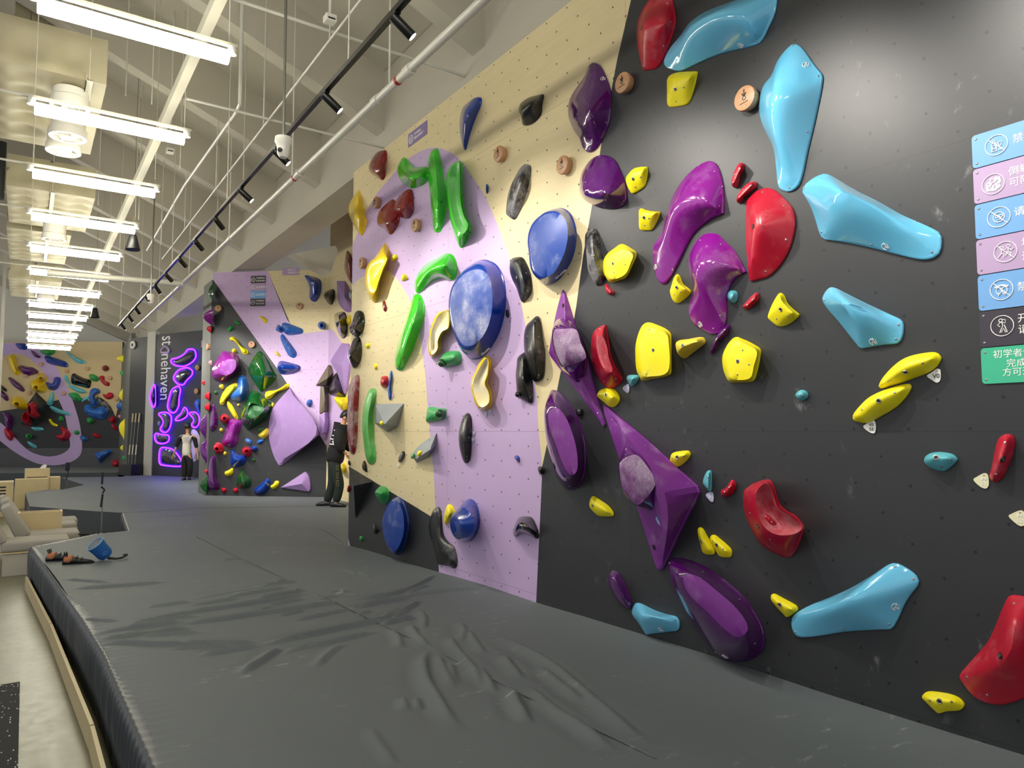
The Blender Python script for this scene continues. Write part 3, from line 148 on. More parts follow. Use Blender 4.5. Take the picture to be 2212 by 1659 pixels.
{"l":"blue ring hold on the plywood where the angled wall folds","w":"B","m":"blue2","at":[2377,3847],"o":[[-81,4],[-54,65],[-1,84],[62,63],[86,-14],[56,-74],[2,-86],[-52,-57]],"s":[[14,-7,40]],"p":1.2,"lip":.02,"b":.002,"k":28,"i":[[[39,-29],[55,7],[86,15],[113,-5],[118,-43],[95,-73],[61,-69]],200]},
{"l":"small yellow triangle chip left of the blue bottle macro","w":"B","m":"yellow2","at":[249,2616],"o":[[-44,7],[1,47],[46,38],[52,-30],[12,-48]],"s":[[48,-8,90]],"p":1.6,"lip":.02,"b":.002,"k":28},
{"l":"blue bottle shaped macro on the dark part of the angled wall","w":"B","m":"blue2","at":[643,2579],"o":[[-29,206],[-11,252],[46,266],[123,250],[163,168],[194,76],[189,-89],[116,-234],[21,-267],[-113,-251],[-188,-178],[-155,-105],[-43,4]],"s":[[161,136,200],[210,-104,300]],"p":1.6,"lip":.02,"b":.002,"k":40},
{"l":"long yellow banana hold against the left side of the blue bottle macro","w":"B","m":"yellow","at":[413,2464],"o":[[182,222],[190,157],[111,48],[-57,-116],[-92,-216],[-149,-222],[-183,-170],[-136,-5],[-26,141],[87,213]],"s":[[171,132,120],[-52,-158,120]],"p":1.8,"lip":.02,"b":.002,"k":28},
{"l":"yellow blade hold below the blue bottle macro","w":"B","m":"yellow","at":[516,2136],"o":[[-118,183],[-21,100],[78,-64],[124,-183],[62,-183],[-55,-27],[-115,82]],"s":[[-8,42,100],[111,-121,100]],"p":1.6,"lip":.02,"b":.002,"k":28},
{"l":"yellow bone hold right of the dark green boulders","w":"B","m":"yellow","at":[1452,2517],"o":[[236,164],[251,77],[144,23],[-6,-30],[-117,-138],[-192,-165],[-246,-119],[-233,-20],[-139,7],[-7,24],[105,78]],"s":[[234,88,120],[38,-9,100],[-106,-100,150]],"p":2,"lip":.02,"b":.002,"k":28},
{"l":"tiny yellow chip under the blue bottle macro","w":"B","m":"yellow2","at":[634,2243],"o":[[-24,3],[5,24],[31,2],[23,-25],[-11,-25]],"s":[[32,-3,60]],"p":1.6,"lip":.02,"b":.002,"k":28},
{"l":"tiny yellow chip right of the lower dark green boulder","w":"B","m":"yellow2","at":[1376,2240],"o":[[-25,20],[0,47],[31,2],[11,-47],[-22,-25]],"s":[[31,-5,70]],"p":1.6,"lip":.02,"b":.002,"k":28},
{"l":"tiny dull green chip left of the yellow banana hold","w":"B","m":"dgreenm","at":[139,2505],"o":[[-37,9],[7,36],[44,-1],[18,-37],[-27,-28]],"s":[[33,-3,60]],"p":1.6,"lip":.02,"b":.002,"k":28},
{"l":"red donut hold above the purple slab macro","w":"B","m":"red","at":[341,1960],"o":[[-97,3],[-70,58],[-6,103],[99,39],[105,-34],[37,-103],[-48,-70]],"s":[[4,6,30]],"p":1.4,"lip":.02,"b":.002,"k":28,"i":[[[65,-1],[77,31],[111,35],[131,3],[113,-28],[79,-28]],200]},
{"l":"red donut hold below the purple slab macro on the left","w":"B","m":"red","at":[230,1366],"o":[[-105,-4],[-79,78],[-5,114],[82,51],[113,-40],[58,-113],[-36,-113]],"s":[[-26,-22,30]],"p":1.4,"lip":.02,"b":.002,"k":28,"i":[[[27,-21],[39,14],[77,18],[107,-18],[93,-57],[51,-59]],200]},
{"l":"red donut hold touching the small blue egg","w":"B","m":"red","at":[833,1286],"o":[[-100,22],[-73,77],[10,104],[104,41],[97,-49],[34,-104],[-60,-77]],"s":[[6,9,30]],"p":1.4,"lip":.02,"b":.002,"k":28,"i":[[[55,14],[69,46],[111,50],[134,19],[116,-16],[75,-18]],200]},
{"l":"purple slab macro in the middle of the dark part of the angled wall","w":"B","m":"purpleb","at":[500,1662],"o":[[-27,291],[155,273],[210,209],[189,82],[144,-27],[148,-154],[74,-263],[-20,-291],[-175,-228],[-205,-155],[-143,-9],[-91,191]],"s":[[148,153,200],[90,-134,220]],"p":1.6,"lip":.02,"b":.002,"k":36},
{"l":"dusty dark purple spear macro along the left edge of the angled wall","w":"B","m":"purple","at":[107,1987],"o":[[-11,279],[59,104],[92,-62],[68,-209],[-41,-283],[-79,-136],[-55,178]],"s":[[59,84,120],[65,-134,120]],"p":1.3,"lip":.02,"b":.002,"k":28},
{"l":"yellow cup hold beside the big lilac fan volume","w":"B","m":"yellow2","at":[1185,1658],"o":[[87,113],[112,-23],[-1,-113],[-105,-41],[-60,13]],"s":[[71,-13,140]],"p":2,"lip":.02,"b":.002,"k":28},
{"l":"dull green pebble above the yellow cup hold","w":"B","m":"dgreenm","at":[1122,1735],"o":[[-58,0],[-19,45],[63,36],[56,-18],[-26,-45]],"s":[[37,0,80]],"p":1.6,"lip":.02,"b":.002,"k":28},
{"l":"small chalky blue crimp, left one of two under the lower dark green boulder","w":"B","m":"blue2","at":[873,1497],"o":[[-64,38],[-14,62],[70,2],[44,-61],[-30,-34]],"s":[[29,3,70]],"p":1.6,"lip":.02,"b":.002,"k":28},
{"l":"small chalky blue crimp, right one of two under the yellow cup hold","w":"B","m":"blue2","at":[1123,1490],"o":[[-68,-14],[-14,45],[74,45],[60,0],[-30,-45]],"s":[[27,5,70]],"p":1.6,"lip":.02,"b":.002,"k":28},
{"l":"small blue egg touching the red donut on its upper right","w":"B","m":"blue","at":[996,1355],"o":[[-72,9],[-37,54],[46,45],[79,-9],[39,-54],[-34,-54]],"s":[[63,3,130]],"p":2,"lip":.02,"b":.002,"k":28},
{"l":"blue shark tooth macro low on the angled wall","w":"B","m":"blue","at":[661,1159],"o":[[-122,185],[-5,77],[146,42],[171,-49],[94,-139],[-55,-185],[-150,-150],[-164,4],[-155,149]],"s":[[-5,46,150],[142,-38,280]],"p":1.3,"lip":.02,"b":.002,"k":36},
{"l":"tiny green pebble right of the blue shark tooth macro","w":"B","m":"dgreenm","at":[984,1126],"o":[[-35,3],[0,33],[41,3],[28,-33],[-16,-33]],"s":[[27,2,60]],"p":1.6,"lip":.02,"b":.002,"k":28},
{"l":"tiny yellow chip beside the lower left red donut","w":"B","m":"yellow2","at":[370,1255],"o":[[-28,-2],[-3,38],[36,8],[30,-34],[-10,-38]],"s":[[41,0,70]],"p":1.6,"lip":.02,"b":.002,"k":28},
{"l":"tiny yellow chip left of the purple slab macro","w":"B","m":"yellow2","at":[273,1732],"o":[[-28,3],[-1,39],[35,12],[31,-34],[-7,-39]],"s":[[39,-1,70]],"p":1.6,"lip":.02,"b":.002,"k":28},
{"l":"yellow spoon hold near the foot of the angled wall","w":"B","m":"yellow","at":[465,875],"o":[[80,84],[91,17],[65,-46],[-27,-83],[-83,-47],[-76,7],[7,44]],"s":[[40,-5,100]],"p":2,"lip":.02,"b":.002,"k":28},
{"l":"dark green pear macro near the mat at the foot of the angled wall","w":"B","m":"dgreen","at":[785,749],"o":[[-16,198],[52,91],[149,-17],[161,-124],[78,-197],[-72,-189],[-148,-127],[-134,17],[-62,144]],"s":[[52,81,150],[142,-51,280]],"p":1.6,"lip":.02,"b":.002,"k":36},
{"l":"tall purple bottle macro at the lower left corner of the angled wall","w":"B","m":"purple","at":[133,859],"o":[[-81,320],[-25,342],[32,329],[45,193],[71,-60],[143,-258],[117,-339],[-90,-341],[-120,-296],[-122,84]],"s":[[49,254,150],[110,-226,200]],"p":2,"lip":.02,"b":.002,"k":36},
{"l":"left one of two small red chips near the mat beside the tall purple bottle macro","w":"B","m":"red","at":[363,505],"o":[[-53,6],[-23,51],[50,34],[60,-11],[16,-50]],"s":[[51,10,90]],"p":1.6,"lip":.02,"b":.002,"k":28},
{"l":"right one of two small red chips near the mat under the dark green pear macro","w":"B","m":"red","at":[619,505],"o":[[-56,0],[-30,45],[34,42],[63,-8],[9,-44]],"s":[[43,8,90]],"p":1.6,"lip":.02,"b":.002,"k":28},
{"l":"blue kidney macro touching the mat at the foot of the angled wall","w":"B","m":"blue","at":[1185,591],"o":[[111,166],[172,109],[161,2],[80,-124],[-31,-164],[-144,-144],[-168,-55],[-73,18],[37,108]],"s":[[156,84,150],[43,-55,200]],"p":2,"lip":.02,"b":.002,"k":36},
{"l":"yellow spoon hold right of the blue kidney macro near the mat","w":"B","m":"yellow","at":[1444,622],"o":[[88,80],[90,8],[27,-64],[-46,-78],[-84,-20],[-11,25],[15,79]],"s":[[42,-3,100]],"p":2,"lip":.02,"b":.002,"k":28},
{"l":"small blue cone hold on the lilac paint above the fan volume","w":"B","m":"blue2","at":[2145,2264],"o":[[-57,11],[-22,74],[51,73],[61,-8],[18,-75],[-37,-44]],"s":[[50,5,130]],"p":2,"lip":.02,"b":.002,"k":28},
{"n":"climbing_volume","l":"small flat lilac fan volume near the mat on the angled wall","c":"climbing volume","w":"B","m":"purplepaint","at":[1893,697],"o":[[-297,-119,1],[211,203,1],[286,98],[317,-61],[310,-198,1]],"s":[[188,-33,160]],"p":1,"lip":.05,"b":.002,"k":36},
{"n":"climbing_volume","l":"big lilac fan shaped volume jutting out of the angled wall","c":"climbing volume","w":"B","m":"purplepaint","at":[1843,1793],"o":[[-105,796,1],[-455,390],[-538,58],[-520,-274],[-413,-604],[-289,-810,1],[565,-132,1],[505,-85,1]],"s":[[53,643,250],[788,-93,750],[-171,-648,120]],"p":1,"lip":.03,"b":.002},
{"l":"black shield hold on the plywood in the alcove beside the large blue sail macro","w":"C","m":"black","at":[2,4424],"o":[[-335,85],[-206,127],[218,124],[338,24],[192,-189],[-109,-91]],"s":[[564,-108,200]],"p":1.6,"lip":.012,"b":.002,"k":28},
{"n":"climbing_volume","l":"dusky lilac bucket shaped volume hanging on the alcove plywood","c":"climbing volume","w":"C","m":"purplepaint","at":[853,4294],"o":[[-413,375,1],[46,295,1],[381,-34],[410,-309],[319,-347],[51,-288],[-270,-109],[-359,84]],"s":[[517,-104,200]],"p":1,"lip":.012,"b":.002,"k":28},
{"l":"dark red hooked macro peeking past the top left edge of the main wall","w":"C","m":"dred","at":[1134,4797],"o":[[-175,370],[-40,284],[134,105],[307,-141],[316,-382],[152,-355],[-135,-146],[-297,58],[-283,188]],"s":[[565,-15,250],[519,-236,200]],"p":1.6,"lip":.012,"b":.002,"k":28},
{"l":"grey ball hold peeking past the wall edge beside the lilac bucket volume","w":"C","m":"grey","at":[1303,4250],"o":[[-82,13],[-28,90],[102,111],[233,19],[237,-94],[111,-146],[-21,-83]],"s":[[730,-148,300]],"p":2,"lip":.012,"b":.002,"k":28},
{"l":"glossy black pod macro in the alcove under the lilac bucket volume","w":"C","m":"blackg","at":[677,3752],"o":[[-375,233],[-174,281],[222,226],[345,21],[370,-126],[280,-246],[127,-270],[-73,-178],[-285,41]],"s":[[709,-9,300],[606,-198,200]],"p":1.5,"lip":.012,"b":.002,"k":36},
{"l":"yellow pebble between the glossy black pod and the upper cowbell hold","w":"C","m":"yellow2","at":[1111,3799],"o":[[-129,8],[-59,78],[83,81],[146,15],[142,-55],[37,-97],[-72,-64]],"s":[[264,-51,100]],"p":1.6,"lip":.012,"b":.002,"k":28},
{"l":"black cone hold hanging in the alcove under the lilac roof volume","w":"C","m":"black","at":[517,2607],"o":[[-486,-67],[-259,132],[-19,237],[134,173],[499,-209],[472,-256],[181,-228],[-244,-194],[-403,-149]],"s":[[704,-113,300]],"p":1.3,"lip":.012,"b":.002,"k":28},
{"l":"yellow funnel macro in the alcove above the head of the climber in black","w":"C","m":"yellow","at":[751,2211],"o":[[-348,126],[-231,165],[3,155],[286,128],[345,58],[339,-141],[243,-159],[-46,-57]],"s":[[877,2,300]],"p":1.5,"lip":.012,"b":.002,"k":28},
{"l":"yellow round hold in the alcove behind the back of the climber in black","w":"C","m":"yellow","at":[919,1022],"o":[[27,74],[99,108],[143,58],[137,-35],[66,-101],[-39,-106],[-66,8]],"s":[[551,28,200]],"p":2,"lip":.012,"b":.002,"k":28},
{"n":"climbing_volume","l":"brown roof shaped volume in the alcove above the black cone hold","c":"climbing volume","w":"B","m":"alcove_brown","at":[2510,2822],"o":[[-119,-219,1],[139,204,1],[239,45,1],[102,-210,1]],"s":[[203,-89,500]],"p":1,"lip":.3,"b":.002,"k":40},
{"n":"climbing_volume","l":"lilac leaning slab volume in the alcove right of the brown roof volume","c":"climbing volume","w":"C","m":"purplepaint","at":[717,2907],"o":[[-454,183,1],[-217,308,1],[149,482,1],[458,439,1],[538,7,1],[416,-387,1],[320,-521,1],[-37,-102,1],[-331,95,1]],"s":[[379,19,120]],"p":1,"lip":.05,"b":.002},
{"n":"climbing_volume","l":"tall brown box volume standing under the brown roof volume","c":"climbing volume","w":"B","m":"alcove_brown","at":[2470,2320],"o":[[31,264,1],[107,264,1],[122,-224,1],[19,-284,1]],"s":[[154,-7,400]],"p":1,"lip":.33,"b":.002,"k":40},
{"n":"climbing_volume","l":"lilac box volume under the tall brown box volume beside the fan volume","c":"climbing volume","w":"B","m":"purplepaint","at":[2495,1865],"o":[[-5,160,1],[105,221,1],[133,-12,1],[94,-183,1],[20,-233,1]],"s":[[137,1,400]],"p":1,"lip":.33,"b":.002,"k":40},
{"l":"green macro at the top of the narrow grey tower side","w":"L","m":"dgreen","at":[953,4569],"o":[[54,194],[70,-8],[31,-194],[-70,-54],[-62,54]],"s":[[-8,-8,90]],"p":2.2,"lip":.012,"b":.002,"k":24},
{"l":"glossy purple macro with bright edges on the narrow grey tower side","w":"L","m":"purpleb","at":[951,4041],"o":[[97,171],[89,16],[-27,-171],[-97,-16],[-89,62],[-4,124]],"s":[[-12,16,180]],"p":2.2,"lip":.012,"b":.002,"k":24},
{"l":"red triangle hold high on the narrow grey tower side","w":"L","m":"red","at":[845,3799],"o":[[-57,69],[57,64],[29,-69],[-33,-22]],"s":[[-2,25,90]],"p":2.2,"lip":.012,"b":.002,"k":24},
{"l":"pink pebble hold on the narrow grey tower side","w":"L","m":"pink","at":[978,3107],"o":[[-33,4],[-2,50],[33,35],[29,-50],[-10,-42]],"s":[[-2,-4,60]],"p":2.2,"lip":.012,"b":.002,"k":24},
{"l":"small red chip highest of the three red chips on the middle of the tower side","w":"L","m":"red","at":[337,2730],"o":[[-41,14],[7,52],[41,33],[16,-52],[-12,-52]],"s":[[-3,-1,60]],"p":2.2,"lip":.012,"b":.002,"k":24},
{"l":"red knob, upper one of the close red pair on the tower side","w":"L","m":"red","at":[830,2430],"o":[[-57,-9],[2,64],[57,83],[48,-64],[-7,-83]],"s":[[2,-9,90]],"p":2.2,"lip":.012,"b":.002,"k":24},
{"l":"red knob, lower one of the close red pair on the tower side","w":"L","m":"red","at":[861,2196],"o":[[-57,5],[2,78],[57,87],[48,-50],[-7,-87]],"s":[[2,1,90]],"p":2.2,"lip":.012,"b":.002,"k":24},
{"l":"purple faceted hold on the tower side, upper one of the stacked pair","w":"L","m":"purple","at":[593,1805],"o":[[9,255],[84,162],[74,-97],[37,-255],[-65,-42],[-84,-5]],"s":[[-19,-5,120]],"p":2.2,"lip":.012,"b":.002,"k":24},
{"l":"purple faceted hold on the tower side, lower one of the stacked pair","w":"L","m":"purple","at":[730,1301],"o":[[-14,253],[32,133],[78,-106],[41,-253],[-60,-51],[-78,96]],"s":[[-23,41,120]],"p":2.2,"lip":.012,"b":.002,"k":24},
{"l":"tiny red chip low on the tower side above the green foot macro","w":"L","m":"red","at":[831,894],"o":[[-39,-5],[-3,41],[39,14],[34,-41],[-16,-41]],"s":[[-3,-5,48]],"p":2.2,"lip":.012,"b":.002,"k":24},
{"l":"dark green foot macro at the bottom of the tower side","w":"L","m":"dgreen","at":[824,623],"o":[[32,178],[68,50],[50,-178],[-59,-77],[-68,32]],"s":[[-14,-5,120]],"p":2.2,"lip":.012,"b":.002,"k":24},
{"l":"yellow sausage macro at the top left of the far wall","w":"F","m":"yellow3","at":[342,4174],"o":[[-225,250],[-168,380],[-11,380],[75,218],[103,-42],[239,-269],[197,-382],[86,-366],[-80,-172]],"s":[[33,199,200],[246,-252,200]],"p":2,"lip":.03,"b":.002,"k":32},
{"l":"purple bone macro right of the yellow sausage on the far wall","w":"F","m":"purple","at":[884,3974],"o":[[-382,126],[-240,197],[-44,142],[183,110],[400,-52],[371,-117],[68,-198],[-94,-182],[-296,-4]],"s":[[-109,76,200],[378,-69,200]],"p":1.6,"lip":.03,"b":.002,"k":24},
{"l":"small yellow ring on the far wall above the large yellow ring","w":"F","m":"yellow3","at":[1421,3709],"o":[[-172,100],[-82,158],[73,132],[188,-30],[146,-142],[24,-159],[-134,-62]],"s":[[-36,-31,30]],"p":1.4,"lip":.03,"b":.002,"k":24,"i":[[[95,-39],[141,-1],[221,-17],[246,-71],[194,-113],[120,-93]],350]},
{"l":"large yellow ring on the far wall above the red funnels","w":"F","m":"yellow3","at":[1281,3388],"o":[[-301,96],[-227,226],[-38,258],[189,161],[308,-33],[301,-227],[112,-259],[-146,-178],[-262,-65]],"s":[[-68,-51,40]],"p":1.4,"lip":.03,"b":.002,"k":32,"i":[[[125,-76],[170,-13],[250,-13],[284,-86],[240,-149],[160,-140]],450]},
{"l":"yellow ring with a pale hole on the far wall left of the red funnels","w":"F","m":"yellow3","at":[605,2754],"o":[[-303,85],[-230,214],[-42,253],[185,133],[314,-76],[264,-221],[76,-253],[-183,-109]],"s":[[-73,-29,40]],"p":1.4,"lip":.03,"b":.002,"k":32,"i":[[[109,-45],[160,19],[256,3],[301,-76],[247,-140],[157,-118]],450]},
{"l":"purple cigar macro below the purple bone on the far wall","w":"F","m":"purple","at":[472,3443],"o":[[-316,252],[-228,274],[-32,154],[199,-24],[327,-202],[289,-276],[79,-185],[-152,9]],"s":[[-63,129,150],[270,-129,150]],"p":1.6,"lip":.03,"b":.002,"k":24},
{"l":"purple cigar macro cut by the left picture edge on the far wall","w":"F","m":"purple","at":[26,3038],"o":[[-178,206],[-83,190],[111,27],[187,-136],[138,-207],[-38,-103],[-171,60]],"s":[[103,4,150]],"p":1.6,"lip":.03,"b":.002,"k":24},
{"l":"black bar hold at the left picture edge on the far wall","w":"F","m":"black","at":[-20,3324],"o":[[-143,145],[-15,64],[113,-33],[156,-146],[23,-97],[-137,15]],"s":[[69,-22,100]],"p":1.6,"lip":.03,"b":.002,"k":24},
{"l":"blue boomerang macro on the far wall beside the yellow rings","w":"F","m":"blue","at":[1834,3489],"o":[[-273,28],[-163,45],[-2,-4],[37,190],[146,245],[275,190],[267,-4],[134,-230],[-87,-246],[-203,-133]],"s":[[-5,-81,200],[252,-116,250],[291,112,200]],"p":1.5,"lip":.03,"b":.002,"k":32},
{"l":"long blue faceted macro high on the far wall over the lilac band","w":"F","m":"blue","at":[1925,4309],"o":[[-440,198],[-295,208],[359,-13],[457,-208],[140,-182],[-317,-46]],"s":[[-41,43,250],[385,-124,150]],"p":1.2,"lip":.03,"b":.002,"k":24},
{"l":"blue macro at the very top of the far wall on the lilac band","w":"F","m":"blue","at":[625,4873],"o":[[-229,120],[136,104],[235,7],[146,-122],[-76,-106],[-175,-25]],"s":[[113,-16,200]],"p":1.6,"lip":.03,"b":.002,"k":24},
{"l":"green dome macro at the top of the far wall under the last lamps","w":"F","m":"green2","at":[1589,4640],"o":[[-283,60],[-164,109],[219,109],[293,28],[164,-85],[21,-111],[-189,-36]],"s":[[172,-15,250]],"p":1.6,"lip":.03,"b":.002,"k":24},
{"l":"purple crescent macro on the lilac band of the far wall","w":"F","m":"purple","at":[1145,4580],"o":[[-175,140],[-41,91],[57,-7],[186,-89],[172,-138],[31,-122],[-83,-40]],"s":[[88,-24,150]],"p":1.6,"lip":.03,"b":.002,"k":24},
{"l":"long turquoise blade at the upper right of the far wall","w":"F","m":"teal","at":[2638,4458],"o":[[-383,233],[-303,233],[-38,35],[369,-129],[395,-228],[100,-211],[-165,2]],"s":[[-103,85,120],[293,-158,120]],"p":1.6,"lip":.03,"b":.002,"k":24},
{"l":"dark red ball hold on the plywood at the right of the far wall","w":"F","m":"dred","at":[3769,4052],"o":[[-130,-1],[-71,96],[37,112],[140,15],[107,-88],[-32,-114]],"s":[[103,-18,200]],"p":2,"lip":.03,"b":.002,"k":24},
{"l":"green shell macro right of the black macro on the far wall","w":"F","m":"green2","at":[3359,3699],"o":[[-188,77],[-118,142],[74,93],[199,-52],[114,-143],[-77,-101]],"s":[[109,-18,200]],"p":1.6,"lip":.03,"b":.002,"k":24},
{"l":"red hook macro beside the green shell on the far wall","w":"F","m":"red","at":[3751,3582],"o":[[-196,128],[-136,193],[-9,177],[13,15],[140,-34],[205,-82],[178,-196],[19,-163],[-112,-34]],"s":[[-5,54,150],[178,-123,150]],"p":1.6,"lip":.03,"b":.002,"k":24},
{"l":"large black macro with a white chalk face on the far wall","w":"F","m":"blackg","at":[2874,3587],"o":[[-363,-36],[-357,192],[-265,283],[-86,192],[141,94],[367,29],[380,-133],[315,-280],[-38,-198],[-296,-133]],"s":[[-63,77,200],[359,-119,250]],"p":1.5,"lip":.03,"b":.002,"k":32},
{"l":"small turquoise blade left of the large black macro on the far wall","w":"F","m":"teal","at":[2353,3623],"o":[[-122,122],[-31,177],[53,25],[137,-137],[92,-176],[-38,-40]],"s":[[62,1,100]],"p":1.6,"lip":.03,"b":.002,"k":24},
{"l":"turquoise blade under the large black macro on the far wall","w":"F","m":"teal","at":[2735,3275],"o":[[-354,138],[-221,151],[37,64],[328,-49],[364,-146],[142,-152],[-118,-33]],"s":[[-21,9,120],[305,-113,120]],"p":1.6,"lip":.03,"b":.002,"k":24},
{"l":"green dome macro below the turquoise blade on the far wall","w":"F","m":"green2","at":[2673,2980],"o":[[-239,117],[-115,166],[75,156],[206,20],[249,-109],[151,-167],[-73,-93]],"s":[[149,-7,250]],"p":1.6,"lip":.03,"b":.002,"k":24},
{"l":"red hook macro low right on the plywood of the far wall","w":"F","m":"red","at":[3922,3017],"o":[[-201,80],[-74,48],[3,129],[145,113],[206,16],[153,-81],[-4,-129],[-149,-49]],"s":[[9,-39,150],[200,-7,150]],"p":1.6,"lip":.03,"b":.002,"k":24},
{"l":"blue S shaped macro on the far wall above the blue heart macro","w":"F","m":"blue2","at":[3411,2973],"o":[[-202,60],[-147,286],[8,344],[167,286],[204,157],[48,124],[5,-5],[122,-166],[96,-328],[-29,-344],[-161,-166]],"s":[[155,242,200],[33,15,250],[109,-238,200]],"p":1.5,"lip":.03,"b":.002,"k":32},
{"l":"blue heart shaped macro on the dark paint of the far wall","w":"F","m":"blue2","at":[3484,2416],"o":[[-450,133],[-392,278],[-200,262],[-34,101],[123,198],[346,198],[455,36],[362,-221],[141,-279],[-183,-173],[-397,-12]],"s":[[-147,30,250],[367,-66,250]],"p":1.5,"lip":.03,"b":.002,"k":32},
{"l":"chalky black blade behind the blue S shaped macro on the far wall","w":"F","m":"chalky_black","at":[3785,2678],"o":[[-316,273],[-189,289],[71,128],[237,-65],[324,-275],[245,-291],[-17,-65],[-246,96]],"s":[[26,91,150]],"p":1.6,"lip":.03,"b":.002,"k":24},
{"l":"pale turquoise fin above the dark paint on the far wall","w":"F","m":"teal","at":[1761,2912],"o":[[49,252],[118,236],[139,-40],[39,-250],[-121,-169],[-21,57]],"s":[[138,-31,150]],"p":1.6,"lip":.03,"b":.002,"k":24},
{"l":"long pale turquoise spear across the dark paint and lilac band on the far wall","w":"F","m":"teal","at":[2147,2469],"o":[[-394,144],[-309,177],[15,48],[404,-113],[375,-178],[22,-113],[-237,-17]],"s":[[-108,61,120],[270,-83,100]],"p":1.6,"lip":.03,"b":.002,"k":24},
{"l":"small turquoise fin left of the blue S shaped macro","w":"F","m":"teal","at":[3051,2912],"o":[[-122,-106],[-35,41],[118,106],[138,-8],[32,-73]],"s":[[68,-13,100]],"p":1.6,"lip":.03,"b":.002,"k":24},
{"l":"large red funnel macro on the dark paint of the far wall","w":"F","m":"red","at":[1358,2476],"o":[[-221,32],[-171,238],[-25,302],[156,222],[255,0],[220,-222],[61,-302],[-105,-238],[-190,-127]],"s":[[-92,-3,100]],"p":1.3,"lip":.03,"b":.3,"k":32,"i":[[[108,-15],[132,157],[203,110],[227,-77],[195,-218],[136,-140]],500]},
{"l":"smaller red funnel macro below the large red funnel","w":"F","m":"red","at":[1063,2162],"o":[[-161,28],[-125,204],[-10,258],[130,92],[196,-68],[145,-243],[28,-259],[-111,-100]],"s":[[-29,27,100]],"p":1.3,"lip":.03,"b":.22,"k":32,"i":[[[102,37],[136,178],[230,194],[346,53],[305,-89],[163,-73]],400]},
{"l":"tiny green knob right of the lower turquoise spear on the far wall","w":"F","m":"green2","at":[2200,2166],"o":[[-89,29],[-41,100],[52,77],[102,-51],[13,-99],[-65,-51]],"s":[[81,1,150]],"p":1.6,"lip":.03,"b":.002,"k":24},
{"l":"yellow banana on the dark paint of the far wall","w":"F","m":"yellow","at":[1912,2023],"o":[[-168,108],[-100,140],[-18,27],[181,-86],[146,-141],[-44,-86]],"s":[[21,-6,120]],"p":1.6,"lip":.03,"b":.002,"k":24},
{"l":"bright red boomerang macro over the lilac band low on the far wall","w":"F","m":"red","at":[2294,1609],"o":[[-105,270],[-9,254],[186,140],[288,-22],[230,-151],[44,-264],[-149,-200],[-276,-54],[-30,-5]],"s":[[244,104,250],[127,-134,250]],"p":1.5,"lip":.03,"b":.002,"k":32},
{"l":"green button on the lilac band right of the red boomerang","w":"F","m":"green2","at":[2795,1662],"o":[[-94,19],[-36,83],[71,67],[106,-29],[32,-83],[-61,-51]],"s":[[71,3,120]],"p":1.6,"lip":.03,"b":.002,"k":24},
{"l":"green ball under the blue heart macro on the far wall","w":"F","m":"green2","at":[3281,2099],"o":[[-121,0],[-88,112],[52,96],[134,-16],[76,-112],[-48,-112]],"s":[[121,-3,200]],"p":2,"lip":.03,"b":.002,"k":24},
{"l":"dull turquoise fin below the red funnels on the far wall","w":"F","m":"teal","at":[1331,1794],"o":[[-229,64],[-103,80],[184,48],[245,-32],[31,-80],[-129,-42]],"s":[[66,6,120]],"p":1.6,"lip":.03,"b":.002,"k":24},
{"l":"green ring hold low on the far wall below the red funnels","w":"F","m":"green2","at":[1026,1513],"o":[[-117,24],[-44,105],[80,73],[130,-24],[57,-105],[-67,-72]],"s":[[20,2,30]],"p":1.4,"lip":.03,"b":.002,"k":24,"i":[[[48,3],[101,41],[166,16],[177,-29],[121,-54]],200]},
{"l":"pale turquoise fin near the kickboard of the far wall","w":"F","m":"teal","at":[1152,1209],"o":[[-170,121],[-60,105],[179,-39],[183,-120],[42,-104],[-102,9]],"s":[[96,-6,120]],"p":1.6,"lip":.03,"b":.002,"k":24},
{"l":"red split shell macro on the lilac band at the left of the far wall","w":"F","m":"red","at":[283,1601],"o":[[-172,175],[-98,246],[-32,175],[144,47],[182,-113],[96,-247],[-48,-161],[-149,15]],"s":[[20,112,150],[208,-95,200]],"p":1.6,"lip":.03,"b":.002,"k":24},
{"l":"purple rag shaped macro at the left of the far wall over the dark paint","w":"F","m":"purple","at":[204,2091],"o":[[-188,332],[-63,316],[162,169],[193,-157],[123,-336],[-7,-222],[-143,39]],"s":[[145,69,200]],"p":1.6,"lip":.03,"b":.002,"k":24},
{"l":"chalky blue nugget beside the lilac band low on the far wall","w":"F","m":"blue2","at":[3069,1439],"o":[[-137,82],[-30,104],[129,2],[148,-79],[9,-104],[-101,-46]],"s":[[73,3,150]],"p":1.6,"lip":.03,"b":.002,"k":24},
{"l":"chalky red bean low on the far wall right of the blue nugget","w":"F","m":"red","at":[3543,1548],"o":[[-141,69],[-26,85],[149,-27],[136,-85],[-4,-75],[-116,-11]],"s":[[40,5,120]],"p":1.6,"lip":.03,"b":.002,"k":24},
{"l":"red block with chalk at the right of the dark far wall","w":"F","m":"red","at":[4097,2126],"o":[[-118,5],[-54,102],[69,124],[129,5],[93,-124],[-47,-98]],"s":[[117,2,200]],"p":1.6,"lip":.03,"b":.002,"k":24},
{"l":"chalky red bean just below the red block on the far wall","w":"F","m":"red","at":[4178,1858],"o":[[-106,97],[-29,107],[114,-32],[102,-106],[-23,-65]],"s":[[66,-1,120]],"p":1.6,"lip":.03,"b":.002,"k":24},
{"l":"blue cylinder wedge low on the kickboard of the far wall","w":"F","m":"blue2","at":[3829,782],"o":[[-302,115],[223,253],[304,195],[276,115],[-16,-157],[-107,-253],[-207,-125]],"s":[[13,-16,350],[305,183,150]],"p":1.3,"lip":.03,"b":.002,"k":32},
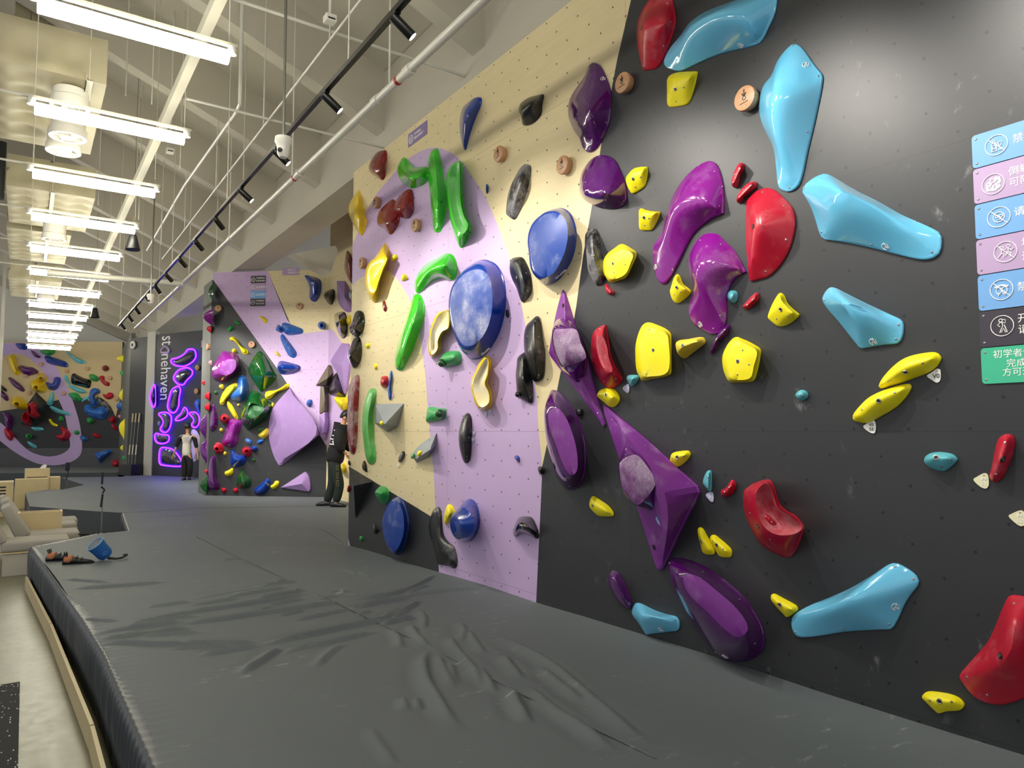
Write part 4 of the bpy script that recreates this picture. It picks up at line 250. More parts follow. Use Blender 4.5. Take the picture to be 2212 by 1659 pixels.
{"l":"red ball on the kickboard of the far wall","w":"F","m":"red","at":[4329,519],"o":[[-182,-4],[-131,123],[9,155],[167,91],[194,-52],[98,-154],[-89,-154]],"s":[[186,11,350]],"p":2.2,"lip":.03,"b":.002,"k":24},
{"n":"climbing_volume","l":"charcoal pyramid volume behind the red funnels on the far wall","c":"climbing volume","w":"F","m":"darkpaint","at":[1175,2509],"o":[[40,652,1],[474,201,1],[511,-281,1],[-14,-649,1],[-465,-537,1]],"s":[[570,53,600]],"p":1,"lip":.03,"b":.002,"k":36},
{"l":"blue kite hold at the top of the narrow grey return wall","w":"R","m":"blue","at":[-903,4494],"o":[[5,341],[55,142],[38,-225],[-12,-341],[-55,-25]],"s":[[-2,8,110]],"p":2.2,"lip":.012,"b":.002,"k":20},
{"l":"yellow cone hold at the top of the narrow grey return wall","w":"R","m":"yellow","at":[893,4335],"o":[[-121,8],[121,118],[121,-118],[-68,-71]],"s":[[-20,2,220]],"p":2.2,"lip":.012,"b":.002,"k":20},
{"l":"green knob on the return wall with a yellow chip under it","w":"R","m":"green2","at":[1215,3795],"o":[[-89,-8],[-11,101],[89,54],[82,-85],[-26,-101]],"s":[[-11,-8,110]],"p":2.2,"lip":.012,"b":.002,"k":20},
{"l":"yellow leaf hold in the middle of the narrow grey return wall","w":"R","m":"yellow","at":[1411,3002],"o":[[-85,-92],[54,216],[85,62],[54,-185],[-38,-216]],"s":[[2,-31,110]],"p":2.2,"lip":.012,"b":.002,"k":20},
{"l":"pale blue drop macro under the yellow leaf on the return wall","w":"R","m":"blue2","at":[847,2619],"o":[[-141,-31],[-47,157],[110,157],[141,-63],[16,-157],[-110,-157]],"s":[[-16,0,165]],"p":2.2,"lip":.012,"b":.002,"k":20},
{"l":"big yellow angular macro low on the return wall","w":"R","m":"yellow","at":[3403,1783],"o":[[-150,158],[36,358],[93,186],[150,129],[136,-358],[36,-215],[-36,-43]],"s":[[7,72,165]],"p":2.2,"lip":.012,"b":.002,"k":20},
{"l":"chalky pink pebble on the return wall above the big yellow angular macro","w":"R","m":"pink","at":[410,2252],"o":[[-56,0],[8,79],[56,16],[40,-79],[-30,-64]],"s":[[-2,0,83]],"p":2.2,"lip":.012,"b":.002,"k":20},
{"l":"small yellow egg near the foot of the return wall","w":"R","m":"yellow","at":[2881,1153],"o":[[-44,7],[0,95],[44,36],[29,-95],[-20,-80]],"s":[[-3,-7,83]],"p":2.2,"lip":.012,"b":.002,"k":20},
{"l":"green chip near the foot of the return wall","w":"R","m":"green2","at":[4301,857],"o":[[-76,0],[7,69],[76,55],[62,-69],[-35,-69]],"s":[[7,0,83]],"p":2.2,"lip":.012,"b":.002,"k":20},
{"n":"light_hold","l":"topmost long bean shaped smoky hold outlined in violet light on the logo wall","c":"light up hold","w":"S","m":"smoke","at":[1289,3840],"o":[[487,176],[531,-10],[366,-156],[50,-250],[-322,-218],[-538,-115],[-519,-22],[-239,12],[34,107],[167,224],[349,229]],"s":[[485,44,100],[-193,-139,100]],"p":1.8,"lip":.012,"b":.002,"k":28},
{"n":"light_hold","l":"second from top heart shaped smoky hold outlined in violet light on the logo wall","c":"light up hold","w":"S","m":"smoke","at":[1295,3299],"o":[[184,240],[393,139],[376,17],[155,-129],[23,-248],[-209,-225],[-403,-79],[-385,45],[-182,193]],"s":[[250,42,150],[29,-103,150]],"p":1.8,"lip":.012,"b":.002,"k":28},
{"n":"light_hold","l":"tall leaning oval smoky hold outlined in violet light on the logo wall","c":"light up hold","w":"S","m":"smoke","at":[927,2636],"o":[[165,375],[276,264],[226,49],[215,-198],[62,-381],[-148,-363],[-272,-221],[-236,-3],[-108,274]],"s":[[259,197,120],[94,-230,120]],"p":1.8,"lip":.012,"b":.002,"k":28},
{"n":"light_hold","l":"kidney shaped lower left smoky hold outlined in violet light on the logo wall","c":"light up hold","w":"S","m":"smoke","at":[552,1966],"o":[[-290,253],[14,296],[260,200],[284,-17],[179,-234],[-4,-296],[-196,-203],[-65,-16],[-118,110]],"s":[[226,167,120],[241,-141,120]],"p":1.8,"lip":.012,"b":.002,"k":28},
{"n":"light_hold","l":"small sickle shaped smoky hold outlined in violet light on the logo wall","c":"light up hold","w":"S","m":"smoke","at":[1276,2207],"o":[[118,182],[259,73],[221,-79],[-49,-184],[-257,-182],[-192,-90],[-12,15]],"s":[[251,41,80],[-38,-139,80]],"p":1.8,"lip":.012,"b":.002,"k":28},
{"n":"light_hold","l":"hook shaped right hand smoky hold outlined in violet light on the logo wall","c":"light up hold","w":"S","m":"smoke","at":[1823,2026],"o":[[-209,192],[32,219],[203,96],[199,-114],[51,-219],[-106,-143],[-3,8]],"s":[[159,125,100],[192,-115,100]],"p":1.8,"lip":.012,"b":.002,"k":28},
{"n":"light_hold","l":"small bowl shaped left hand smoky hold outlined in violet light on the logo wall","c":"light up hold","w":"S","m":"smoke","at":[427,1491],"o":[[-258,149],[-19,118],[311,87],[319,-68],[88,-147],[-197,-118],[-309,23]],"s":[[-25,9,100],[308,-21,100]],"p":1.8,"lip":.012,"b":.002,"k":28},
{"n":"light_hold","l":"large triangular lowest smoky hold outlined in violet light on the logo wall","c":"light up hold","w":"S","m":"smoke","at":[859,954],"o":[[-475,233],[-194,268],[136,194],[517,-136],[432,-259],[-405,-231],[-505,-125]],"s":[[-75,71,120],[397,-133,120]],"p":1.8,"lip":.012,"b":.002,"k":28},
{"n":"light_hold","l":"smoky hold outlined in violet light on the pale pillar left of the logo wall","c":"light up hold","w":"K","m":"smoke","at":[1324,2757],"o":[[64,330],[123,202],[149,-272],[50,-333],[-117,-108],[-102,82]],"s":[[296,-1,200]],"p":1.5,"lip":.012,"b":.03,"k":28},
{"l":"blue drop hold at the right of the logo wall beside the tower side","w":"S","m":"blue2","at":[1935,2385],"o":[[-152,104],[-27,232],[139,189],[157,-21],[144,-232],[31,-125]],"s":[[208,63,150]],"p":1.6,"lip":.012,"b":.002,"k":28},
{"l":"tiny pale chip left of the kidney shaped light on the logo wall","w":"S","m":"grey","at":[252,1939],"o":[[-58,13],[15,67],[67,13],[44,-66],[-23,-66]],"s":[[83,-4,60]],"p":1.6,"lip":.012,"b":.002,"k":20},
{"l":"large pale lilac oval hold half hidden behind the person in the cream shirt","w":"S","m":"pale_lilac","at":[1866,1287],"o":[[-164,457],[12,442],[172,261],[195,21],[130,-279],[-15,-462],[-136,-193],[-196,169]],"s":[[149,175,120],[139,-183,100]],"p":1.8,"lip":.012,"b":.002,"k":28},
]
MARKERS = [["A",-2.488,3.551,.07,"round wooden marker with a down arrow beside the tall pale blue macro"],["A",-3.471,4.048,.07,"round wooden marker with a down arrow on the plywood edge beside the tall purple leaf"],["A",-4.13,3.687,.07,"round wooden marker with a down arrow left of the rounded purple macro"],["A",-5.007,4.059,.07,"round wooden marker with a down arrow under the blue shark fin"],["A",-7.62,4.34,.07,"round wooden marker with a down arrow left of the dark red spade pair"],["A",-6.595,3.826,.07,"round wooden marker with a down arrow right of the dark red spade pair"],["A",-8.026,3.711,.07,"round wooden marker with a down arrow at the wall edge beside the yellow scoop"],["B",.161,4.236,.07,"round wooden marker at the top of the lit dark strip of the angled wall"],["B",.906,3.476,.07,"round wooden marker right of the yellow bone on the angled wall"],["B",1.909,4.248,.07,"round wooden marker on the plywood left of the large blue sail macro"],["L",.765,3.449,.07,"wooden marker seen edge on, on the narrow grey tower side"],["S",1.909,3.523,.08,"upper round wooden marker on the logo wall"],["S",1.889,2.847,.08,"lower round wooden marker on the logo wall"],["F",1.371,4.203,.08,"small wooden marker on the lilac band above the long blue faceted macro, far wall"],["F",2.347,3.951,.08,"small wooden marker on the plywood above the large black macro, far wall"],["F",3.111,4.041,.08,"small wooden marker on the plywood left of the dark red ball, far wall"],["F",.832,3.773,.08,"small wooden marker under the purple bone macro, far wall"],["F",.983,3.12,.08,"small wooden marker left of the charcoal pyramid tip, far wall"],["F",2.261,3.12,.08,"small wooden marker on the lilac band left of the green dome, far wall"],["F",3.963,3.692,.08,"small wooden marker right of the upper red hook, far wall"],["F",4.239,2.917,.08,"small wooden marker right of the lower red hook, far wall"]]
TAGS = [[-1.5574,1.9426,.002,"white","V0","white drop shaped tag reading V0 at the right end of the upper yellow banana edge",[[-.036,.0036],[-.0127,.0181],[.006,.0309],[.0209,.0253],[.0214,-.0096],[.016,-.0252],[.0037,-.0295],[-.02,-.0135]]],[-1.8565,1.7217,.002,"white","V0\n53","white drop shaped tag reading V0 under the lower yellow banana edge",[[-.0361,.0022],[-.0207,.0137],[.0068,.032],[.0213,.0249],[.0251,-.001],[.0195,-.0268],[.0047,-.0297],[-.0216,-.0153]]],[-1.3868,1.4937,.002,"cream","V4\n53","cream drop shaped tag with faint writing beside the foot of the crimson capsule",[[-.0353,.0041],[-.0217,.0175],[.0068,.0342],[.0203,.0273],[.0226,-.0078],[.0159,-.0258],[.0043,-.0291],[-.0138,-.0201]]],[-1.2624,1.3543,.002,"cream","V4\n53","cream drop shaped tag cut by the right edge of the picture",[[-.0354,.0053],[-.0232,.0162],[.0076,.0322],[.0221,.0229],[.0251,-.0058],[.018,-.0258],[.0029,-.0298],[-.018,-.015]]],[-3.5097,1.9857,.002,"lavender","V2","pale lavender tag reading V2 hanging below the small turquoise chip of the upright yellow pad",[[-.0398,-.0005],[-.0172,.0198],[.0137,.0267],[.0232,.0092],[.019,-.0246],[.0006,-.0306]]],[-2.8195,1.3213,.002,"lavender","V2","pale lavender tag reading V2 below the narrow turquoise crimp",[[-.0357,.0117],[.0045,.0308],[.0191,.0156],[.0202,-.0173],[.0087,-.0278],[-.0173,-.0129]]],[-3.0782,1.1726,.16,"skytag","V3\n51","sky blue tag stuck on the large pyramid volume under the bean hold",[[-.0256,.0094],[-.0094,.0277],[.0165,.0211],[.018,-.0126],[.0104,-.0285],[-.0103,-.0171]]],[-5.2773,1.8516,.002,"lavender","V2","left one of two pale tags under the lower yellow S hold",[[-.0266,.0149],[.0008,.022],[.0245,.0138],[.021,-.015],[.001,-.0263],[-.021,-.0094]]],[-5.2099,1.8735,.002,"lavender","V2","right one of two pale tags under the lower yellow S hold",[[-.0249,.0155],[.0002,.0263],[.0235,.0143],[.0218,-.0144],[.0004,-.0283],[-.0212,-.0134]]],[-5.4736,1.6896,.002,"lavender","V2","upper one of two pale tags beside the long matt black blade hold",[[-.0251,.0153],[.0018,.0232],[.0267,.0133],[.0211,-.0123],[-.0017,-.0272],[-.023,-.0124]]],[-5.4876,1.6271,.002,"lavender","V2","lower one of two pale tags beside the long matt black blade hold",[[-.0281,.0153],[-.003,.0234],[.0277,.0137],[.024,-.0109],[.0011,-.027],[-.0221,-.0144]]],[-7.0221,1.3416,.002,"cream","V1","pale tag under the small chalky black capsule",[[-.0256,.0083],[-.0012,.0293],[.0268,.0103],[.0245,-.0087],[-.0026,-.0263],[-.0223,-.0129]]],[-7.8226,1.2613,.002,"cream","V1","pale tag beside the small black teardrop under the green rail",[[-.0243,.0096],[.0014,.0235],[.0246,.0092],[.022,-.0114],[-.0036,-.0215],[-.0204,-.0094]]],[-7.1852,2.0898,.002,"pinktag","V3","pale pink tag at the foot of the thin blue sliver",[[-.0286,.0101],[-.0003,.0308],[.0288,.0113],[.0266,-.0128],[-.0017,-.0275],[-.0251,-.012]]]]
SIGNS = [["signblue","topmost blue rule sign with a bottle icon at the right picture edge",-1.373,2.957,2.811,[-1.28,2.883],[["禁止",-1.222,2.886]]],["signlilac","lilac rule sign with a down climbing icon, second of the stacked signs",-1.373,2.811,2.657,[-1.298,2.723],[["倒攀",-1.242,2.755],["可降",-1.242,2.709]]],["signblue","blue rule sign with a crossed out face icon",-1.373,2.657,2.506,[-1.283,2.58],[["请",-1.229,2.584]]],["signlilac","lilac rule sign with two crossed out running figures",-1.373,2.506,2.354,[-1.265,2.431],[["场",-1.208,2.454],["追",-1.209,2.399]]],["signblue","blue rule sign with crossed out bare feet",-1.373,2.354,2.201,[-1.285,2.278],[["禁",-1.23,2.278]]],["signdark","dark rule sign with a shouting figure icon",-1.373,2.201,2.048,[-1.289,2.129],[["开",-1.234,2.15],["请",-1.234,2.105]]],["signgreen","green beginner notice, lowest of the stacked signs",-1.373,2.048,1.895,None,[["初学者请",-1.328,2.012],["完成",-1.281,1.972],["方可进",-1.297,1.936]]]]
SMALL_SIGN = [-6.864,-6.426,4.889,4.745]
BACK_SIGNS = [[.775,4.897],[1.094,4.911],[1.218,4.28],[.901,4.261],[1.515,5.019],[1.859,5.083],[1.876,4.934],[1.551,4.864]]
PAINT = {"A":[["ply",[[-9517,4972],[-4044,4977],[-3780,4943],[-3268,4890],[-3434,4626],[-3578,4267],[-3744,3748],[-3860,3295],[-3956,2978],[-4038,2618],[-4133,2287],[-4228,2142],[-4275,2002],[-4351,1742],[-4416,1559],[-4461,1437],[-4501,1422],[-6578,2],[-9280,257]]],["lilac",[[-4598,-316],[-4547,358],[-4509,820],[-4471,1281],[-4465,1437],[-4512,1729],[-4531,1971],[-4596,2274],[-4685,2559],[-4730,2700],[-4803,2884],[-4905,3116],[-5061,3412],[-5279,3746],[-5454,3949],[-5654,4169],[-5866,4344],[-6089,4472],[-6323,4565],[-6571,4608],[-6836,4622],[-7114,4599],[-7407,4535],[-7725,4467],[-8052,4309],[-8361,4077],[-9445,3537],[-10555,1918],[-9600,-581],[-6552,-1336]]],["ply",[[-9081,3356],[-8393,3522],[-8027,3567],[-7697,3560],[-7379,3501],[-7175,3401],[-6996,3270],[-6857,3150],[-6789,3070],[-6699,2949],[-6563,2698],[-6484,2461],[-6419,2232],[-6382,2008],[-6328,1730],[-6275,1456],[-6244,1349],[-6212,1141],[-6195,974],[-6189,856],[-6285,278],[-8937,242]]],["dark",[[-8989,1372],[-8472,1280],[-6275,874],[-6189,856],[-6107,329],[-6578,2],[-9271,78]]],["lilac",[[-8714,728],[-8517,515],[-8279,218],[-8690,160]]]],"B":[["lilac",[[-52,4912],[33,4812],[1498,2914],[1864,2374],[2624,1256],[2608,4442],[2317,4306],[1836,3744],[1633,3986],[1191,5005],[990,5836],[-229,5681]]],["ply",[[1191,5005],[1777,3745],[1995,3694],[2328,3726],[2542,3761],[2527,5784],[990,5836]]]],"C":[["ply",[[-679,6129],[2062,5456],[2234,197],[-356,-60]]],["lilac",[[-221,3780],[50,3776],[317,3679],[655,3468],[832,3360],[927,1106],[789,402],[591,-667],[-48,-757],[153,1078]]]],"F":[["ply",[[-1301,5896],[4225,5896],[4465,4987],[4394,3112],[4218,2250],[4034,2594],[2637,3026],[1648,2767],[1216,3164],[828,2594],[-96,2456],[-1124,2336]]],["kick_lit",[[-6000,300],[6000,300],[6000,1083],[-6000,1083]]],["lilac",[[-1262,5109],[-216,5004],[165,5004],[824,5004],[1529,4725],[1900,4151],[2271,3544],[2555,2939],[2748,2422],[2906,1906],[2999,1306],[3009,1049],[2933,793],[2650,588],[2226,468],[1798,451],[1367,519],[929,707],[489,963],[-45,1357],[-1120,2250],[-1150,2853],[-77,2043],[282,1734],[554,1426],[1002,1015],[1439,827],[1870,775],[2295,878],[2544,1083],[2552,1306],[2445,1820],[2283,2422],[2037,2939],[1756,3458],[1388,3978],[937,4412],[583,4586],[235,4604],[-106,4499],[-1214,4151]]]]}
WRINKLES = [[.035,.022,[[1200,4514],[1372,4562],[1602,4606],[1879,4663],[2107,4654],[2292,4681]]],[.03,.02,[[872,5642],[1188,5655],[1528,5669],[1775,5728],[1978,5749]]],[.025,.014,[[828,5346],[1120,5322],[1414,5338],[1656,5339],[2002,5349]]],[.025,.016,[[1525,5820],[1804,5826],[1972,5919]]],[.03,.016,[[804,4898],[1053,4729],[1259,4567]]],[.025,.012,[[868,4542],[1116,4526],[1248,4527]]],[.03,.02,[[2049,5354],[2240,5374],[2439,5356],[2711,5505],[3006,5769],[3224,6038]]],[.03,.016,[[2426,5326],[2680,5273],[2936,5267],[3237,5193]]],[.025,.018,[[2055,5102],[2263,5172],[2470,5180],[2555,5123]]],[.028,.02,[[2032,4704],[2215,4796],[2424,4921],[2604,5090]]],[.025,.016,[[2016,4571],[2204,4618],[2336,4651]]],[.02,.012,[[1265,4273],[1426,4361],[1636,4359],[1980,4430]]],[.025,.016,[[988,4073],[1143,4213],[1332,4425]]],[.025,.01,[[1365,3946],[1550,4188],[1679,4282]]],[.04,.022,[[2037,3903],[1891,3667],[1783,3413],[1723,3198],[1655,2962],[1625,2758]]],[.03,.015,[[2304,4106],[2204,3880],[2141,3660],[2093,3454],[1960,3161]]],[.03,.014,[[2514,4349],[2428,4127],[2281,3922]]],[.03,.014,[[2445,4838],[2391,4614],[2225,4318]]],[.025,.014,[[2225,4486],[2114,4234],[2064,3930]]],[.04,.018,[[2544,3943],[2511,3582],[2483,3267],[2398,2963],[2316,2678],[2186,2178]]],[.035,.014,[[2349,3561],[2255,3307],[2213,3156]]],[.035,.014,[[2085,3142],[2059,2970],[1925,2701]]],[.035,.016,[[2181,3077],[2102,2767],[2100,2557],[2035,2239]]],[.03,.012,[[2045,3643],[1910,3361],[1901,3266]]],[.03,.008,[[1313,3065],[1275,2838],[1243,2624]]],[.02,.008,[[2608,6680],[2592,6358]]],[.02,.008,[[2676,6520],[2624,6128]]],[.02,.008,[[1707,7846],[1897,7784]]],[.03,.006,[[1065,6056],[1505,6151],[2001,6257]]],[.03,.014,[[393,5367],[526,5434],[773,5392],[1031,5348]]],[.03,.018,[[394,5254],[547,5224],[748,5205],[1002,5195]]],[.025,.014,[[415,5130],[570,5062],[706,4899],[926,4785]]],[.02,.01,[[359,5892],[590,5668]]],[.02,.01,[[304,7443],[513,7197],[668,7023]]],[.025,.012,[[338,6983],[554,6901],[860,6825],[1077,6815]]],[.02,.01,[[779,5997],[1117,5982]]],[.02,.01,[[716,5628],[1055,5634]]],[.016,.012,[[1319,5959],[1879,6068]]],[.016,.012,[[1032,5863],[1440,5877]]],[.016,.012,[[1531,5526],[1852,5598]]],[.016,.012,[[1381,5361],[1566,5502]]],[.016,.012,[[1532,5195],[1738,5249]]],[.016,.012,[[1786,5353],[2049,5354]]],[.016,.012,[[1552,5000],[2055,5102]]],[.016,.012,[[1973,4897],[2147,4973]]],[.016,.012,[[2138,4785],[2366,4960]]],[.016,.012,[[2032,5118],[2180,5192]]],[.016,.012,[[1980,4710],[2128,4730]]],[.016,.012,[[2171,4701],[2399,4869]]],[.016,.012,[[1671,6209],[1947,6293]]],[.016,.012,[[1773,6300],[1989,6218]]],[.016,.012,[[634,5621],[1092,5493]]],[.016,.012,[[560,5445],[950,5378]]],[.016,.012,[[640,5180],[1004,5037]]],[.016,.012,[[744,4778],[1087,4636]]],[.016,.012,[[1925,5549],[2105,5543]]],[.016,.012,[[2066,5689],[2242,5652]]],[.016,.012,[[2623,5395],[2910,5549]]],[.016,.012,[[2434,5205],[2640,5260]]],[.022,.012,[[2029,4450],[2016,4249],[1907,3991]]],[.022,.012,[[2041,3769],[1912,3466],[1850,3236]]],[.022,.012,[[2461,4158],[2308,3765],[2268,3616]]],[.022,.012,[[2127,3469],[2050,3232],[1987,3080]]],[.022,.012,[[2072,3054],[1970,2856],[1919,2680]]],[.022,.012,[[2403,3282],[2333,3007],[2272,2737]]],[.022,.012,[[1638,3255],[1588,3115]]],[.022,.012,[[1585,3291],[1527,3129]]]]
SEAM = [[1.798,9.612],[1.922,7.03],[1.971,5.962],[2.004,5.275],[2.038,4.499],[2.064,3.93],[2.078,3.408],[2.08,3.049],[2.112,2.428],[2.124,2.118]]
WALL_FOOT = [[8.463,.315],[7.132,.351],[6.117,.371],[5.272,.385],[4.547,.393],[3.982,.409],[2.799,.417],[2.189,.418],[1.283,.435]]
NEAR_PERSON = {"pelvis":[4.481,12.156,1.152],"waist":[4.505,12.139,1.353],"chest":[4.561,12.101,1.652],"neck":[4.599,12.075,1.821],"headb":[4.619,12.062,1.878],"head":[4.638,12.049,1.943],"shl":[4.645,12.237,1.725],"ell":[4.725,12.232,1.47],"wrl":[4.765,12.132,1.341],"shr":[4.489,11.957,1.716],"elr":[4.465,11.925,1.462],"wrr":[4.573,11.9,1.334],"hipl":[4.514,12.242,1.1],"knl":[4.495,12.267,.76],"anl":[4.412,12.323,.454],"tol":[4.372,12.35,.398],"hipr":[4.449,12.068,1.108],"knr":[4.536,11.997,.775],"anr":[4.471,12.03,.467],"tor":[4.57,11.962,.419],"ta":[4.449,11.935,1.129],"tb":[4.461,11.927,.751],"ca":[4.435,11.945,1.732],"cb":[4.41,11.962,1.628],"cc":[4.384,11.98,1.589],"cd":[4.372,11.988,1.486]}
FAR_PERSON = {"pelvis":[3.609,20.934,1.042],"waist":[3.605,20.936,1.203],"chest":[3.608,20.934,1.476],"neck":[3.615,20.929,1.625],"headb":[3.613,20.931,1.7],"head":[3.616,20.929,1.787],"shl":[3.462,21.033,1.563],"ell":[3.388,21.107,1.327],"wrl":[3.329,21.159,1.103],"shr":[3.76,20.831,1.576],"elr":[3.823,20.813,1.302],"wrr":[3.861,20.799,1.079],"hipl":[3.547,20.975,1.018],"knl":[3.56,20.931,.722],"anl":[3.572,20.959,.462],"tol":[3.52,20.848,.408],"hipr":[3.671,20.891,1.018],"knr":[3.691,20.83,.735],"anr":[3.694,20.936,.471],"tor":[3.706,21.061,.414],"ba":[3.496,20.817,1.515],"bb":[3.649,20.713,1.527]}
LOGO = [.485,.219,4.523,4.231,4.011,2.641]

# ------------------------------------------------------------------ materials
def lin(h):
    h = h.lstrip('#'); r = []
    for i in (0, 2, 4):
        c = int(h[i:i+2], 16)/255
        r.append(c/12.92 if c <= .04045 else ((c+.055)/1.055)**2.4)
    return tuple(r)+(1,)
MATS = {}
def new_mat(name):
    m = bpy.data.materials.new(name); m.use_nodes = True; MATS[name] = m
    return m, m.node_tree, m.node_tree.nodes['Principled BSDF']
def ramp(nt, fac, a, b):
    n = nt.nodes.new('ShaderNodeMapRange'); n.interpolation_type = 'SMOOTHSTEP'
    n.inputs['From Min'].default_value = a; n.inputs['From Max'].default_value = b
    nt.links.new(fac, n.inputs['Value']); return n.outputs['Result']
def mth(nt, op, a, b=None):
    n = nt.nodes.new('ShaderNodeMath'); n.operation = op
    for i, v in enumerate((a, b)):
        if v is None: continue
        if isinstance(v, (int, float)): n.inputs[i].default_value = v
        else: nt.links.new(v, n.inputs[i])
    return n.outputs[0]
def mixc(nt, f, a, b):
    n = nt.nodes.new('ShaderNodeMix'); n.data_type = 'RGBA'
    for k, v in ((0, f), (6, a), (7, b)):
        if isinstance(v, (int, float)): n.inputs[k].default_value = v
        elif isinstance(v, tuple): n.inputs[k].default_value = v
        else: nt.links.new(v, n.inputs[k])
    return n.outputs[2]
def coords(nt, randomise=False, scale=None):
    tc = nt.nodes.new('ShaderNodeTexCoord'); out = tc.outputs['Object']
    if randomise:
        oi = nt.nodes.new('ShaderNodeObjectInfo'); vm = nt.nodes.new('ShaderNodeVectorMath'); vm.operation = 'ADD'
        mul = nt.nodes.new('ShaderNodeMath'); mul.operation = 'MULTIPLY'; mul.inputs[1].default_value = 37.0
        nt.links.new(oi.outputs['Random'], mul.inputs[0])
        nt.links.new(out, vm.inputs[0]); nt.links.new(mul.outputs[0], vm.inputs[1]); out = vm.outputs[0]
    if scale:
        mp = nt.nodes.new('ShaderNodeMapping'); mp.inputs['Scale'].default_value = scale
        nt.links.new(out, mp.inputs['Vector']); out = mp.outputs[0]
    return out
def noise(nt, vec, scale, detail=3, rough=.5):
    n = nt.nodes.new('ShaderNodeTexNoise'); n.inputs['Scale'].default_value = scale
    n.inputs['Detail'].default_value = detail; n.inputs['Roughness'].default_value = rough
    nt.links.new(vec, n.inputs['Vector']); return n.outputs['Fac']
def bump(nt, b, h, strength, dist=.002):
    n = nt.nodes.new('ShaderNodeBump'); n.inputs['Strength'].default_value = strength; n.inputs['Distance'].default_value = dist
    nt.links.new(h, n.inputs['Height']); nt.links.new(n.outputs[0], b.inputs['Normal'])
def plain(name, hexc, rough=.5, metal=0.0, coat=0.0, emit=None, strength=0.0, grain=0.0, vary=0.0, spec=.5):
    m, nt, b = new_mat(name)
    c = lin(hexc); b.inputs['Base Color'].default_value = c; b.inputs['Roughness'].default_value = rough
    b.inputs['Metallic'].default_value = metal; b.inputs['Coat Weight'].default_value = coat; b.inputs['Coat Roughness'].default_value = .06
    b.inputs['Specular IOR Level'].default_value = spec
    if emit: b.inputs['Emission Color'].default_value = lin(emit); b.inputs['Emission Strength'].default_value = strength
    if grain or vary:
        v = coords(nt, True)
        if vary:
            f = noise(nt, v, 5, 4, .6)
            nt.links.new(mixc(nt, f, tuple(x*(1-vary) for x in c[:3])+(1,), tuple(min(1, x*(1+vary)) for x in c[:3])+(1,)), b.inputs['Base Color'])
        if grain: bump(nt, b, noise(nt, v, 260, 2), grain, .001)
    return m
def hold_mat(name, hexc, rough, chalk=0.0, coat=0.0, grain=.0, lo=.5, hi=.72, cs=7):
    """moulded hold: plain resin, chalk dust smeared over it in patches"""
    m, nt, b = new_mat(name); c = lin(hexc)
    b.inputs['Roughness'].default_value = rough; b.inputs['Coat Weight'].default_value = coat; b.inputs['Coat Roughness'].default_value = .05
    v = coords(nt, True)
    f = mth(nt, 'MULTIPLY', ramp(nt, noise(nt, v, cs, 5, .62), lo, hi), chalk)
    fine = ramp(nt, noise(nt, v, 60, 3, .7), .35, .75)
    f = mth(nt, 'MULTIPLY', f, mth(nt, 'ADD', mth(nt, 'MULTIPLY', fine, .5), .5))
    nt.links.new(mixc(nt, f, c, (.74, .72, .75, 1)), b.inputs['Base Color'])
    nt.links.new(mth(nt, 'ADD', mth(nt, 'MULTIPLY', f, .5), rough), b.inputs['Roughness'])
    if grain: bump(nt, b, noise(nt, v, 300, 2), grain, .001)
    return m
hold_mat('red', '#b4122e', .32, .12, 0, .06); hold_mat('dred', '#7d0d17', .22, .05, .3)
hold_mat('chalky_red', '#a8162f', .5, .3, 0, .1, .40, .75, 5); hold_mat('chalky_dred', '#84121f', .4, .75, 0, .1, .42, .62, 4)
hold_mat('lblue', '#68bde3', .12, .06, .5); hold_mat('teal', '#5fb6c4', .3, .25, 0, .05)
hold_mat('yellow', '#f3e312', .48, .12, 0, .12); hold_mat('yellow2', '#e0c936', .5, .25, 0, .12); hold_mat('yellow3', '#e6c40c', .22, .05, .3)
hold_mat('chalky_yellow', '#e0c93a', .5, 1.0, 0, .08, .22, .52, 3)
hold_mat('purple', '#4d0a5e', .1, .04, .6); hold_mat('purpleb', '#7b1480', .16, .10, .5); hold_mat('purplem', '#762a88', .55, .14, 0, .12)
hold_mat('chalky_purple', '#68236f', .5, .42, 0, .1, .36, .66, 5); hold_mat('purplepaint', '#9678ae', .55, .1, 0, .08); hold_mat('darkpaint', '#26272a', .55, .1, 0, .08)
hold_mat('green', '#33c01f', .16, .05, .4); hold_mat('chalky_green', '#4cb044', .4, .4, .1, .05, .35, .75, 4); hold_mat('green2', '#2f9a4e', .4, .15, 0, .06)
hold_mat('dgreen', '#0f4a1c', .1, .12, .6, 0, .58, .75, 3); hold_mat('dgreenm', '#2c6138', .5, .15, 0, .08)
hold_mat('blue', '#073796', .18, .06, .4, 0, .55, .8, 9); hold_mat('bluem', '#083a92', .42, .16, 0, .08); hold_mat('blue2', '#2461b4', .4, .35, 0, .06)
hold_mat('chalky_blue', '#093c94', .42, .8, 0, .08, .40, .66, 1.7)
hold_mat('black', '#0f1011', .34, .16, .1, .08, .5, .75); hold_mat('blackg', '#060607', .07, .05, .7, 0, .6, .8); hold_mat('chalky_black', '#101011', .36, .45, 0, .1, .4, .65)
hold_mat('grey', '#8d9396', .55, .15, 0, .15); hold_mat('pink', '#cc6f7c', .4, .3); hold_mat('pale_lilac', '#cdbcd8', .4); hold_mat('smoke', '#2c2a3e', .15, .15, .4)
plain('steel', '#b9b9b6', .28, .9); plain('bolt_dark', '#15151a', .5); plain('white_paint', '#e9e6dc', .55, grain=.05)
plain('mark_white', '#f2f0ee', .5); plain('mark_black', '#141416', .6); plain('faint_mark', '#d9d6b4', .6)
plain('black_metal', '#0b0b0c', .35); plain('black_plastic', '#101012', .45); plain('grey_metal', '#8d8c85', .35, .7)
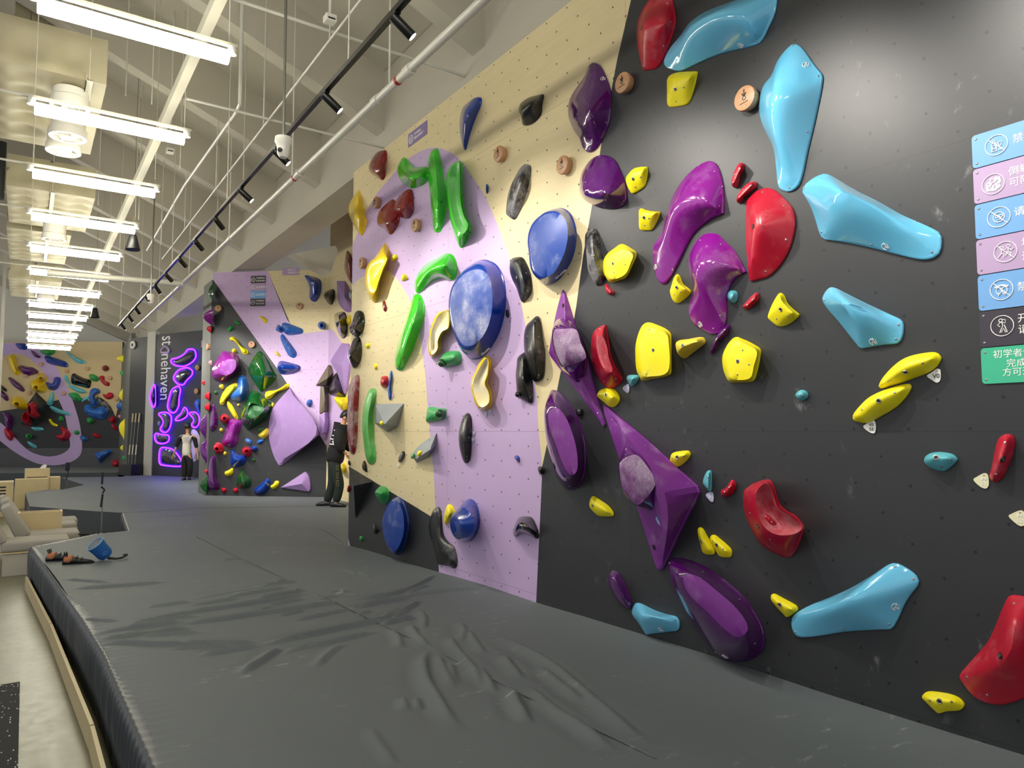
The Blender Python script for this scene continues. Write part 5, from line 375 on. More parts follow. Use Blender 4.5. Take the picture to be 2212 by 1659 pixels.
plain('white', '#f1efec', .45); plain('cream', '#e6e2bd', .5); plain('lavender', '#b6b5d6', .45); plain('skytag', '#6fa4d8', .45); plain('pinktag', '#d9a6b4', .5)
plain('signblue', '#6fa3da', .4); plain('signlilac', '#b197bd', .4); plain('signdark', '#39343f', .45); plain('signgreen', '#3fb58e', .4); plain('sign_dusk', '#8a78a6', .45)
plain('white_steel', '#c4c0b0', .45, grain=.04); plain('pipe_white', '#cdcac0', .35); plain('tape_red', '#9c1016', .45)
plain('duct_wrap', '#a39b80', .6, vary=.08); plain('plastic_white', '#dcd9d0', .4); plain('grey_column', '#b9b5a8', .6, vary=.04)
plain('side_grey', '#5d5f5c', .55, grain=.1, vary=.08); plain('fabric_grey', '#a9a59c', .9, grain=.5, vary=.05); plain('birch', '#d3c093', .5, vary=.06)
plain('skin', '#b98768', .5); plain('hair_black', '#0a0908', .5); plain('cloth_black', '#0b0b0d', .85, grain=.3); plain('cloth_cream', '#cfc8b8', .85, grain=.3)
plain('trousers_green', '#0e1c19', .85, grain=.3); plain('shoe_black', '#101014', .5); plain('rubber_blueblack', '#14161e', .6); plain('shoe_tan', '#b0704a', .6)
plain('bag_blue', '#1f63b0', .7, grain=.3); plain('bag_grey', '#6e7378', .8, grain=.3); plain('bag_dark', '#20262a', .8, grain=.3); plain('paper_white', '#e4e1da', .8)
plain('lamp_white', '#ffffff', .4, emit='#fffae4', strength=TUBE_STRENGTH); plain('lamp_face', '#ffffff', .4, emit='#fff3e0', strength=14.0)
plain('violet_light', '#5a20ff', .4, emit='#4a14ff', strength=9.0); plain('exit_green', '#2aa070', .4)
plain('yellow_print', '#5f5a3a', .8); plain('burnt_mark', '#5a3c28', .7); plain('phone_screen', '#1c1e2c', .15); plain('alcove_brown', '#6d6354', .6)

def wood_mat():
    m, nt, b = new_mat('marker_wood'); v = coords(nt, True, (1, 9, 1))
    f = noise(nt, v, 9, 4, .6)
    nt.links.new(mixc(nt, f, lin('#a87852'), lin('#cfa27a')), b.inputs['Base Color']); b.inputs['Roughness'].default_value = .45
wood_mat()
U0, Z0, DU, DZ = -2.329, 1.583, .2575, .1285
def wall_mat(name, hexc, rough, wood=False, chalk=.0, holes=True, seams=True, sheen=.0):
    m, nt, b = new_mat(name); v = coords(nt); c = lin(hexc)
    col = None
    if wood:
        f = noise(nt, coords(nt, False, (1.2, 9, 1)), 2.2, 5, .6)
        col = mixc(nt, f, tuple(x*.88 for x in c[:3])+(1,), tuple(min(1, x*1.08) for x in c[:3])+(1,))
    else:
        f = noise(nt, v, 1.3, 4, .6)
        col = mixc(nt, f, tuple(x*.9 for x in c[:3])+(1,), tuple(min(1, x*1.1) for x in c[:3])+(1,))
    if chalk:
        s = ramp(nt, noise(nt, coords(nt, False, (5.5, 3.2, 1)), 1.6, 6, .68), .60, .78)
        s2 = ramp(nt, noise(nt, v, .9, 2), .45, .65)
        col = mixc(nt, mth(nt, 'MULTIPLY', mth(nt, 'MULTIPLY', s, s2), chalk), col, (.5, .5, .52, 1))
    sep = nt.nodes.new('ShaderNodeSeparateXYZ'); nt.links.new(v, sep.inputs[0]); x, y = sep.outputs[0], sep.outputs[1]
    dark = None
    if holes:
        r = mth(nt, 'DIVIDE', mth(nt, 'SUBTRACT', y, Z0), DZ); j = mth(nt, 'ROUND', r); dy = mth(nt, 'SUBTRACT', r, j)
        q = mth(nt, 'SUBTRACT', mth(nt, 'DIVIDE', mth(nt, 'SUBTRACT', x, U0), DU), mth(nt, 'MULTIPLY', mth(nt, 'FLOORED_MODULO', j, 2.0), .5))
        dx = mth(nt, 'SUBTRACT', q, mth(nt, 'ROUND', q))
        d = mth(nt, 'SQRT', mth(nt, 'ADD', mth(nt, 'POWER', mth(nt, 'ABSOLUTE', mth(nt, 'MULTIPLY', dx, DU)), 2.0), mth(nt, 'POWER', mth(nt, 'ABSOLUTE', mth(nt, 'MULTIPLY', dy, DZ)), 2.0)))
        dark = mth(nt, 'SUBTRACT', 1.0, ramp(nt, d, .0058, .0085))
    if seams:
        a = mth(nt, 'DIVIDE', mth(nt, 'SUBTRACT', y, 1.70), 1.2515); a = mth(nt, 'MULTIPLY', mth(nt, 'ABSOLUTE', mth(nt, 'SUBTRACT', a, mth(nt, 'ROUND', a))), 1.2515)
        e = mth(nt, 'DIVIDE', mth(nt, 'ADD', x, 3.49), 2.475); e = mth(nt, 'MULTIPLY', mth(nt, 'ABSOLUTE', mth(nt, 'SUBTRACT', e, mth(nt, 'ROUND', e))), 2.475)
        ln = mth(nt, 'MULTIPLY', mth(nt, 'SUBTRACT', 1.0, ramp(nt, mth(nt, 'MINIMUM', a, e), .0008, .0022)), .55)
        dark = ln if dark is None else mth(nt, 'MAXIMUM', dark, ln)
    if dark is not None: col = mixc(nt, mth(nt, 'MULTIPLY', dark, .93), col, (.006, .006, .007, 1))
    nt.links.new(col, b.inputs['Base Color']); b.inputs['Roughness'].default_value = rough
    b.inputs['Specular IOR Level'].default_value = .5
    bump(nt, b, noise(nt, v, 420, 2, .6), .22 if not wood else .05, .0012)
wall_mat('wall_dark', '#2e2f32', .42, chalk=.38); wall_mat('wall_ply', '#decda1', .6, wood=True); wall_mat('wall_lilac', '#c2a7d0', .55, chalk=.12)
wall_mat('far_dark', '#1d1d20', .5, holes=False, seams=False); wall_mat('far_kick_lit', '#47474b', .5, holes=False, seams=False); wall_mat('far_ply', '#c3ae82', .6, wood=True, holes=False, seams=False); wall_mat('far_lilac', '#b49bc8', .55, holes=False, seams=False)  # kickboard colour is paler: the light its slope catches is painted in
wall_mat('panel_black', '#151517', .5, holes=False, seams=False); wall_mat('logo_dark', '#2a2a30', .5, holes=True, seams=False)
def fabric_mat():
    m, nt, b = new_mat('mat_fabric'); v = coords(nt)
    f = noise(nt, v, .8, 4, .6)
    col = mixc(nt, f, lin('#5c6265'), lin('#697073'))
    s = ramp(nt, noise(nt, coords(nt, False, (2.2, 5.5, 1)), 2.4, 6, .7), .57, .74)
    s2 = ramp(nt, noise(nt, v, 1.7, 2), .48, .7)
    col = mixc(nt, mth(nt, 'MULTIPLY', mth(nt, 'MULTIPLY', s, s2), .6), col, (.55, .56, .55, 1))
    nt.links.new(col, b.inputs['Base Color']); b.inputs['Roughness'].default_value = .62; b.inputs['Specular IOR Level'].default_value = .25
    bump(nt, b, noise(nt, v, 500, 2), .2, .001)
fabric_mat()
plain('mat_side_shaded', '#3b4045', .45, grain=.15)  # same grey cover fabric, with the shade on the mat sides put into the colour
def concrete():
    m, nt, b = new_mat('polished_concrete'); v = coords(nt)
    f = noise(nt, v, 2.2, 7, .65); g = noise(nt, v, 14, 4, .7)
    c1 = mixc(nt, f, lin('#5c5943'), lin('#858069')); c2 = mixc(nt, mth(nt, 'MULTIPLY', ramp(nt, g, .5, .75), .25), c1, lin('#77725e'))
    nt.links.new(c2, b.inputs['Base Color']); b.inputs['Specular IOR Level'].default_value = .4
    nt.links.new(mth(nt, 'ADD', mth(nt, 'MULTIPLY', g, .25), .24), b.inputs['Roughness'])
concrete()
def fleck():
    m, nt, b = new_mat('flecked_rubber'); v = coords(nt, False, (1, .35, 1))
    w = nt.nodes.new('ShaderNodeTexVoronoi'); w.inputs['Scale'].default_value = 95; nt.links.new(v, w.inputs['Vector'])
    sep = nt.nodes.new('ShaderNodeSeparateColor'); nt.links.new(w.outputs['Color'], sep.inputs[0])
    f = mth(nt, 'MULTIPLY', mth(nt, 'GREATER_THAN', sep.outputs[0], .86), mth(nt, 'LESS_THAN', w.outputs['Distance'], .38))
    nt.links.new(mixc(nt, f, lin('#17181c'), lin('#b9b8c0')), b.inputs['Base Color']); b.inputs['Roughness'].default_value = .8
fleck()
def plaster():
    m, nt, b = new_mat('ceiling_paint'); v = coords(nt)
    f = noise(nt, v, 1.1, 5, .6); g = ramp(nt, noise(nt, v, 3.2, 8, .75), .70, .74)
    col = mixc(nt, f, lin('#b6b0a1'), lin('#c5bfb0')); col = mixc(nt, mth(nt, 'MULTIPLY', g, .5), col, lin('#6d675a'))
    nt.links.new(col, b.inputs['Base Color']); b.inputs['Roughness'].default_value = .75
    bump(nt, b, noise(nt, v, 40, 3), .15, .003)
plaster()

# ------------------------------------------------------------------ mesh helpers
def closed_curve(pts, n):
    """Smooth closed curve through pts (u, v[, corner]) resampled to n points."""
    m=len(pts); P=[(p[0],p[1]) for p in pts]; K=[len(p)>2 and p[2] for p in pts]
    T=[]
    for i in range(m):
        a=P[i-1]; b=P[(i+1)%m]
        T.append((0,0) if K[i] else ((b[0]-a[0])*.5,(b[1]-a[1])*.5))
    dense=[]
    for i in range(m):
        p=P[i]; q=P[(i+1)%m]; L=math.hypot(q[0]-p[0],q[1]-p[1])
        def lim(t):
            l=math.hypot(*t); return t if l<=L*1.1 or l==0 else (t[0]*L*1.1/l,t[1]*L*1.1/l)
        s=lim(T[i]); e=lim(T[(i+1)%m])
        if K[i]: s=((q[0]-p[0]),(q[1]-p[1]))
        if K[(i+1)%m]: e=((q[0]-p[0]),(q[1]-p[1]))
        for j in range(8):
            t=j/8; a=2*t**3-3*t*t+1; b=t**3-2*t*t+t; c=-2*t**3+3*t*t; d=t**3-t*t
            dense.append((a*p[0]+b*s[0]+c*q[0]+d*e[0], a*p[1]+b*s[1]+c*q[1]+d*e[1]))
    D=[0]
    for i in range(len(dense)):
        p=dense[i]; q=dense[(i+1)%len(dense)]; D.append(D[-1]+math.hypot(q[0]-p[0],q[1]-p[1]))
    out=[]; k=0
    for i in range(n):
        s=D[-1]*i/n
        while D[k+1]<s: k+=1
        f=(s-D[k])/max(1e-9,D[k+1]-D[k]); p=dense[k]; q=dense[(k+1)%len(dense)]
        out.append((p[0]+(q[0]-p[0])*f,p[1]+(q[1]-p[1])*f))
    return out
def area2(c):
    return sum(c[i-1][0]*c[i][1]-c[i][0]*c[i-1][1] for i in range(len(c)))
def aligned(a, b):
    """Rotate ring b so that its points pair best with ring a."""
    n=len(a); ca=(sum(p[0] for p in a)/n,sum(p[1] for p in a)/n); cb=(sum(p[0] for p in b)/n,sum(p[1] for p in b)/n)
    best=None
    for s in range(n):
        d=sum((a[i][0]-ca[0]-b[(i+s)%n][0]+cb[0])**2+(a[i][1]-ca[1]-b[(i+s)%n][1]+cb[1])**2 for i in range(0,n,3))
        if best is None or d<best[0]: best=(d,s)
    return [b[(i+best[1])%n] for i in range(n)]
def hold_mesh(out, inner, spine, p=2.0, lip=.01, base=.002, n=48, p2=2.0):
    """Rings from the outline on the wall up to an inner ring and on to a spine: verts (u, v, h), quads, slots."""
    O=closed_curve(out,n)
    if area2(O)<0: O=O[::-1]
    rings=[([(x,y) for x,y in O],[base]*n,0)]
    cx=sum(q[0] for q in O)/n; cy=sum(q[1] for q in O)/n
    rings.append((O,[base+lip*.7]*n,0))
    O2=[(q[0]+(cx-q[0])*.012,q[1]+(cy-q[1])*.012) for q in O]
    rings.append((O2,[base+lip]*n,0))
    cur=O2; ch=[base+lip]*n
    def climb(tgt,th,ts,p,slot):
        for t in ts:
            f=1-(1-t)**p
            rings.append(([(c[0]+(g[0]-c[0])*t,c[1]+(g[1]-c[1])*t) for c,g in zip(cur,tgt)],[h+(k-h)*f for h,k in zip(ch,th)],slot))
    if inner:
        I=closed_curve(inner[0],n)
        if area2(I)<0: I=I[::-1]
        I=aligned(O,I)
        climb(I,[base+inner[1]]*n,(.12,.27,.45,.65,.85,1.0),p,0)
        cur=I; ch=[base+inner[1]]*n
    if len(spine)>2:
        sm=[spine[0]]
        for i in range(len(spine)-1):
            a=spine[max(i-1,0)]; b=spine[i]; d=spine[i+1]; e=spine[min(i+2,len(spine)-1)]
            for j in range(1,7):
                t=j/6
                sm.append(tuple(.5*(2*b[k]+(d[k]-a[k])*t+(2*a[k]-5*b[k]+4*d[k]-e[k])*t*t+(3*b[k]-a[k]-3*d[k]+e[k])*t**3) for k in range(3)))
        spine=sm
    m=len(spine)-1
    S=[0.0]*n; sides=[]
    if m:
        sl=[0.0]
        for a,b in zip(spine,spine[1:]): sl.append(sl[-1]+math.hypot(b[0]-a[0],b[1]-a[1])+1e-9)
        def param(l):
            i=0
            while i<m-1 and sl[i+1]<l: i+=1
            return i+min(1,max(0,(l-sl[i])/(sl[i+1]-sl[i])))
        def dirn(a,b):
            l=math.hypot(b[0]-a[0],b[1]-a[1])+1e-9; return ((b[0]-a[0])/l,(b[1]-a[1])/l)
        d0=dirn(spine[1],spine[0]); d1=dirn(spine[-2],spine[-1])
        ia=max(range(n),key=lambda i:(cur[i][0]-spine[0][0])*d0[0]+(cur[i][1]-spine[0][1])*d0[1]-.8*abs((cur[i][0]-spine[0][0])*d0[1]-(cur[i][1]-spine[0][1])*d0[0]))
        ib=max(range(n),key=lambda i:(cur[i][0]-spine[-1][0])*d1[0]+(cur[i][1]-spine[-1][1])*d1[1]-.8*abs((cur[i][0]-spine[-1][0])*d1[1]-(cur[i][1]-spine[-1][1])*d1[0]))
        if ia==ib: ib=(ia+n//2)%n
        for step in (1,-1):
            idx=[ia]
            while idx[-1]!=ib: idx.append((idx[-1]+step)%n)
            k=len(idx)-1; sides.append(idx)
            e0=math.hypot(cur[ia][0]-spine[0][0],cur[ia][1]-spine[0][1]); e1=math.hypot(cur[ib][0]-spine[-1][0],cur[ib][1]-spine[-1][1])
            acc=[0.0]
            for i,j in zip(idx,idx[1:]): acc.append(acc[-1]+math.hypot(cur[j][0]-cur[i][0],cur[j][1]-cur[i][1]))
            run=0.0
            for i,q in enumerate(idx):
                f=(acc[i]-.8*e0)/max(1e-6,acc[-1]-.8*e0-.8*e1); lin=min(1,max(0,f))*sl[-1]
                best=None
                for g in range(m):
                    a,b=spine[g],spine[g+1]; L=sl[g+1]-sl[g]
                    t=((cur[q][0]-a[0])*(b[0]-a[0])+(cur[q][1]-a[1])*(b[1]-a[1]))/L/L; t=min(1,max(0,t))
                    d=math.hypot(cur[q][0]-a[0]-t*(b[0]-a[0]),cur[q][1]-a[1]-t*(b[1]-a[1]))
                    if best is None or d<best[0]: best=(d,sl[g]+t*L)
                run=max(run,best[1]); w=.35
                S[q]=w*run+(1-w)*lin
        for _ in range(2): S=[(S[i-1]+2*S[i]+S[(i+1)%n])/4 for i in range(n)]
        S=[param(l) for l in S]
    def at(s):
        if len(spine)==1: return spine[0]
        i=min(int(s),len(spine)-2); f=s-i; a=spine[i]; b=spine[i+1]
        return tuple(a[k]+(b[k]-a[k])*f for k in range(3))
    tg=[at(s) for s in S]
    q=max(1,n//5)
    last=[at(round(s/max(m,1)*q)/q*m) for s in S] if m else tg
    pp=p2 if inner else p
    ts=(.3,.6,.85,1.0) if inner else (.05,.12,.22,.34,.48,.64,.82,1.0)
    climb([(g[0],g[1]) for g in tg],[base+g[2] for g in tg],ts,pp,1 if inner else 0)
    rings[-1]=([(g[0],g[1]) for g in last],[base+g[2] for g in last],rings[-1][2])
    if p>1.0:
        G=[[[x,y,h] for (x,y),h in zip(r[0],r[1])] for r in rings]
        k0=len(rings)-len(ts) if inner else 3
        for _ in range(4):
            N=[[list(v) for v in r] for r in G]
            for r in range(k0,len(G)-1):
                for i in range(n):
                    for a in range(3):
                        N[r][i][a]=.4*G[r][i][a]+.15*(G[r-1][i][a]+G[r+1][i][a]+G[r][i-1][a]+G[r][(i+1)%n][a])
            G=N
            if m and not inner:
                # ease the ridge itself: every ridge point follows the mean of the surface beside it
                groups={}
                for i in range(n): groups.setdefault((round(last[i][0],5),round(last[i][1],5)),[]).append(i)
                for q in groups.values():
                    mean=[sum(G[-2][i][a] for i in q)/len(q) for a in range(3)]
                    for i in q: G[-1][i]=[.75*G[-1][i][a]+.25*mean[a] for a in range(3)]
        rings=[([(v[0],v[1]) for v in g],[v[2] for v in g],r[2]) for g,r in zip(G,rings)]
    V=[]; F=[]; M=[]
    for R,Hh,s in rings: V+= [(x,y,h) for (x,y),h in zip(R,Hh)]
    F.append(tuple(range(n-1,-1,-1))); M.append(0)
    for r in range(len(rings)-1):
        for i in range(n):
            j=(i+1)%n
            F.append((r*n+i,r*n+j,(r+1)*n+j,(r+1)*n+i)); M.append(rings[r+1][2])
    if sides:   # close the ridge: zip the two sides of the last ring together
        b0=(len(rings)-1)*n; A,B=sides; i=j=0; sl=rings[-1][2]
        while i<len(A)-1 or j<len(B)-1:
            if j==len(B)-1 or (i<len(A)-1 and S[A[i+1]]<=S[B[j+1]]):
                t=(b0+A[i],b0+A[i+1],b0+B[j]); i+=1
            else:
                t=(b0+A[i],b0+B[j+1],b0+B[j]); j+=1
            if len(set(t))==3: F.append(t); M.append(sl)
    return V,F,M

FRAMES = {}
def frame(k, O, u):
    u = Vector(u).normalized(); n = u.cross(Vector((0, 0, 1)))
    FRAMES[k] = (Vector(O), u, n)
frame('A', (3.3, 0, 0), (0, -1, 0)); frame('B', (3.113, 15.704, 0), (1.955, -1.700, 0)); frame('C', (5.0, 14.0, 0), (0, -1, 0))
frame('L', (3.1, 16.53, 0), (0, -1, 0)); frame('S', (3.149, 23.694, 0), (1.064, -2.006, 0)); frame('K', (2.605, 24.901, 0), (.544, -1.207, 0))
frame('F', (-.733, 32.75, 0), (3.621, -2.45, 0)); frame('R', (2.888, 30.301, 0), (-.283, -5.4, 0))
def wall_matrix(k, U=0, V=0, H=0):
    O, u, n = FRAMES[k]; z = Vector((0, 0, 1)); p = O+u*U+z*V+n*H
    return Matrix(((u.x, z.x, n.x, p.x), (u.y, z.y, n.y, p.y), (u.z, z.z, n.z, p.z), (0, 0, 0, 1)))
def link(name, me, parent=None, mw=None):
    o = bpy.data.objects.new(name, me); COL.objects.link(o)
    if parent is not None: o.parent = parent
    if mw is not None: o.matrix_local = mw
    return o
def mesh(name, verts, faces, mats, slots=None, smooth=False, sharp=None, weld=False):
    me = bpy.data.meshes.new(name); me.from_pydata([tuple(v) for v in verts], [], faces)
    for m in (mats if isinstance(mats, (list, tuple)) else [mats]): me.materials.append(MATS[m])
    if slots: me.polygons.foreach_set('material_index', slots)
    if weld or sharp is not None or smooth:
        bm = bmesh.new(); bm.from_mesh(me)
        if weld:
            bmesh.ops.remove_doubles(bm, verts=bm.verts, dist=2e-4); bmesh.ops.dissolve_degenerate(bm, edges=bm.edges, dist=1e-5)
        bmesh.ops.recalc_face_normals(bm, faces=bm.faces)
        for f in bm.faces: f.smooth = True
        if sharp is not None:
            for e in bm.edges:
                if len(e.link_faces) == 2 and e.calc_face_angle(0) > sharp: e.smooth = False
        bm.to_mesh(me); bm.free()
    me.update(); return me
class MB:
    """collects boxes, tubes and lathes for ONE mesh"""
    def __init__(s): s.v = []; s.f = []; s.m = []
    def add(s, v, f, slot=0):
        b = len(s.v); s.v += [tuple(p) for p in v]; s.f += [tuple(i+b for i in q) for q in f]; s.m += [slot]*len(f); return s
    def box(s, a, b, slot=0, bev=0.0):
        x0, y0, z0 = a; x1, y1, z1 = b
        if bev <= 0:
            v = [(x, y, z) for x in (x0, x1) for y in (y0, y1) for z in (z0, z1)]
            return s.add(v, [(0, 1, 3, 2), (4, 6, 7, 5), (0, 4, 5, 1), (2, 3, 7, 6), (0, 2, 6, 4), (1, 5, 7, 3)], slot)
        bm = bmesh.new(); bmesh.ops.create_cube(bm, size=1)
        for q in bm.verts: q.co = Vector(((x0+x1)/2+q.co.x*(x1-x0), (y0+y1)/2+q.co.y*(y1-y0), (z0+z1)/2+q.co.z*(z1-z0)))
        bmesh.ops.bevel(bm, geom=list(bm.edges), offset=bev, segments=3, profile=.5, affect='EDGES')
        bm.verts.index_update(); s.add([q.co[:] for q in bm.verts], [[q.index for q in f.verts] for f in bm.faces], slot); bm.free(); return s
    def tube(s, pts, r, n=10, slot=0, cap=True, closed=False):
        P = [Vector(p) for p in pts]; m = len(P); R = r if isinstance(r, (list, tuple)) else [r]*m
        base = len(s.v); up = None
        for i, p in enumerate(P):
            if closed: d = (P[(i+1) % m]-P[i-1]).normalized()
            else: d = (P[min(i+1, m-1)]-P[max(i-1, 0)]).normalized()
            if up is None: up = d.orthogonal().normalized()
            else:
                up = (up-d*up.dot(d)); up = up.normalized() if up.length > 1e-6 else d.orthogonal().normalized()
            w = d.cross(up)
            for j in range(n):
                a = 2*math.pi*j/n; s.v.append(tuple(p+(up*math.cos(a)+w*math.sin(a))*R[i]))
        for i in range(m if closed else m-1):
            k = (i+1) % m
            for j in range(n):
                q = (j+1) % n; s.f.append((base+i*n+j, base+i*n+q, base+k*n+q, base+k*n+j)); s.m.append(slot)
        if cap and not closed:
            s.f.append(tuple(base+j for j in range(n-1, -1, -1))); s.m.append(slot)
            s.f.append(tuple(base+(m-1)*n+j for j in range(n))); s.m.append(slot)
        return s
    def lathe(s, prof, c=(0, 0, 0), axis=(0, 0, 1), n=24, slot=0):
        A = Vector(axis).normalized(); u = A.orthogonal().normalized(); w = A.cross(u); c = Vector(c); base = len(s.v); m = len(prof)
        for r, h in prof:
            for j in range(n):
                a = 2*math.pi*j/n; s.v.append(tuple(c+A*h+(u*math.cos(a)+w*math.sin(a))*max(r, 1e-4)))
        for i in range(m-1):
            for j in range(n):
                q = (j+1) % n; s.f.append((base+i*n+j, base+i*n+q, base+(i+1)*n+q, base+(i+1)*n+j)); s.m.append(slot)
        s.f.append(tuple(base+j for j in range(n-1, -1, -1))); s.m.append(slot)
        s.f.append(tuple(base+(m-1)*n+j for j in range(n))); s.m.append(slot)
        return s
    def prism(s, pts, h0, h1, slot=0):
        """pts (x, y) counter clockwise, extruded along z"""
        n = len(pts); v = [(p[0], p[1], h0) for p in pts]+[(p[0], p[1], h1) for p in pts]
        f = [tuple(range(n-1, -1, -1)), tuple(range(n, 2*n))]+[(i, (i+1) % n, n+(i+1) % n, n+i) for i in range(n)]
        return s.add(v, f, slot)
    def build(s, name, mats, parent=None, smooth=False, sharp=math.radians(38), mw=None):
        me = mesh(name, s.v, s.f, mats, s.m, smooth=smooth, sharp=sharp if smooth else None)
        return link(name, me, parent, mw)
def tag(o, label, cat, group=None):
    o['label'] = label; o['category'] = cat
    if group: o['group'] = group
    return o
def struct(o): o['kind'] = 'structure'; return o
def empty(name, loc, rz=0.0):
    o = bpy.data.objects.new(name, None); COL.objects.link(o); o.location = loc; o.rotation_euler = (0, 0, rz); o.empty_display_size = .1; return o
def text_mesh(name, s, size, mat, depth=.0008, align='CENTER'):
    cu = bpy.data.curves.new(name, 'FONT'); cu.body = s; cu.size = size; cu.extrude = depth; cu.align_x = align; cu.align_y = 'CENTER'; cu.resolution_u = 3; cu.space_line = 1.0
    ob = bpy.data.objects.new(name, cu); COL.objects.link(ob)
    bpy.context.view_layer.update(); dg = bpy.context.evaluated_depsgraph_get()
    me = bpy.data.meshes.new_from_object(ob.evaluated_get(dg)); bpy.data.objects.remove(ob); bpy.data.curves.remove(cu)
    me.name = name; me.materials.clear(); me.materials.append(MATS[mat]); return me

# ------------------------------------------------------------------ the setting
def clip_rect(poly, u0, u1, z0, z1):
    for ax, lim, sg in ((0, u0, 1), (0, u1, -1), (1, z0, 1), (1, z1, -1)):
        res = []
        for i, q in enumerate(poly):
            p = poly[i-1]; a = (p[ax]-lim)*sg; b = (q[ax]-lim)*sg
            if (a >= 0) != (b >= 0):
                t = a/(a-b); res.append((p[0]+(q[0]-p[0])*t, p[1]+(q[1]-p[1])*t))
            if b >= 0: res.append(tuple(q))
        poly = res
        if not poly: return []
    return poly
def wall_panel(name, k, u0, u1, z0, z1, th, base, pal):
    b = MB(); b.box((u0, z0, -th), (u1, z1, 0), 0)
    mats = [base]+[m for m in pal.values()]; keys = list(pal.keys())
    for i, (nm, pts) in enumerate(PAINT.get(k, [])):
        pts = [(p[0]/1000, p[1]/1000) for p in pts]
        if len(pts) > 19: pts = closed_curve(pts, 240)
        poly = clip_rect(pts, u0, u1, z0, z1)
        if len(poly) < 3: continue
        if area2(poly) < 0: poly = poly[::-1]
        from mathutils.geometry import tessellate_polygon
        tris = tessellate_polygon([[Vector((p[0], p[1], 0)) for p in poly]])
        h = .0004*(i+1); V = [(p[0], p[1], h) for p in poly]; T = []
        for t in tris:
            a, c, d = [poly[x] for x in t]
            cr = (c[0]-a[0])*(d[1]-a[1])-(c[1]-a[1])*(d[0]-a[0])
            T.append(t if cr > 0 else (t[0], t[2], t[1]))
        b.add(V, T, 1+keys.index(nm))
    o = b.build(name, mats, mw=wall_matrix(k)); return struct(o)
NEAR = dict(ply='wall_ply', lilac='wall_lilac', dark='wall_dark'); FARP = dict(ply='far_ply', kick_lit='far_kick_lit', lilac='far_lilac', dark='far_dark')
wall_panel('wall_right', 'A', -8.43, 1.6, 0, 4.95, .16, 'wall_dark', NEAR)
wall_panel('wall_tower_front', 'B', 0, 2.60, 0, 5.0, .12, 'wall_dark', NEAR)
wall_panel('wall_alcove', 'C', 0, 5.6, 0, 6.2, .12, 'wall_ply', NEAR)
wall_panel('wall_tower_side', 'L', 0, .826, 0, 4.85, .12, 'side_grey', NEAR)
wall_panel('wall_logo', 'S', 0, 3.6, 0, 4.60, .12, 'logo_dark', NEAR)
wall_panel('wall_back', 'F', -3.2, 4.372, 0, 5.05, .15, 'far_dark', FARP)
wall_panel('wall_back_side', 'R', 0, 5.407, 0, 4.75, .12, 'side_grey', FARP)
b = MB().box((0, 0, -.1), (.905, 4.57, 0)); struct(b.build('wall_black_panel', ['panel_black'], mw=wall_matrix('K')))
b = MB().box((.905, 0, -.1), (1.31, 4.70, .02)); struct(b.build('trim_pillar', ['grey_column'], mw=wall_matrix('K')))
b = MB().box((-7, -3, -.05), (8, 36, 0)); struct(b.build('floor', ['polished_concrete']))
def roof_z(x): return 6.08+.43*(3.45-x) if x > -3.5 else 6.08+.43*6.95-.43*(-3.5-x)
b = MB(); xs = [7.0, 3.45, -3.5, -7.0]; zs = [roof_z(3.45)]+[roof_z(x) for x in xs[1:]]
for i in range(3):
    a, c = xs[i], xs[i+1]
    b.add([(a, -3, zs[i]), (c, -3, zs[i+1]), (c, 36, zs[i+1]), (a, 36, zs[i]), (a, -3, zs[i]+.15), (c, -3, zs[i+1]+.15), (c, 36, zs[i+1]+.15), (a, 36, zs[i]+.15)],
          [(0, 1, 2, 3), (7, 6, 5, 4), (0, 4, 5, 1), (2, 6, 7, 3), (1, 5, 6, 2), (0, 3, 7, 4)])
struct(b.build('ceiling', ['ceiling_paint']))
b = MB().box((3.47, -3, 5.05), (3.98, 33.2, 6.08)); struct(b.build('trim_eaves_beam', ['ceiling_paint']))
for i in range(-2, 12):
    y = 8.0+2.3*i; b = MB(); zl = lambda x: roof_z(x)-.73
    v = []
    for yy in (y-.11, y+.11):
        for x in (3.6, -3.5): v += [(x, yy, zl(x)), (x, yy, roof_z(x)+.05)]
    b.add(v, [(0, 1, 3, 2), (4, 6, 7, 5), (0, 2, 6, 4), (1, 5, 7, 3), (0, 4, 5, 1), (2, 3, 7, 6)])
    struct(b.build('trim_roof_beam', ['ceiling_paint']))
b = MB().add([(-7, 35, 0), (8, 35, 0), (8, 35, 6.2), (3.45, 35, 6.2), (-3.5, 35, roof_z(-3.5)), (-7, 35, roof_z(-7)), (-7, 35.15, 0), (8, 35.15, 0), (8, 35.15, 6.2), (3.45, 35.15, 6.2), (-3.5, 35.15, roof_z(-3.5)), (-7, 35.15, roof_z(-7))],
    [(0, 1, 2, 3, 4, 5), (11, 10, 9, 8, 7, 6), (0, 6, 7, 1), (1, 7, 8, 2), (2, 8, 9, 3), (3, 9, 10, 4), (4, 10, 11, 5), (5, 11, 6, 0)])
struct(b.build('wall_gable', ['white_paint']))

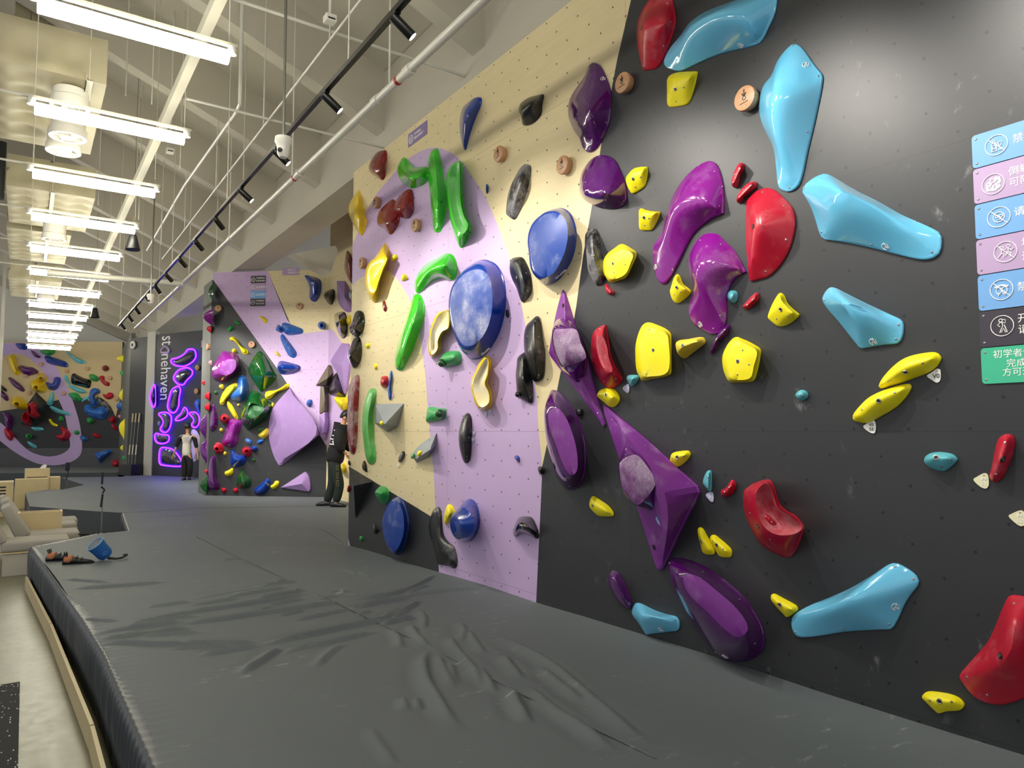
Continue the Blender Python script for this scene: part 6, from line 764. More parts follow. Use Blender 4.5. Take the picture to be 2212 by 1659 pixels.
# ------------------------------------------------------------------ crash mats
def interp(x, pts):
    return float(np.interp(x, [p[0] for p in pts], [p[1] for p in pts]))
EDGE = [(-1.5, .47), (3.19, .443), (4.93, .409), (5.85, .358), (9.84, .08), (10.35, .519), (10.65, .779), (10.73, 1.155), (13.1, 1.317)]
def near_mat():
    t = empty('crash_mat', (1.9, 5.0, 0)); tag(t, 'grey fabric covered crash mat with deep wrinkles filling the foreground along the main wall', 'crash mat')
    Y = np.arange(-1.5, 12.2001, .016); S = np.linspace(0, 1, 191)
    xl = np.interp(Y, [e[0] for e in EDGE], [e[1] for e in EDGE])+.03
    X = xl[:, None]+(3.3-xl[:, None])*S[None, :]; YY = np.repeat(Y[:, None], len(S), 1)
    Z = np.full_like(X, .40)
    foot = sorted([tuple(p) for p in WALL_FOOT])
    fz = np.interp(Y, [p[0] for p in foot], [p[1] for p in foot])[:, None]-.40
    fade = np.clip(1-(YY-8.43)/.8, 0, 1)
    Z += fz*np.exp(-((3.3-X)/.8)**2)*fade
    rng = np.random.RandomState(3)
    for _ in range(9):
        kx, ky, ph = rng.uniform(.5, 3.0), rng.uniform(.5, 3.0), rng.uniform(0, 6.28)
        Z += .0022*np.sin(kx*X+ky*YY+ph)
    for w, hgt, pts in WRINKLES:
        hgt *= .75 if w >= .028 else 1; w *= .62 if w >= .028 else .85
        P = np.array(pts)/1000
        # smooth the polyline
        for _ in range(2):
            Q = [P[0]]
            for a, c in zip(P, P[1:]): Q += [a*.75+c*.25, a*.25+c*.75]
            P = np.array(Q+[P[-1]])
        L = np.concatenate([[0], np.cumsum(np.hypot(*(P[1:]-P[:-1]).T))]); tot = L[-1]
        best = np.full(X.shape, 1e9); sp = np.zeros_like(X); side = np.zeros_like(X)
        m = (X > P[:, 0].min()-.3) & (X < P[:, 0].max()+.3) & (YY > P[:, 1].min()-.3) & (YY < P[:, 1].max()+.3)
        if not m.any(): continue
        xx, yy = X[m], YY[m]; bd = np.full(xx.shape, 1e9); bs = np.zeros_like(xx); sg = np.zeros_like(xx)
        for i in range(len(P)-1):
            d = P[i+1]-P[i]; l2 = d@d+1e-12; rx, ry = xx-P[i, 0], yy-P[i, 1]; q = np.clip((rx*d[0]+ry*d[1])/l2, 0, 1)
            dd = np.hypot(rx-q*d[0], ry-q*d[1]); k = dd < bd; bd[k] = dd[k]; bs[k] = (L[i]+q*(L[i+1]-L[i]))[k]; sg[k] = np.sign(d[0]*ry-d[1]*rx)[k]
        flip = 1 if (P[-1]-P[0])[0] > 0 else -1
        ds = np.where(sg*flip > 0, bd/1.7, bd/.62)
        tap = np.clip(np.minimum(bs, tot-bs)/(.25*tot+1e-9), 0, 1); tap = tap*tap*(3-2*tap)
        Z[m] += hgt*1.9*tap*(np.exp(-(ds/w)**1.5)-.25*np.exp(-((ds-2.2*w)/(1.1*w))**2))
    dl = X-(xl[:, None]-.03)
    puck = np.sin(YY*2*np.pi/.085+2*np.sin(YY*3))*np.exp(-dl/.10)
    Z += .0025*puck
    ny, nx = X.shape
    V = np.stack([X, YY, Z], -1).reshape(-1, 3)-np.array([1.9, 5.0, 0])
    idx = np.arange(ny*nx).reshape(ny, nx)
    F = np.stack([idx[:-1, :-1], idx[:-1, 1:], idx[1:, 1:], idx[1:, :-1]], -1).reshape(-1, 4).tolist()
    V = V.tolist()
    b0 = len(V)
    flat = [(interp(12.2, EDGE)+.03, 12.2), (3.3, 12.2), (4.99, 12.20), (4.3, 12.36), (3.37, 12.72), (2.42, 13.17), (1.345, 13.085)]
    V += [(x-1.9, y-5.0, .40) for x, y in flat]
    F += [[b0+k for k in range(7)]]
    r0 = len(V)
    for yy in (8.44, 8.64, 8.84, 9.04, 9.24, 12.2):
        zz = .40-.083*max(0, 1-(yy-8.43)/.8); V += [(1.4, yy-5.0, zz), (3.09, yy-5.0, zz)]
    F += [[r0+2*k, r0+2*k+1, r0+2*k+3, r0+2*k+2] for k in range(5)]
    me = mesh('cover', V, F, 'mat_fabric', smooth=True); link('cover', me, t)
    # gathered side skirt along the free edge
    path = [(e[1], e[0]) for e in EDGE]
    skirt(path, t, Vector((1.9, 5.0, 0)))
    P = [Vector((p[0]-1.9, p[1]-5.0, .4035)) for p in SEAM if -1 < p[1] < 12]
    MB().tube(P, .0035, 6).build('seam', ['mat_fabric'], t, True)
def skirt(path, parent, org, z1=.40):
    P = []
    for a, c in zip(path, path[1:]):
        n = max(2, int(math.hypot(c[0]-a[0], c[1]-a[1])/.012))
        for i in range(n): P.append((a[0]+(c[0]-a[0])*i/n, a[1]+(c[1]-a[1])*i/n))
    P.append(path[-1])
    prof = [(.09, -.006), (.03, -.0005), (.016, -.004), (.005, -.014), (-.003, -.03), (-.006, -.06), (-.008, -.11), (-.008, -.18), (-.004, -.26), (.004, -.34), (.008, -.398)]
    V = []; F = []; s = 0; m = len(prof)
    for i, p in enumerate(P):
        q0 = P[max(i-1, 0)]; q1 = P[min(i+1, len(P)-1)]; d = Vector((q1[0]-q0[0], q1[1]-q0[1])); d.normalize()
        nx, ny = d.y, -d.x   # inwards (mat lies to the right of the path)
        s += math.hypot(p[0]-P[i-1][0], p[1]-P[i-1][1]) if i else 0
        pl = math.sin(s*2*math.pi/.085+2*math.sin(s*3.1))+.5*math.sin(s*2*math.pi/.047)
        for j, (o, dz) in enumerate(prof):
            k = .006*pl*min(1, max(0, j-1)/5)*(1 if j < m-1 else .4)
            V.append((p[0]+nx*(o+k)-org.x, p[1]+ny*(o+k)-org.y, z1+dz+(.0025*math.sin(s*2*math.pi/.085+2*math.sin(s*3.1))*math.exp(-max(o, 0)/.1) if j < 3 else 0)-org.z))
    for i in range(len(P)-1):
        for j in range(m-1): F.append((i*m+j, i*m+j+1, (i+1)*m+j+1, (i+1)*m+j))
    me = mesh('side_skirt', V, F, 'mat_side_shaded', smooth=True); link('side_skirt', me, parent)
near_mat()
def slab(name, poly, z0, z1, label, skirtmat='mat_side_shaded'):
    t = empty(name, (sum(p[0] for p in poly)/len(poly), sum(p[1] for p in poly)/len(poly), 0)); tag(t, label, 'crash mat'); o = t.location
    if area2(poly) < 0: poly = poly[::-1]
    n = len(poly); ins = []
    cen = (o.x, o.y)
    V = [(p[0]-o.x, p[1]-o.y, z1) for p in poly]
    me = mesh('cover', V, [tuple(range(n))], 'mat_fabric'); link('cover', me, t)
    V = [(p[0]-o.x, p[1]-o.y, z) for z in (z1-.002, z0) for p in poly]
    me = mesh('side_skirt', V, [(i, n+i, n+(i+1) % n, (i+1) % n) for i in range(n)], skirtmat); link('side_skirt', me, t)
slab('crash_mat', [(1.317, 13.11), (2.42, 13.20), (3.37, 12.75), (4.3, 12.39), (4.98, 12.23), (4.98, 13.98), (3.10, 15.69), (3.09, 16.53), (6.2, 16.6), (6.2, 18.2), (3.14, 23.68), (2.60, 24.88), (2.416, 23.5), (.874, 24.09), (1.239, 20.39), (.733, 19.06), (.446, 19.25), (.042, 18.46), (.109, 15.13), (.557, 14.34)], .002, .40, 'grey crash mat between the pit with the loungers and the logo wall')
slab('crash_mat', [(-3.2, 29.2), (-.65, 27.7), (2.47, 25.89), (2.72, 27.5), (2.885, 30.3), (-.733, 32.74), (-3.3, 34.4)], .002, .40, 'grey crash mat at the foot of the far wall with a black front edge')
def kerb(y0, x0, y1, x1, label):
    t = MB(); d = Vector((x1-x0, y1-y0)); d.normalize(); n = Vector((-d.y, d.x))*.02
    t.prism([(x0, y0), (x1, y1), (x1+n.x, y1+n.y), (x0+n.x, y0+n.y)][::1], .002, .14)
    o = t.build('kerb_board', ['birch']); tag(o, label, 'board', 'boards along the mat foot')
kerb(-1.5, .425, 4.50, .362, 'nearest plywood kerb board standing along the foot of the foreground mat')
kerb(4.52, .362, 7.03, .240, 'middle plywood kerb board along the foot of the foreground mat')
kerb(7.05, .238, 9.44, .076, 'farthest plywood kerb board, ending at the mat corner')
o = MB().box((-1.4, -1.4, .001), (.032, 6.0, .008)).build('rubber_floor_mat', ['flecked_rubber']); tag(o, 'black rubber floor mat with white flecks in the lower left corner', 'floor mat')

# ------------------------------------------------------------------ holds
bolt_me = None
def bolt_mesh():
    m = MB(); m.lathe([(.0115, -.004), (.0115, .0012), (.0085, .0022), (.0070, .0006)], n=18, slot=0); m.lathe([(.0070, 0), (.0068, .0009), (.0001, .0009)], n=18, slot=1)
    return mesh('bolt', m.v, m.f, ['steel', 'bolt_dark'], m.m)
def dark_bolt_mesh():
    m = MB(); m.lathe([(.0125, -.004), (.0125, .001), (.0085, .0018), (.0085, .0005)], n=18, slot=0); m.lathe([(.0085, 0), (.008, .0008), (.0001, .0008)], n=18, slot=1)
    return mesh('bolt', m.v, m.f, ['bolt_dark', 'steel'], m.m)
def screw_mesh():
    m = MB(); m.lathe([(.0052, -.002), (.0052, .0008), (.0035, .0022), (.0010, .0024)], n=10); return mesh('screw', m.v, m.f, ['steel'], m.m)
BOLT, DARKBOLT, SCREW = bolt_mesh(), dark_bolt_mesh(), screw_mesh()
def logo_mesh(col):
    """small ring broken by a slanting letter"""
    s = MB(); R = .016; pts = [(R*math.cos(a), R*math.sin(a), .0006) for a in [math.radians(60+i*15) for i in range(15)]]
    s.tube(pts, .0017, 6); s.tube([(-.006, -.012, .0006), (.004, .018, .0006)], .0017, 6); s.tube([(.004, .018, .0006), (.009, -.014, .0006)], .0017, 6); s.tube([(-.004, -.004, .0006), (.013, -.006, .0006)], .0015, 6); s.tube([(.016, -.014, .0006), (.015, .012, .0006)], .0015, 6)
    return mesh('logo_mark', s.v, s.f, [col])
LOGO_W, LOGO_B = logo_mesh('mark_white'), logo_mesh('mark_black')
def on_surface(q, lift=.0):
    p = Vector(q[:3]); n = Vector(q[3:6]).normalized(); y = Vector((0, 1, 0)); y = (y-n*y.dot(n)).normalized(); x = y.cross(n); p = p+n*lift
    return Matrix(((x.x, y.x, n.x, p.x), (x.y, y.y, n.y, p.y), (x.z, y.z, n.z, p.z), (0, 0, 0, 1)))
def metres(R):
    M = lambda p: [c/1000 for c in p]
    P = lambda q: M(q[:3])+[c/100 for c in q[3:]]
    R.setdefault('n', 'climbing_hold'); R.setdefault('c', 'climbing hold'); R.setdefault('k', 48)
    R['at'] = M(R['at']); R['o'] = [M(p[:2])+p[2:] for p in R['o']]; R['s'] = [M(p) for p in R['s']]
    if 'i' in R: R['i'] = [[M(p) for p in R['i'][0]], R['i'][1]/1000]
    for k in ('bo', 'sc'): R[k] = [P(q) for q in R.get(k, [])]
    if 'lg' in R: R['lg'] = P(R['lg'])
    if 'tx' in R: R['tx'] = [R['tx'][0], P(R['tx'][1]), P(R['tx'][2])]
    if 'kn' in R: R['kn'] = M(R['kn'])
for R in HOLDS:
    metres(R); name = R['n']
    V, F, M = hold_mesh(R['o'], R.get('i'), R['s'], R['p'], R['lip'], R['b'], R['k'])
    mats = [R['m'], R.get('m2', R['m'])]
    if R['l'].startswith('long curved black') or R['l'].startswith('chalky black slipper'): mats = ['chalky_black', 'chalky_black']
    crisp = R['p'] <= 1.12 and R['n'] == 'climbing_volume'
    me = mesh(name, V, F, mats, M, smooth=True, sharp=math.radians(14 if crisp else 50), weld=True)
    o = link(name, me, None, wall_matrix(R['w'], R['at'][0], R['at'][1])); tag(o, R['l'], R['c'])
    pale = R['m'] in ('yellow', 'green', 'grey', 'yellow3', 'red', 'dred')
    for q in R.get('bo', []): link('bolt', DARKBOLT if R['m'] in ('green', 'blue', 'dred', 'red') else BOLT, o, on_surface(q, .001))
    for q in R.get('sc', []): link('screw', SCREW, o, on_surface(q, .0005))
    if 'lg' in R: link('logo_mark', LOGO_B if R['m'] == 'purplem' else LOGO_W, o, on_surface(R['lg'], .002))
    if 'tx' in R:
        s, a, c = R['tx']; pa, pc = Vector(a[:3]), Vector(c[:3]); nrm = (Vector(a[3:])+Vector(c[3:])).normalized(); x = (pc-pa); L = x.length; x = (x-nrm*x.dot(nrm)).normalized(); y = nrm.cross(x); p = (pa+pc)/2+nrm*.006
        tm = text_mesh('lettering', s, L*.34, 'mark_white', .004); w = max(v.co.x for v in tm.vertices)-min(v.co.x for v in tm.vertices); k = L*1.08/w
        link('lettering', tm, o, Matrix(((x.x*k, y.x*k, nrm.x, p.x), (x.y*k, y.y*k, nrm.y, p.y), (x.z*k, y.z*k, nrm.z, p.z), (0, 0, 0, 1))))
    if 'kn' in R:
        kx, ky, kh, kr = R['kn']; s = MB(); s.lathe([(kr*.9*math.cos(t), kr*math.sin(t)) for t in [i*math.pi/16 for i in range(-3, 9)]], (kx, ky, kh+kr*.3), n=16)
        s.build('knob', ['blackg' if R['m'] == 'black' else 'dgreen'], o, True)
    if name == 'light_hold':
        ring = [(x, y, R['b']+.03) for x, y in closed_curve(R['o'], 48)]
        MB().tube(ring, .022, 8, closed=True).build('light_tube', ['violet_light'], o, True)
# ------------------------------------------------------------------ wooden markers, grade tags, signs
def marker_mesh(r):
    m = MB(); m.lathe([(r*.84, 0), (r*.90, .012), (r, .040), (r, .049), (r*.97, .055), (r*.93, .0565)], n=32); return mesh('wooden_marker', m.v, m.f, ['marker_wood'], m.m, smooth=True, sharp=math.radians(40))
def arrow_mesh(r):
    m = MB(); h = .057; k = r/.07
    for a, c in (((0, .048*k), (0, .012*k)), ((-.014*k, .028*k), (0, .010*k)), ((.014*k, .028*k), (0, .010*k))): m.tube([(a[0], a[1], h), (c[0], c[1], h)], .0034*k, 6)
    return mesh('arrow', m.v, m.f, ['mark_black'])
MM = {r: (marker_mesh(r), arrow_mesh(r)) for r in (.07, .08)}
stone = text_mesh('lettering', 'stonehaven', .0125, 'burnt_mark')
for k, u, z, r, lab in MARKERS:
    o = link('wooden_marker', MM[r][0], None, wall_matrix(k, u, z, .002)); tag(o, lab, 'wooden marker', 'round wooden down markers')
    if k in 'AB':
        link('arrow', MM[r][1], o)
        if k == 'A': link('lettering', stone, o, Matrix.Translation((-.002, -.025, .0570)) @ Matrix.Rotation(.12, 4, 'Z'))
    link('bolt', DARKBOLT, o, Matrix.Translation((0, 0, .0565))); link('screw', SCREW, o, Matrix.Translation((.004, -.048, .0562)))
for i, (u, z, h, col, txt, lab, o2) in enumerate(TAGS):
    c = closed_curve([tuple(p) for p in o2], 28)
    if area2(c) < 0: c = c[::-1]
    o = MB().prism(c, 0, .003).build('grade_tag', [col], mw=wall_matrix('A', u, z, h+.001)); tag(o, lab, 'grade tag', 'drop shaped grade tags')
    w = max(p[0] for p in c)-min(p[0] for p in c)
    tm = text_mesh('lettering', txt, w*(.34 if '\n' in txt else .46), 'mark_black' if col == 'white' else 'mark_white'); link('lettering', tm, o, Matrix.Translation((w*.06, -w*.02, .0036)))
    link('screw', SCREW, o, Matrix.Translation((w*.1, max(p[1] for p in c)*.72, .003)) @ Matrix.Scale(.7, 4))
def icon(kind):
    s = MB(); r = .0022; ln = lambda *p: s.tube([(x, y, .001) for x, y in p], r, 6)
    circ = lambda cx, cy, q, n=24, sx=1: s.tube([(cx+q*sx*math.cos(a), cy+q*math.sin(a), .001) for a in [i*2*math.pi/n for i in range(n)]], r, 6, closed=True)
    circ(0, 0, .052, 40)
    if kind in (0, 2, 3, 4): ln((-.037, .037), (.037, -.037))
    if kind == 0:
        ln((-.022, -.03), (-.022, .008), (-.015, .016), (-.015, .03), (-.007, .03), (-.007, .016), (0, .008), (0, -.03), (-.022, -.03)); ln((-.018, -.018), (-.004, -.018), (-.004, 0), (-.018, 0), (-.018, -.018)); ln((.008, .012), (.010, -.004), (.016, -.010), (.022, -.004), (.024, .012), (.008, .012)); ln((.016, -.010), (.016, -.028)); ln((.008, -.028), (.024, -.028))
    elif kind == 1:
        pts = [(-.035, -.03), (-.033, .01), (-.02, .018), (-.014, .034), (.004, .030), (.014, .04), (.022, .03), (.032, .034), (.036, .006), (.03, -.006), (.034, -.02), (.01, -.036)]
        s.prism(pts[::-1], 0, .0016); 
    elif kind == 2:
        circ(0, 0, .026); circ(-.009, .004, .007, 12); circ(.010, .004, .007, 12); ln((-.008, -.012), (.008, -.012))
    elif kind == 3:
        circ(-.016, .022, .007, 12); circ(.014, .026, .007, 12); ln((-.016, .014), (-.018, -.006), (-.006, -.012), (-.010, -.03)); ln((-.018, -.006), (-.034, -.026)); ln((-.016, .010), (.006, .012)); ln((.014, .018), (.012, -.002), (.024, -.012), (.022, -.03)); ln((.012, -.002), (.0, -.022)); ln((.014, .014), (.03, .004), (.036, .014))
    elif kind == 4:
        circ(-.013, -.004, .016, 20, .75); circ(.014, -.004, .016, 20, .75); ln((-.02, -.014), (-.014, -.03), (-.006, -.02)); ln((.02, -.014), (.014, -.03), (.006, -.02))
        for sx in (-1, 1):
            for i in range(5): circ(sx*(.004+.006*i), .022-.002*i, .003, 8)
    elif kind == 5:
        circ(-.006, .028, .008, 14); ln((-.006, .02), (-.020, .006), (-.010, -.004)); ln((-.002, .018), (.004, .002), (-.012, -.034), (-.004, -.034), (.006, -.012), (.014, -.034), (.022, -.034), (.010, .004)); ln((.0, .018), (.014, .012), (.016, .030), (.004, .032))
    m = ['mark_white', 'signlilac']
    if kind == 1:
        s2 = MB(); r2 = .0022
        for q in ([(-.006, .016), (-.004, .004), (.012, .008), (.022, .018)], [(-.004, .004), (-.010, -.012), (-.022, -.010)], [(-.004, .004), (.008, -.010), (.004, -.026)], [(-.006, .016), (-.016, .022)]):
            s.tube([(x, y, .002) for x, y in q], r2, 6, slot=1)
        for cx, cy in ((-.024, .004), (.024, -.004), (-.018, -.022)): s.tube([(cx-.005, cy+.003, .002), (cx+.005, cy+.003, .002), (cx, cy-.005, .002), (cx-.005, cy+.003, .002)], .0012, 5, slot=1)
        s.tube([(-.003+.005*math.cos(a), .023+.005*math.sin(a), .002) for a in [i*math.pi/6 for i in range(12)]], .002, 5, slot=1, closed=True)
    return mesh('icon', s.v, s.f, m, s.m)
for i, (col, lab, u, zt, zb, ic, tl) in enumerate(SIGNS):
    W = .62; H = zt-zb-.004; r = .014
    pts = []
    for cx, cy, a0 in ((W-r, H-r, 0), (r, H-r, 90), (r, r, 180), (W-r, r, 270)):
        for q in range(5): a = math.radians(a0+22.5*q); pts.append((cx+r*math.cos(a), cy+r*math.sin(a)))
    o = MB().prism(pts, 0, .004).build('sign_panel', [col], mw=wall_matrix('A', u, zb+.002, .002)); tag(o, lab, 'sign', 'stacked rule signs')
    if ic: link('icon', icon(i), o, Matrix.Translation((ic[0]-u, ic[1]-zb, .0045)) @ Matrix.Diagonal((.80, .80, 1, 1)))
    for s, x, z in tl:
        tm = text_mesh('lettering', s, .036 if i == 6 else .040, 'mark_white', .0006, 'LEFT'); link('lettering', tm, o, Matrix.Translation((x-u, z-zb, .0046)))
    for q in ((.016, H-.018), (.016, .018)): link('screw', SCREW, o, Matrix.Translation((q[0], q[1], .004)))
u0, u1, z1, z0 = SMALL_SIGN
o = MB().box((u0, z0, .002), (u1, z1, .006)).build('sign_panel', ['sign_dusk'], mw=wall_matrix('A')); tag(o, 'small lilac jump warning sign high on the plywood above the arch', 'sign')
W, H = u1-u0, z1-z0
for j, s in enumerate(('请尽量避免', '直接从高处跳下')):
    tm = text_mesh('lettering', s, H*.22, 'mark_white', .0006, 'LEFT'); ww = max(v.co.x for v in tm.vertices); k = min(1, W*.64/ww); link('lettering', tm, o, Matrix.Translation((u0+W*.33, z0+H*(.64-.3*j), .0066)) @ Matrix.Scale(k, 4))
s = MB(); s.tube([(.05*math.cos(a), .05*math.sin(a), .001) for a in [i*math.pi/14 for i in range(28)]], .004, 5, closed=True); s.tube([(-.02, .02, .001), (0, .0, .001), (-.01, -.03, .001)], .004, 5); s.tube([(0, 0, .001), (.02, -.02, .001)], .004, 5); s.tube([(-.03, -.03, .001), (.03, .03, .001)], .003, 5)
s.build('icon', ['mark_white'], o, mw=Matrix.Translation((u0+W*.17, z0+H*.45, .0066)) @ Matrix.Scale(H/.16, 4))
q = BACK_SIGNS
for j, (col, lab, lines) in enumerate((('signdark', 'dark sign, topmost of the four stacked signs on the angled wall', 2), ('signlilac', 'lilac sign, second of the four stacked signs on the angled wall', 1), ('signblue', 'blue sign, third of the four stacked signs on the angled wall', 1), ('signdark', 'dark sign, lowest of the four stacked signs on the angled wall', 2))):
    ua, ub = (q[0][0]+q[3][0])/2, (q[1][0]+q[2][0])/2; zt = (q[0][1]+q[1][1])/2; zb = (q[2][1]+q[3][1])/2; h = (zt-zb)/4
    o = MB().box((ua, zt-h*(j+1)+.006, .002), (ub, zt-h*j, .01)).build('sign_panel', [col], mw=wall_matrix('B')); tag(o, lab, 'sign', 'signs on the angled wall')
    for l in range(lines):
        tm = text_mesh('lettering', '请注意安全' if lines == 1 else ('开始攀爬前', '请检查周围')[l], h*(.3 if lines == 1 else .24), 'mark_white', .001, 'LEFT'); link('lettering', tm, o, Matrix.Translation((ua+(ub-ua)*.36, zt-h*(j+.5)+(0 if lines == 1 else h*(.18-.36*l)), .0115)))
    s = MB(); s.tube([(h*.26*math.cos(a), h*.26*math.sin(a), 0) for a in [i*math.pi/10 for i in range(20)]], h*.03, 5, closed=True); s.tube([(-h*.1, -h*.1, 0), (0, h*.1, 0), (h*.1, -h*.08, 0)], h*.03, 5); s.build('icon', ['mark_white'], o, mw=Matrix.Translation((ua+(ub-ua)*.17, zt-h*(j+.5), .0115)))
ua, ub = q[4][0], q[6][0]; zt = (q[4][1]+q[5][1])/2; zb = (q[6][1]+q[7][1])/2
o = MB().box((ua, zb, .002), (ub, zt, .01)).build('sign_panel', ['signlilac'], mw=wall_matrix('B')); tag(o, 'lilac sign on the plywood at the top of the angled wall', 'sign')
for l, s in enumerate(('请勿下降', '从高处跳下或')):
    tm = text_mesh('lettering', s, (zt-zb)*.27, 'mark_white', .001, 'LEFT'); link('lettering', tm, o, Matrix.Translation((ua+(ub-ua)*.32, zb+(zt-zb)*(.68-.36*l), .0115)))
o = MB().box((2.0, 4.10, .002), (2.55, 4.30, .01)).build('sign_panel', ['signlilac'], mw=wall_matrix('S')); tag(o, 'small lilac sign at the top right of the logo wall', 'sign')
# wall lettering: the gym name running down the logo wall, its o drawn as an outlined stone
t = empty('wall_lettering', (0, 0, 0)); tag(t, 'white gym name running downwards on the dark logo wall', 'lettering')
Rm = Matrix.Rotation(-math.pi/2, 4, 'Z')
lu, lh, la, lb, lc, ld_ = LOGO
t.matrix_world = wall_matrix('S', lu, la, .004)
def place_word(s, z_top, z_bot):
    tm = text_mesh('letters', s, .5, 'mark_white', .004, 'LEFT'); xs = [v.co.x for v in tm.vertices]; ys = [v.co.y for v in tm.vertices]; a, c = min(xs), max(xs); e, g = min(ys), max(ys)
    kx = (z_top-z_bot)/(c-a); ky = 2*lh/(g-e)
    for v in tm.vertices: v.co = ((v.co.x-a)*kx, (v.co.y-(e+g)/2)*ky, v.co.z)
    link('letters', tm, t, Matrix.Translation((0, z_top-la, 0)) @ Rm)
place_word('st', la, lb+.02); place_word('nehaven', lc-.02, ld_)
zm = (lb+lc)/2-la; hz = (lb-lc)*.42; w2 = lh*.80
ring = closed_curve([(-w2, -hz*.7), (-w2*.9, hz*.2), (-w2*.1, hz), (w2*.5, hz*.7), (w2, -hz*.2), (w2*.8, -hz), (-w2*.3, -hz*.95)], 40)
MB().tube([(x-w2*.25, y+zm, .004) for x, y in ring], lh*.16, 6, closed=True).build('stone_letter', ['signlilac'], t, True)

# ------------------------------------------------------------------ lamps
FIX_Y = [-.3, 1.63, 3.57, 5.51, 7.34, 9.24, 11.11, 13.08, 15.0, 16.96, 18.91, 20.75, 22.76, 24.75, 26.4, 28.5]
def fixture():
    t = empty('strip_lamp', (.56, 0, 4.5))
    MB().box((-.66, -.016, .088), (.66, .016, .112)).build('rail', ['white_steel'], t)
    s = MB(); n = 14
    s.tube([(-.60, 0, 0), (-.597, 0, 0), (.597, 0, 0), (.60, 0, 0)], [.048, .054, .054, .048], 18); s.build('lamp_tube', ['lamp_white'], t, True)
    for sx in (-1, 1):
        MB().lathe([(.03, 0), (.032, .006), (.032, .045), (.028, .06)], (sx*.625, 0, .03), n=16).build('end_cap', ['plastic_white'], t, True)
        MB().tube([(sx*.60, 0, .10), (sx*.60, 0, roof_z(.56+sx*.6)-4.5)], .004, 6).build('hanger_rod', ['white_steel'], t)
    return t
def copy_tree(o, parent=None):
    c = o.copy(); COL.objects.link(c)
    if parent is not None: c.parent = parent
    for ch in list(o.children): copy_tree(ch, c)
    return c
proto = fixture()
ORD = ['behind the camera', 'behind the camera', 'overhead', 'nearest and largest in view', 'second in view, in front of the first duct', 'third from the front', 'fourth from the front, beside a black speaker', 'fifth from the front', 'sixth from the front', 'seventh from the front', 'eighth from the front', 'ninth from the front', 'tenth from the front', 'third from the far end', 'second from the far end', 'farthest and lowest in view']
protos = [proto]+[copy_tree(proto) for _ in FIX_Y[1:]]
for i, (o, y) in enumerate(zip(protos, FIX_Y)):
    o.location = (.56, y, 4.5)
    if any(a-.1 < y < c+.1 for a, c in ((8.13, 10.35), (12.3, 14.5), (14.9, 17.6), (19.8, 22.5))):
        rod = min((ch for ch in o.children if ch.name.startswith('hanger_rod')), key=lambda ch: ch.data.vertices[0].co.x)
        rod.scale.z = .69/(max(v.co.z for v in rod.data.vertices))
    tag(o, 'white strip lamp hung crosswise, %s' % ORD[i], 'ceiling lamp', 'strip lamps in one long row')
b = MB().box((1.08, -2.5, 5.0), (1.16, 28.5, 5.05)); b.box((1.08, -2.5, 5.05), (1.088, 28.5, 5.10)); b.box((1.152, -2.5, 5.05), (1.16, 28.5, 5.10))
o = b.build('cable_tray', ['white_steel']); tag(o, 'white steel channel running lengthwise above the strip lamps', 'cable channel')
o = MB().box((1.732, -1.6, 4.205), (1.768, 19.4, 4.24)).build('track_rail', ['black_metal']); tag(o, 'long black lighting track running along the hall beside the main wall', 'lighting track')
for y in (1.0, 4.6, 8.2, 11.8, 15.4, 19.0): MB().tube([(1.75, y, 4.24), (1.75, y, roof_z(1.75))], .005, 6).build('hanger_rod', ['white_steel'], o)
SPOT_Y = [-1.0, .2, 1.4, 2.62, 3.83, 5.04, 6.31, 7.56, 8.78, 9.97, 11.14, 12.36, 13.5, 14.64, 16.16, 17.33, 18.76]
SPOT_T = ['behind the camera', 'beside the camera', 'over the dark wall', 'just outside the top of the picture', 'nearest in view at the top', 'second in view', 'third in view, behind the white camera', 'fourth in view', 'fifth in view', 'sixth in view', 'seventh in view', 'eighth in view', 'ninth in view', 'fourth from the far end', 'third from the far end', 'second from the far end', 'at the far end']
def spot_parts():
    arm = MB(); arm.box((-.018, -.03, -.012), (.018, .03, .0)); arm.tube([(0, 0, -.01), (.012, 0, -.03)], .010, 8)
    body = MB(); body.lathe([(.026, -.075), (.031, -.07), (.031, .085), (.029, .088)], n=20)
    face = MB(); face.lathe([(.028, .0885), (.0265, .0895), (.0001, .0895)], n=20)
    return mesh('track_clip', arm.v, arm.f, ['black_metal']), mesh('lamp_body', body.v, body.f, ['black_metal'], smooth=True, sharp=.6), mesh('lamp_face', face.v, face.f, ['lamp_face'])
CLIP, BODY, FACE = spot_parts()
for i, y in enumerate(SPOT_Y):
    t = empty('track_spotlight', (1.75, y, 4.205)); tag(t, 'small black tube spotlight on the lighting track, %s' % SPOT_T[i], 'spotlight', 'spotlights on the lighting track')
    link('track_clip', CLIP, t)
    if y < 8.5: aim = Vector((3.3, y-.5, 2.7))
    elif y < 13.5: aim = Vector((4.3, y+2.0, 2.2))
    else: aim = Vector((3.6, y+1.2, 2.0))
    p = Vector((1.785, y-.01, 4.135)); d = (aim-p).normalized(); q = d.to_track_quat('Z', 'Y').to_matrix().to_4x4()
    mw = Matrix.Translation(p-Vector((1.75, y, 4.205))) @ q
    link('lamp_body', BODY, t, mw); link('lamp_face', FACE, t, mw)
    ld = bpy.data.lights.new('spot_beam', 'SPOT'); ld.energy = SPOT_WATT*(1.0 if y < 8.5 else 1.8); ld.spot_size = math.radians(78); ld.spot_blend = 1.0; ld.shadow_soft_size = .028; ld.color = (1, .95, .86)
    lo = bpy.data.objects.new('spot_beam', ld); COL.objects.link(lo); lo.parent = t; lo.matrix_local = Matrix.Translation(p-Vector((1.75, y, 4.205))+d*.10) @ d.to_track_quat('-Z', 'Y').to_matrix().to_4x4()

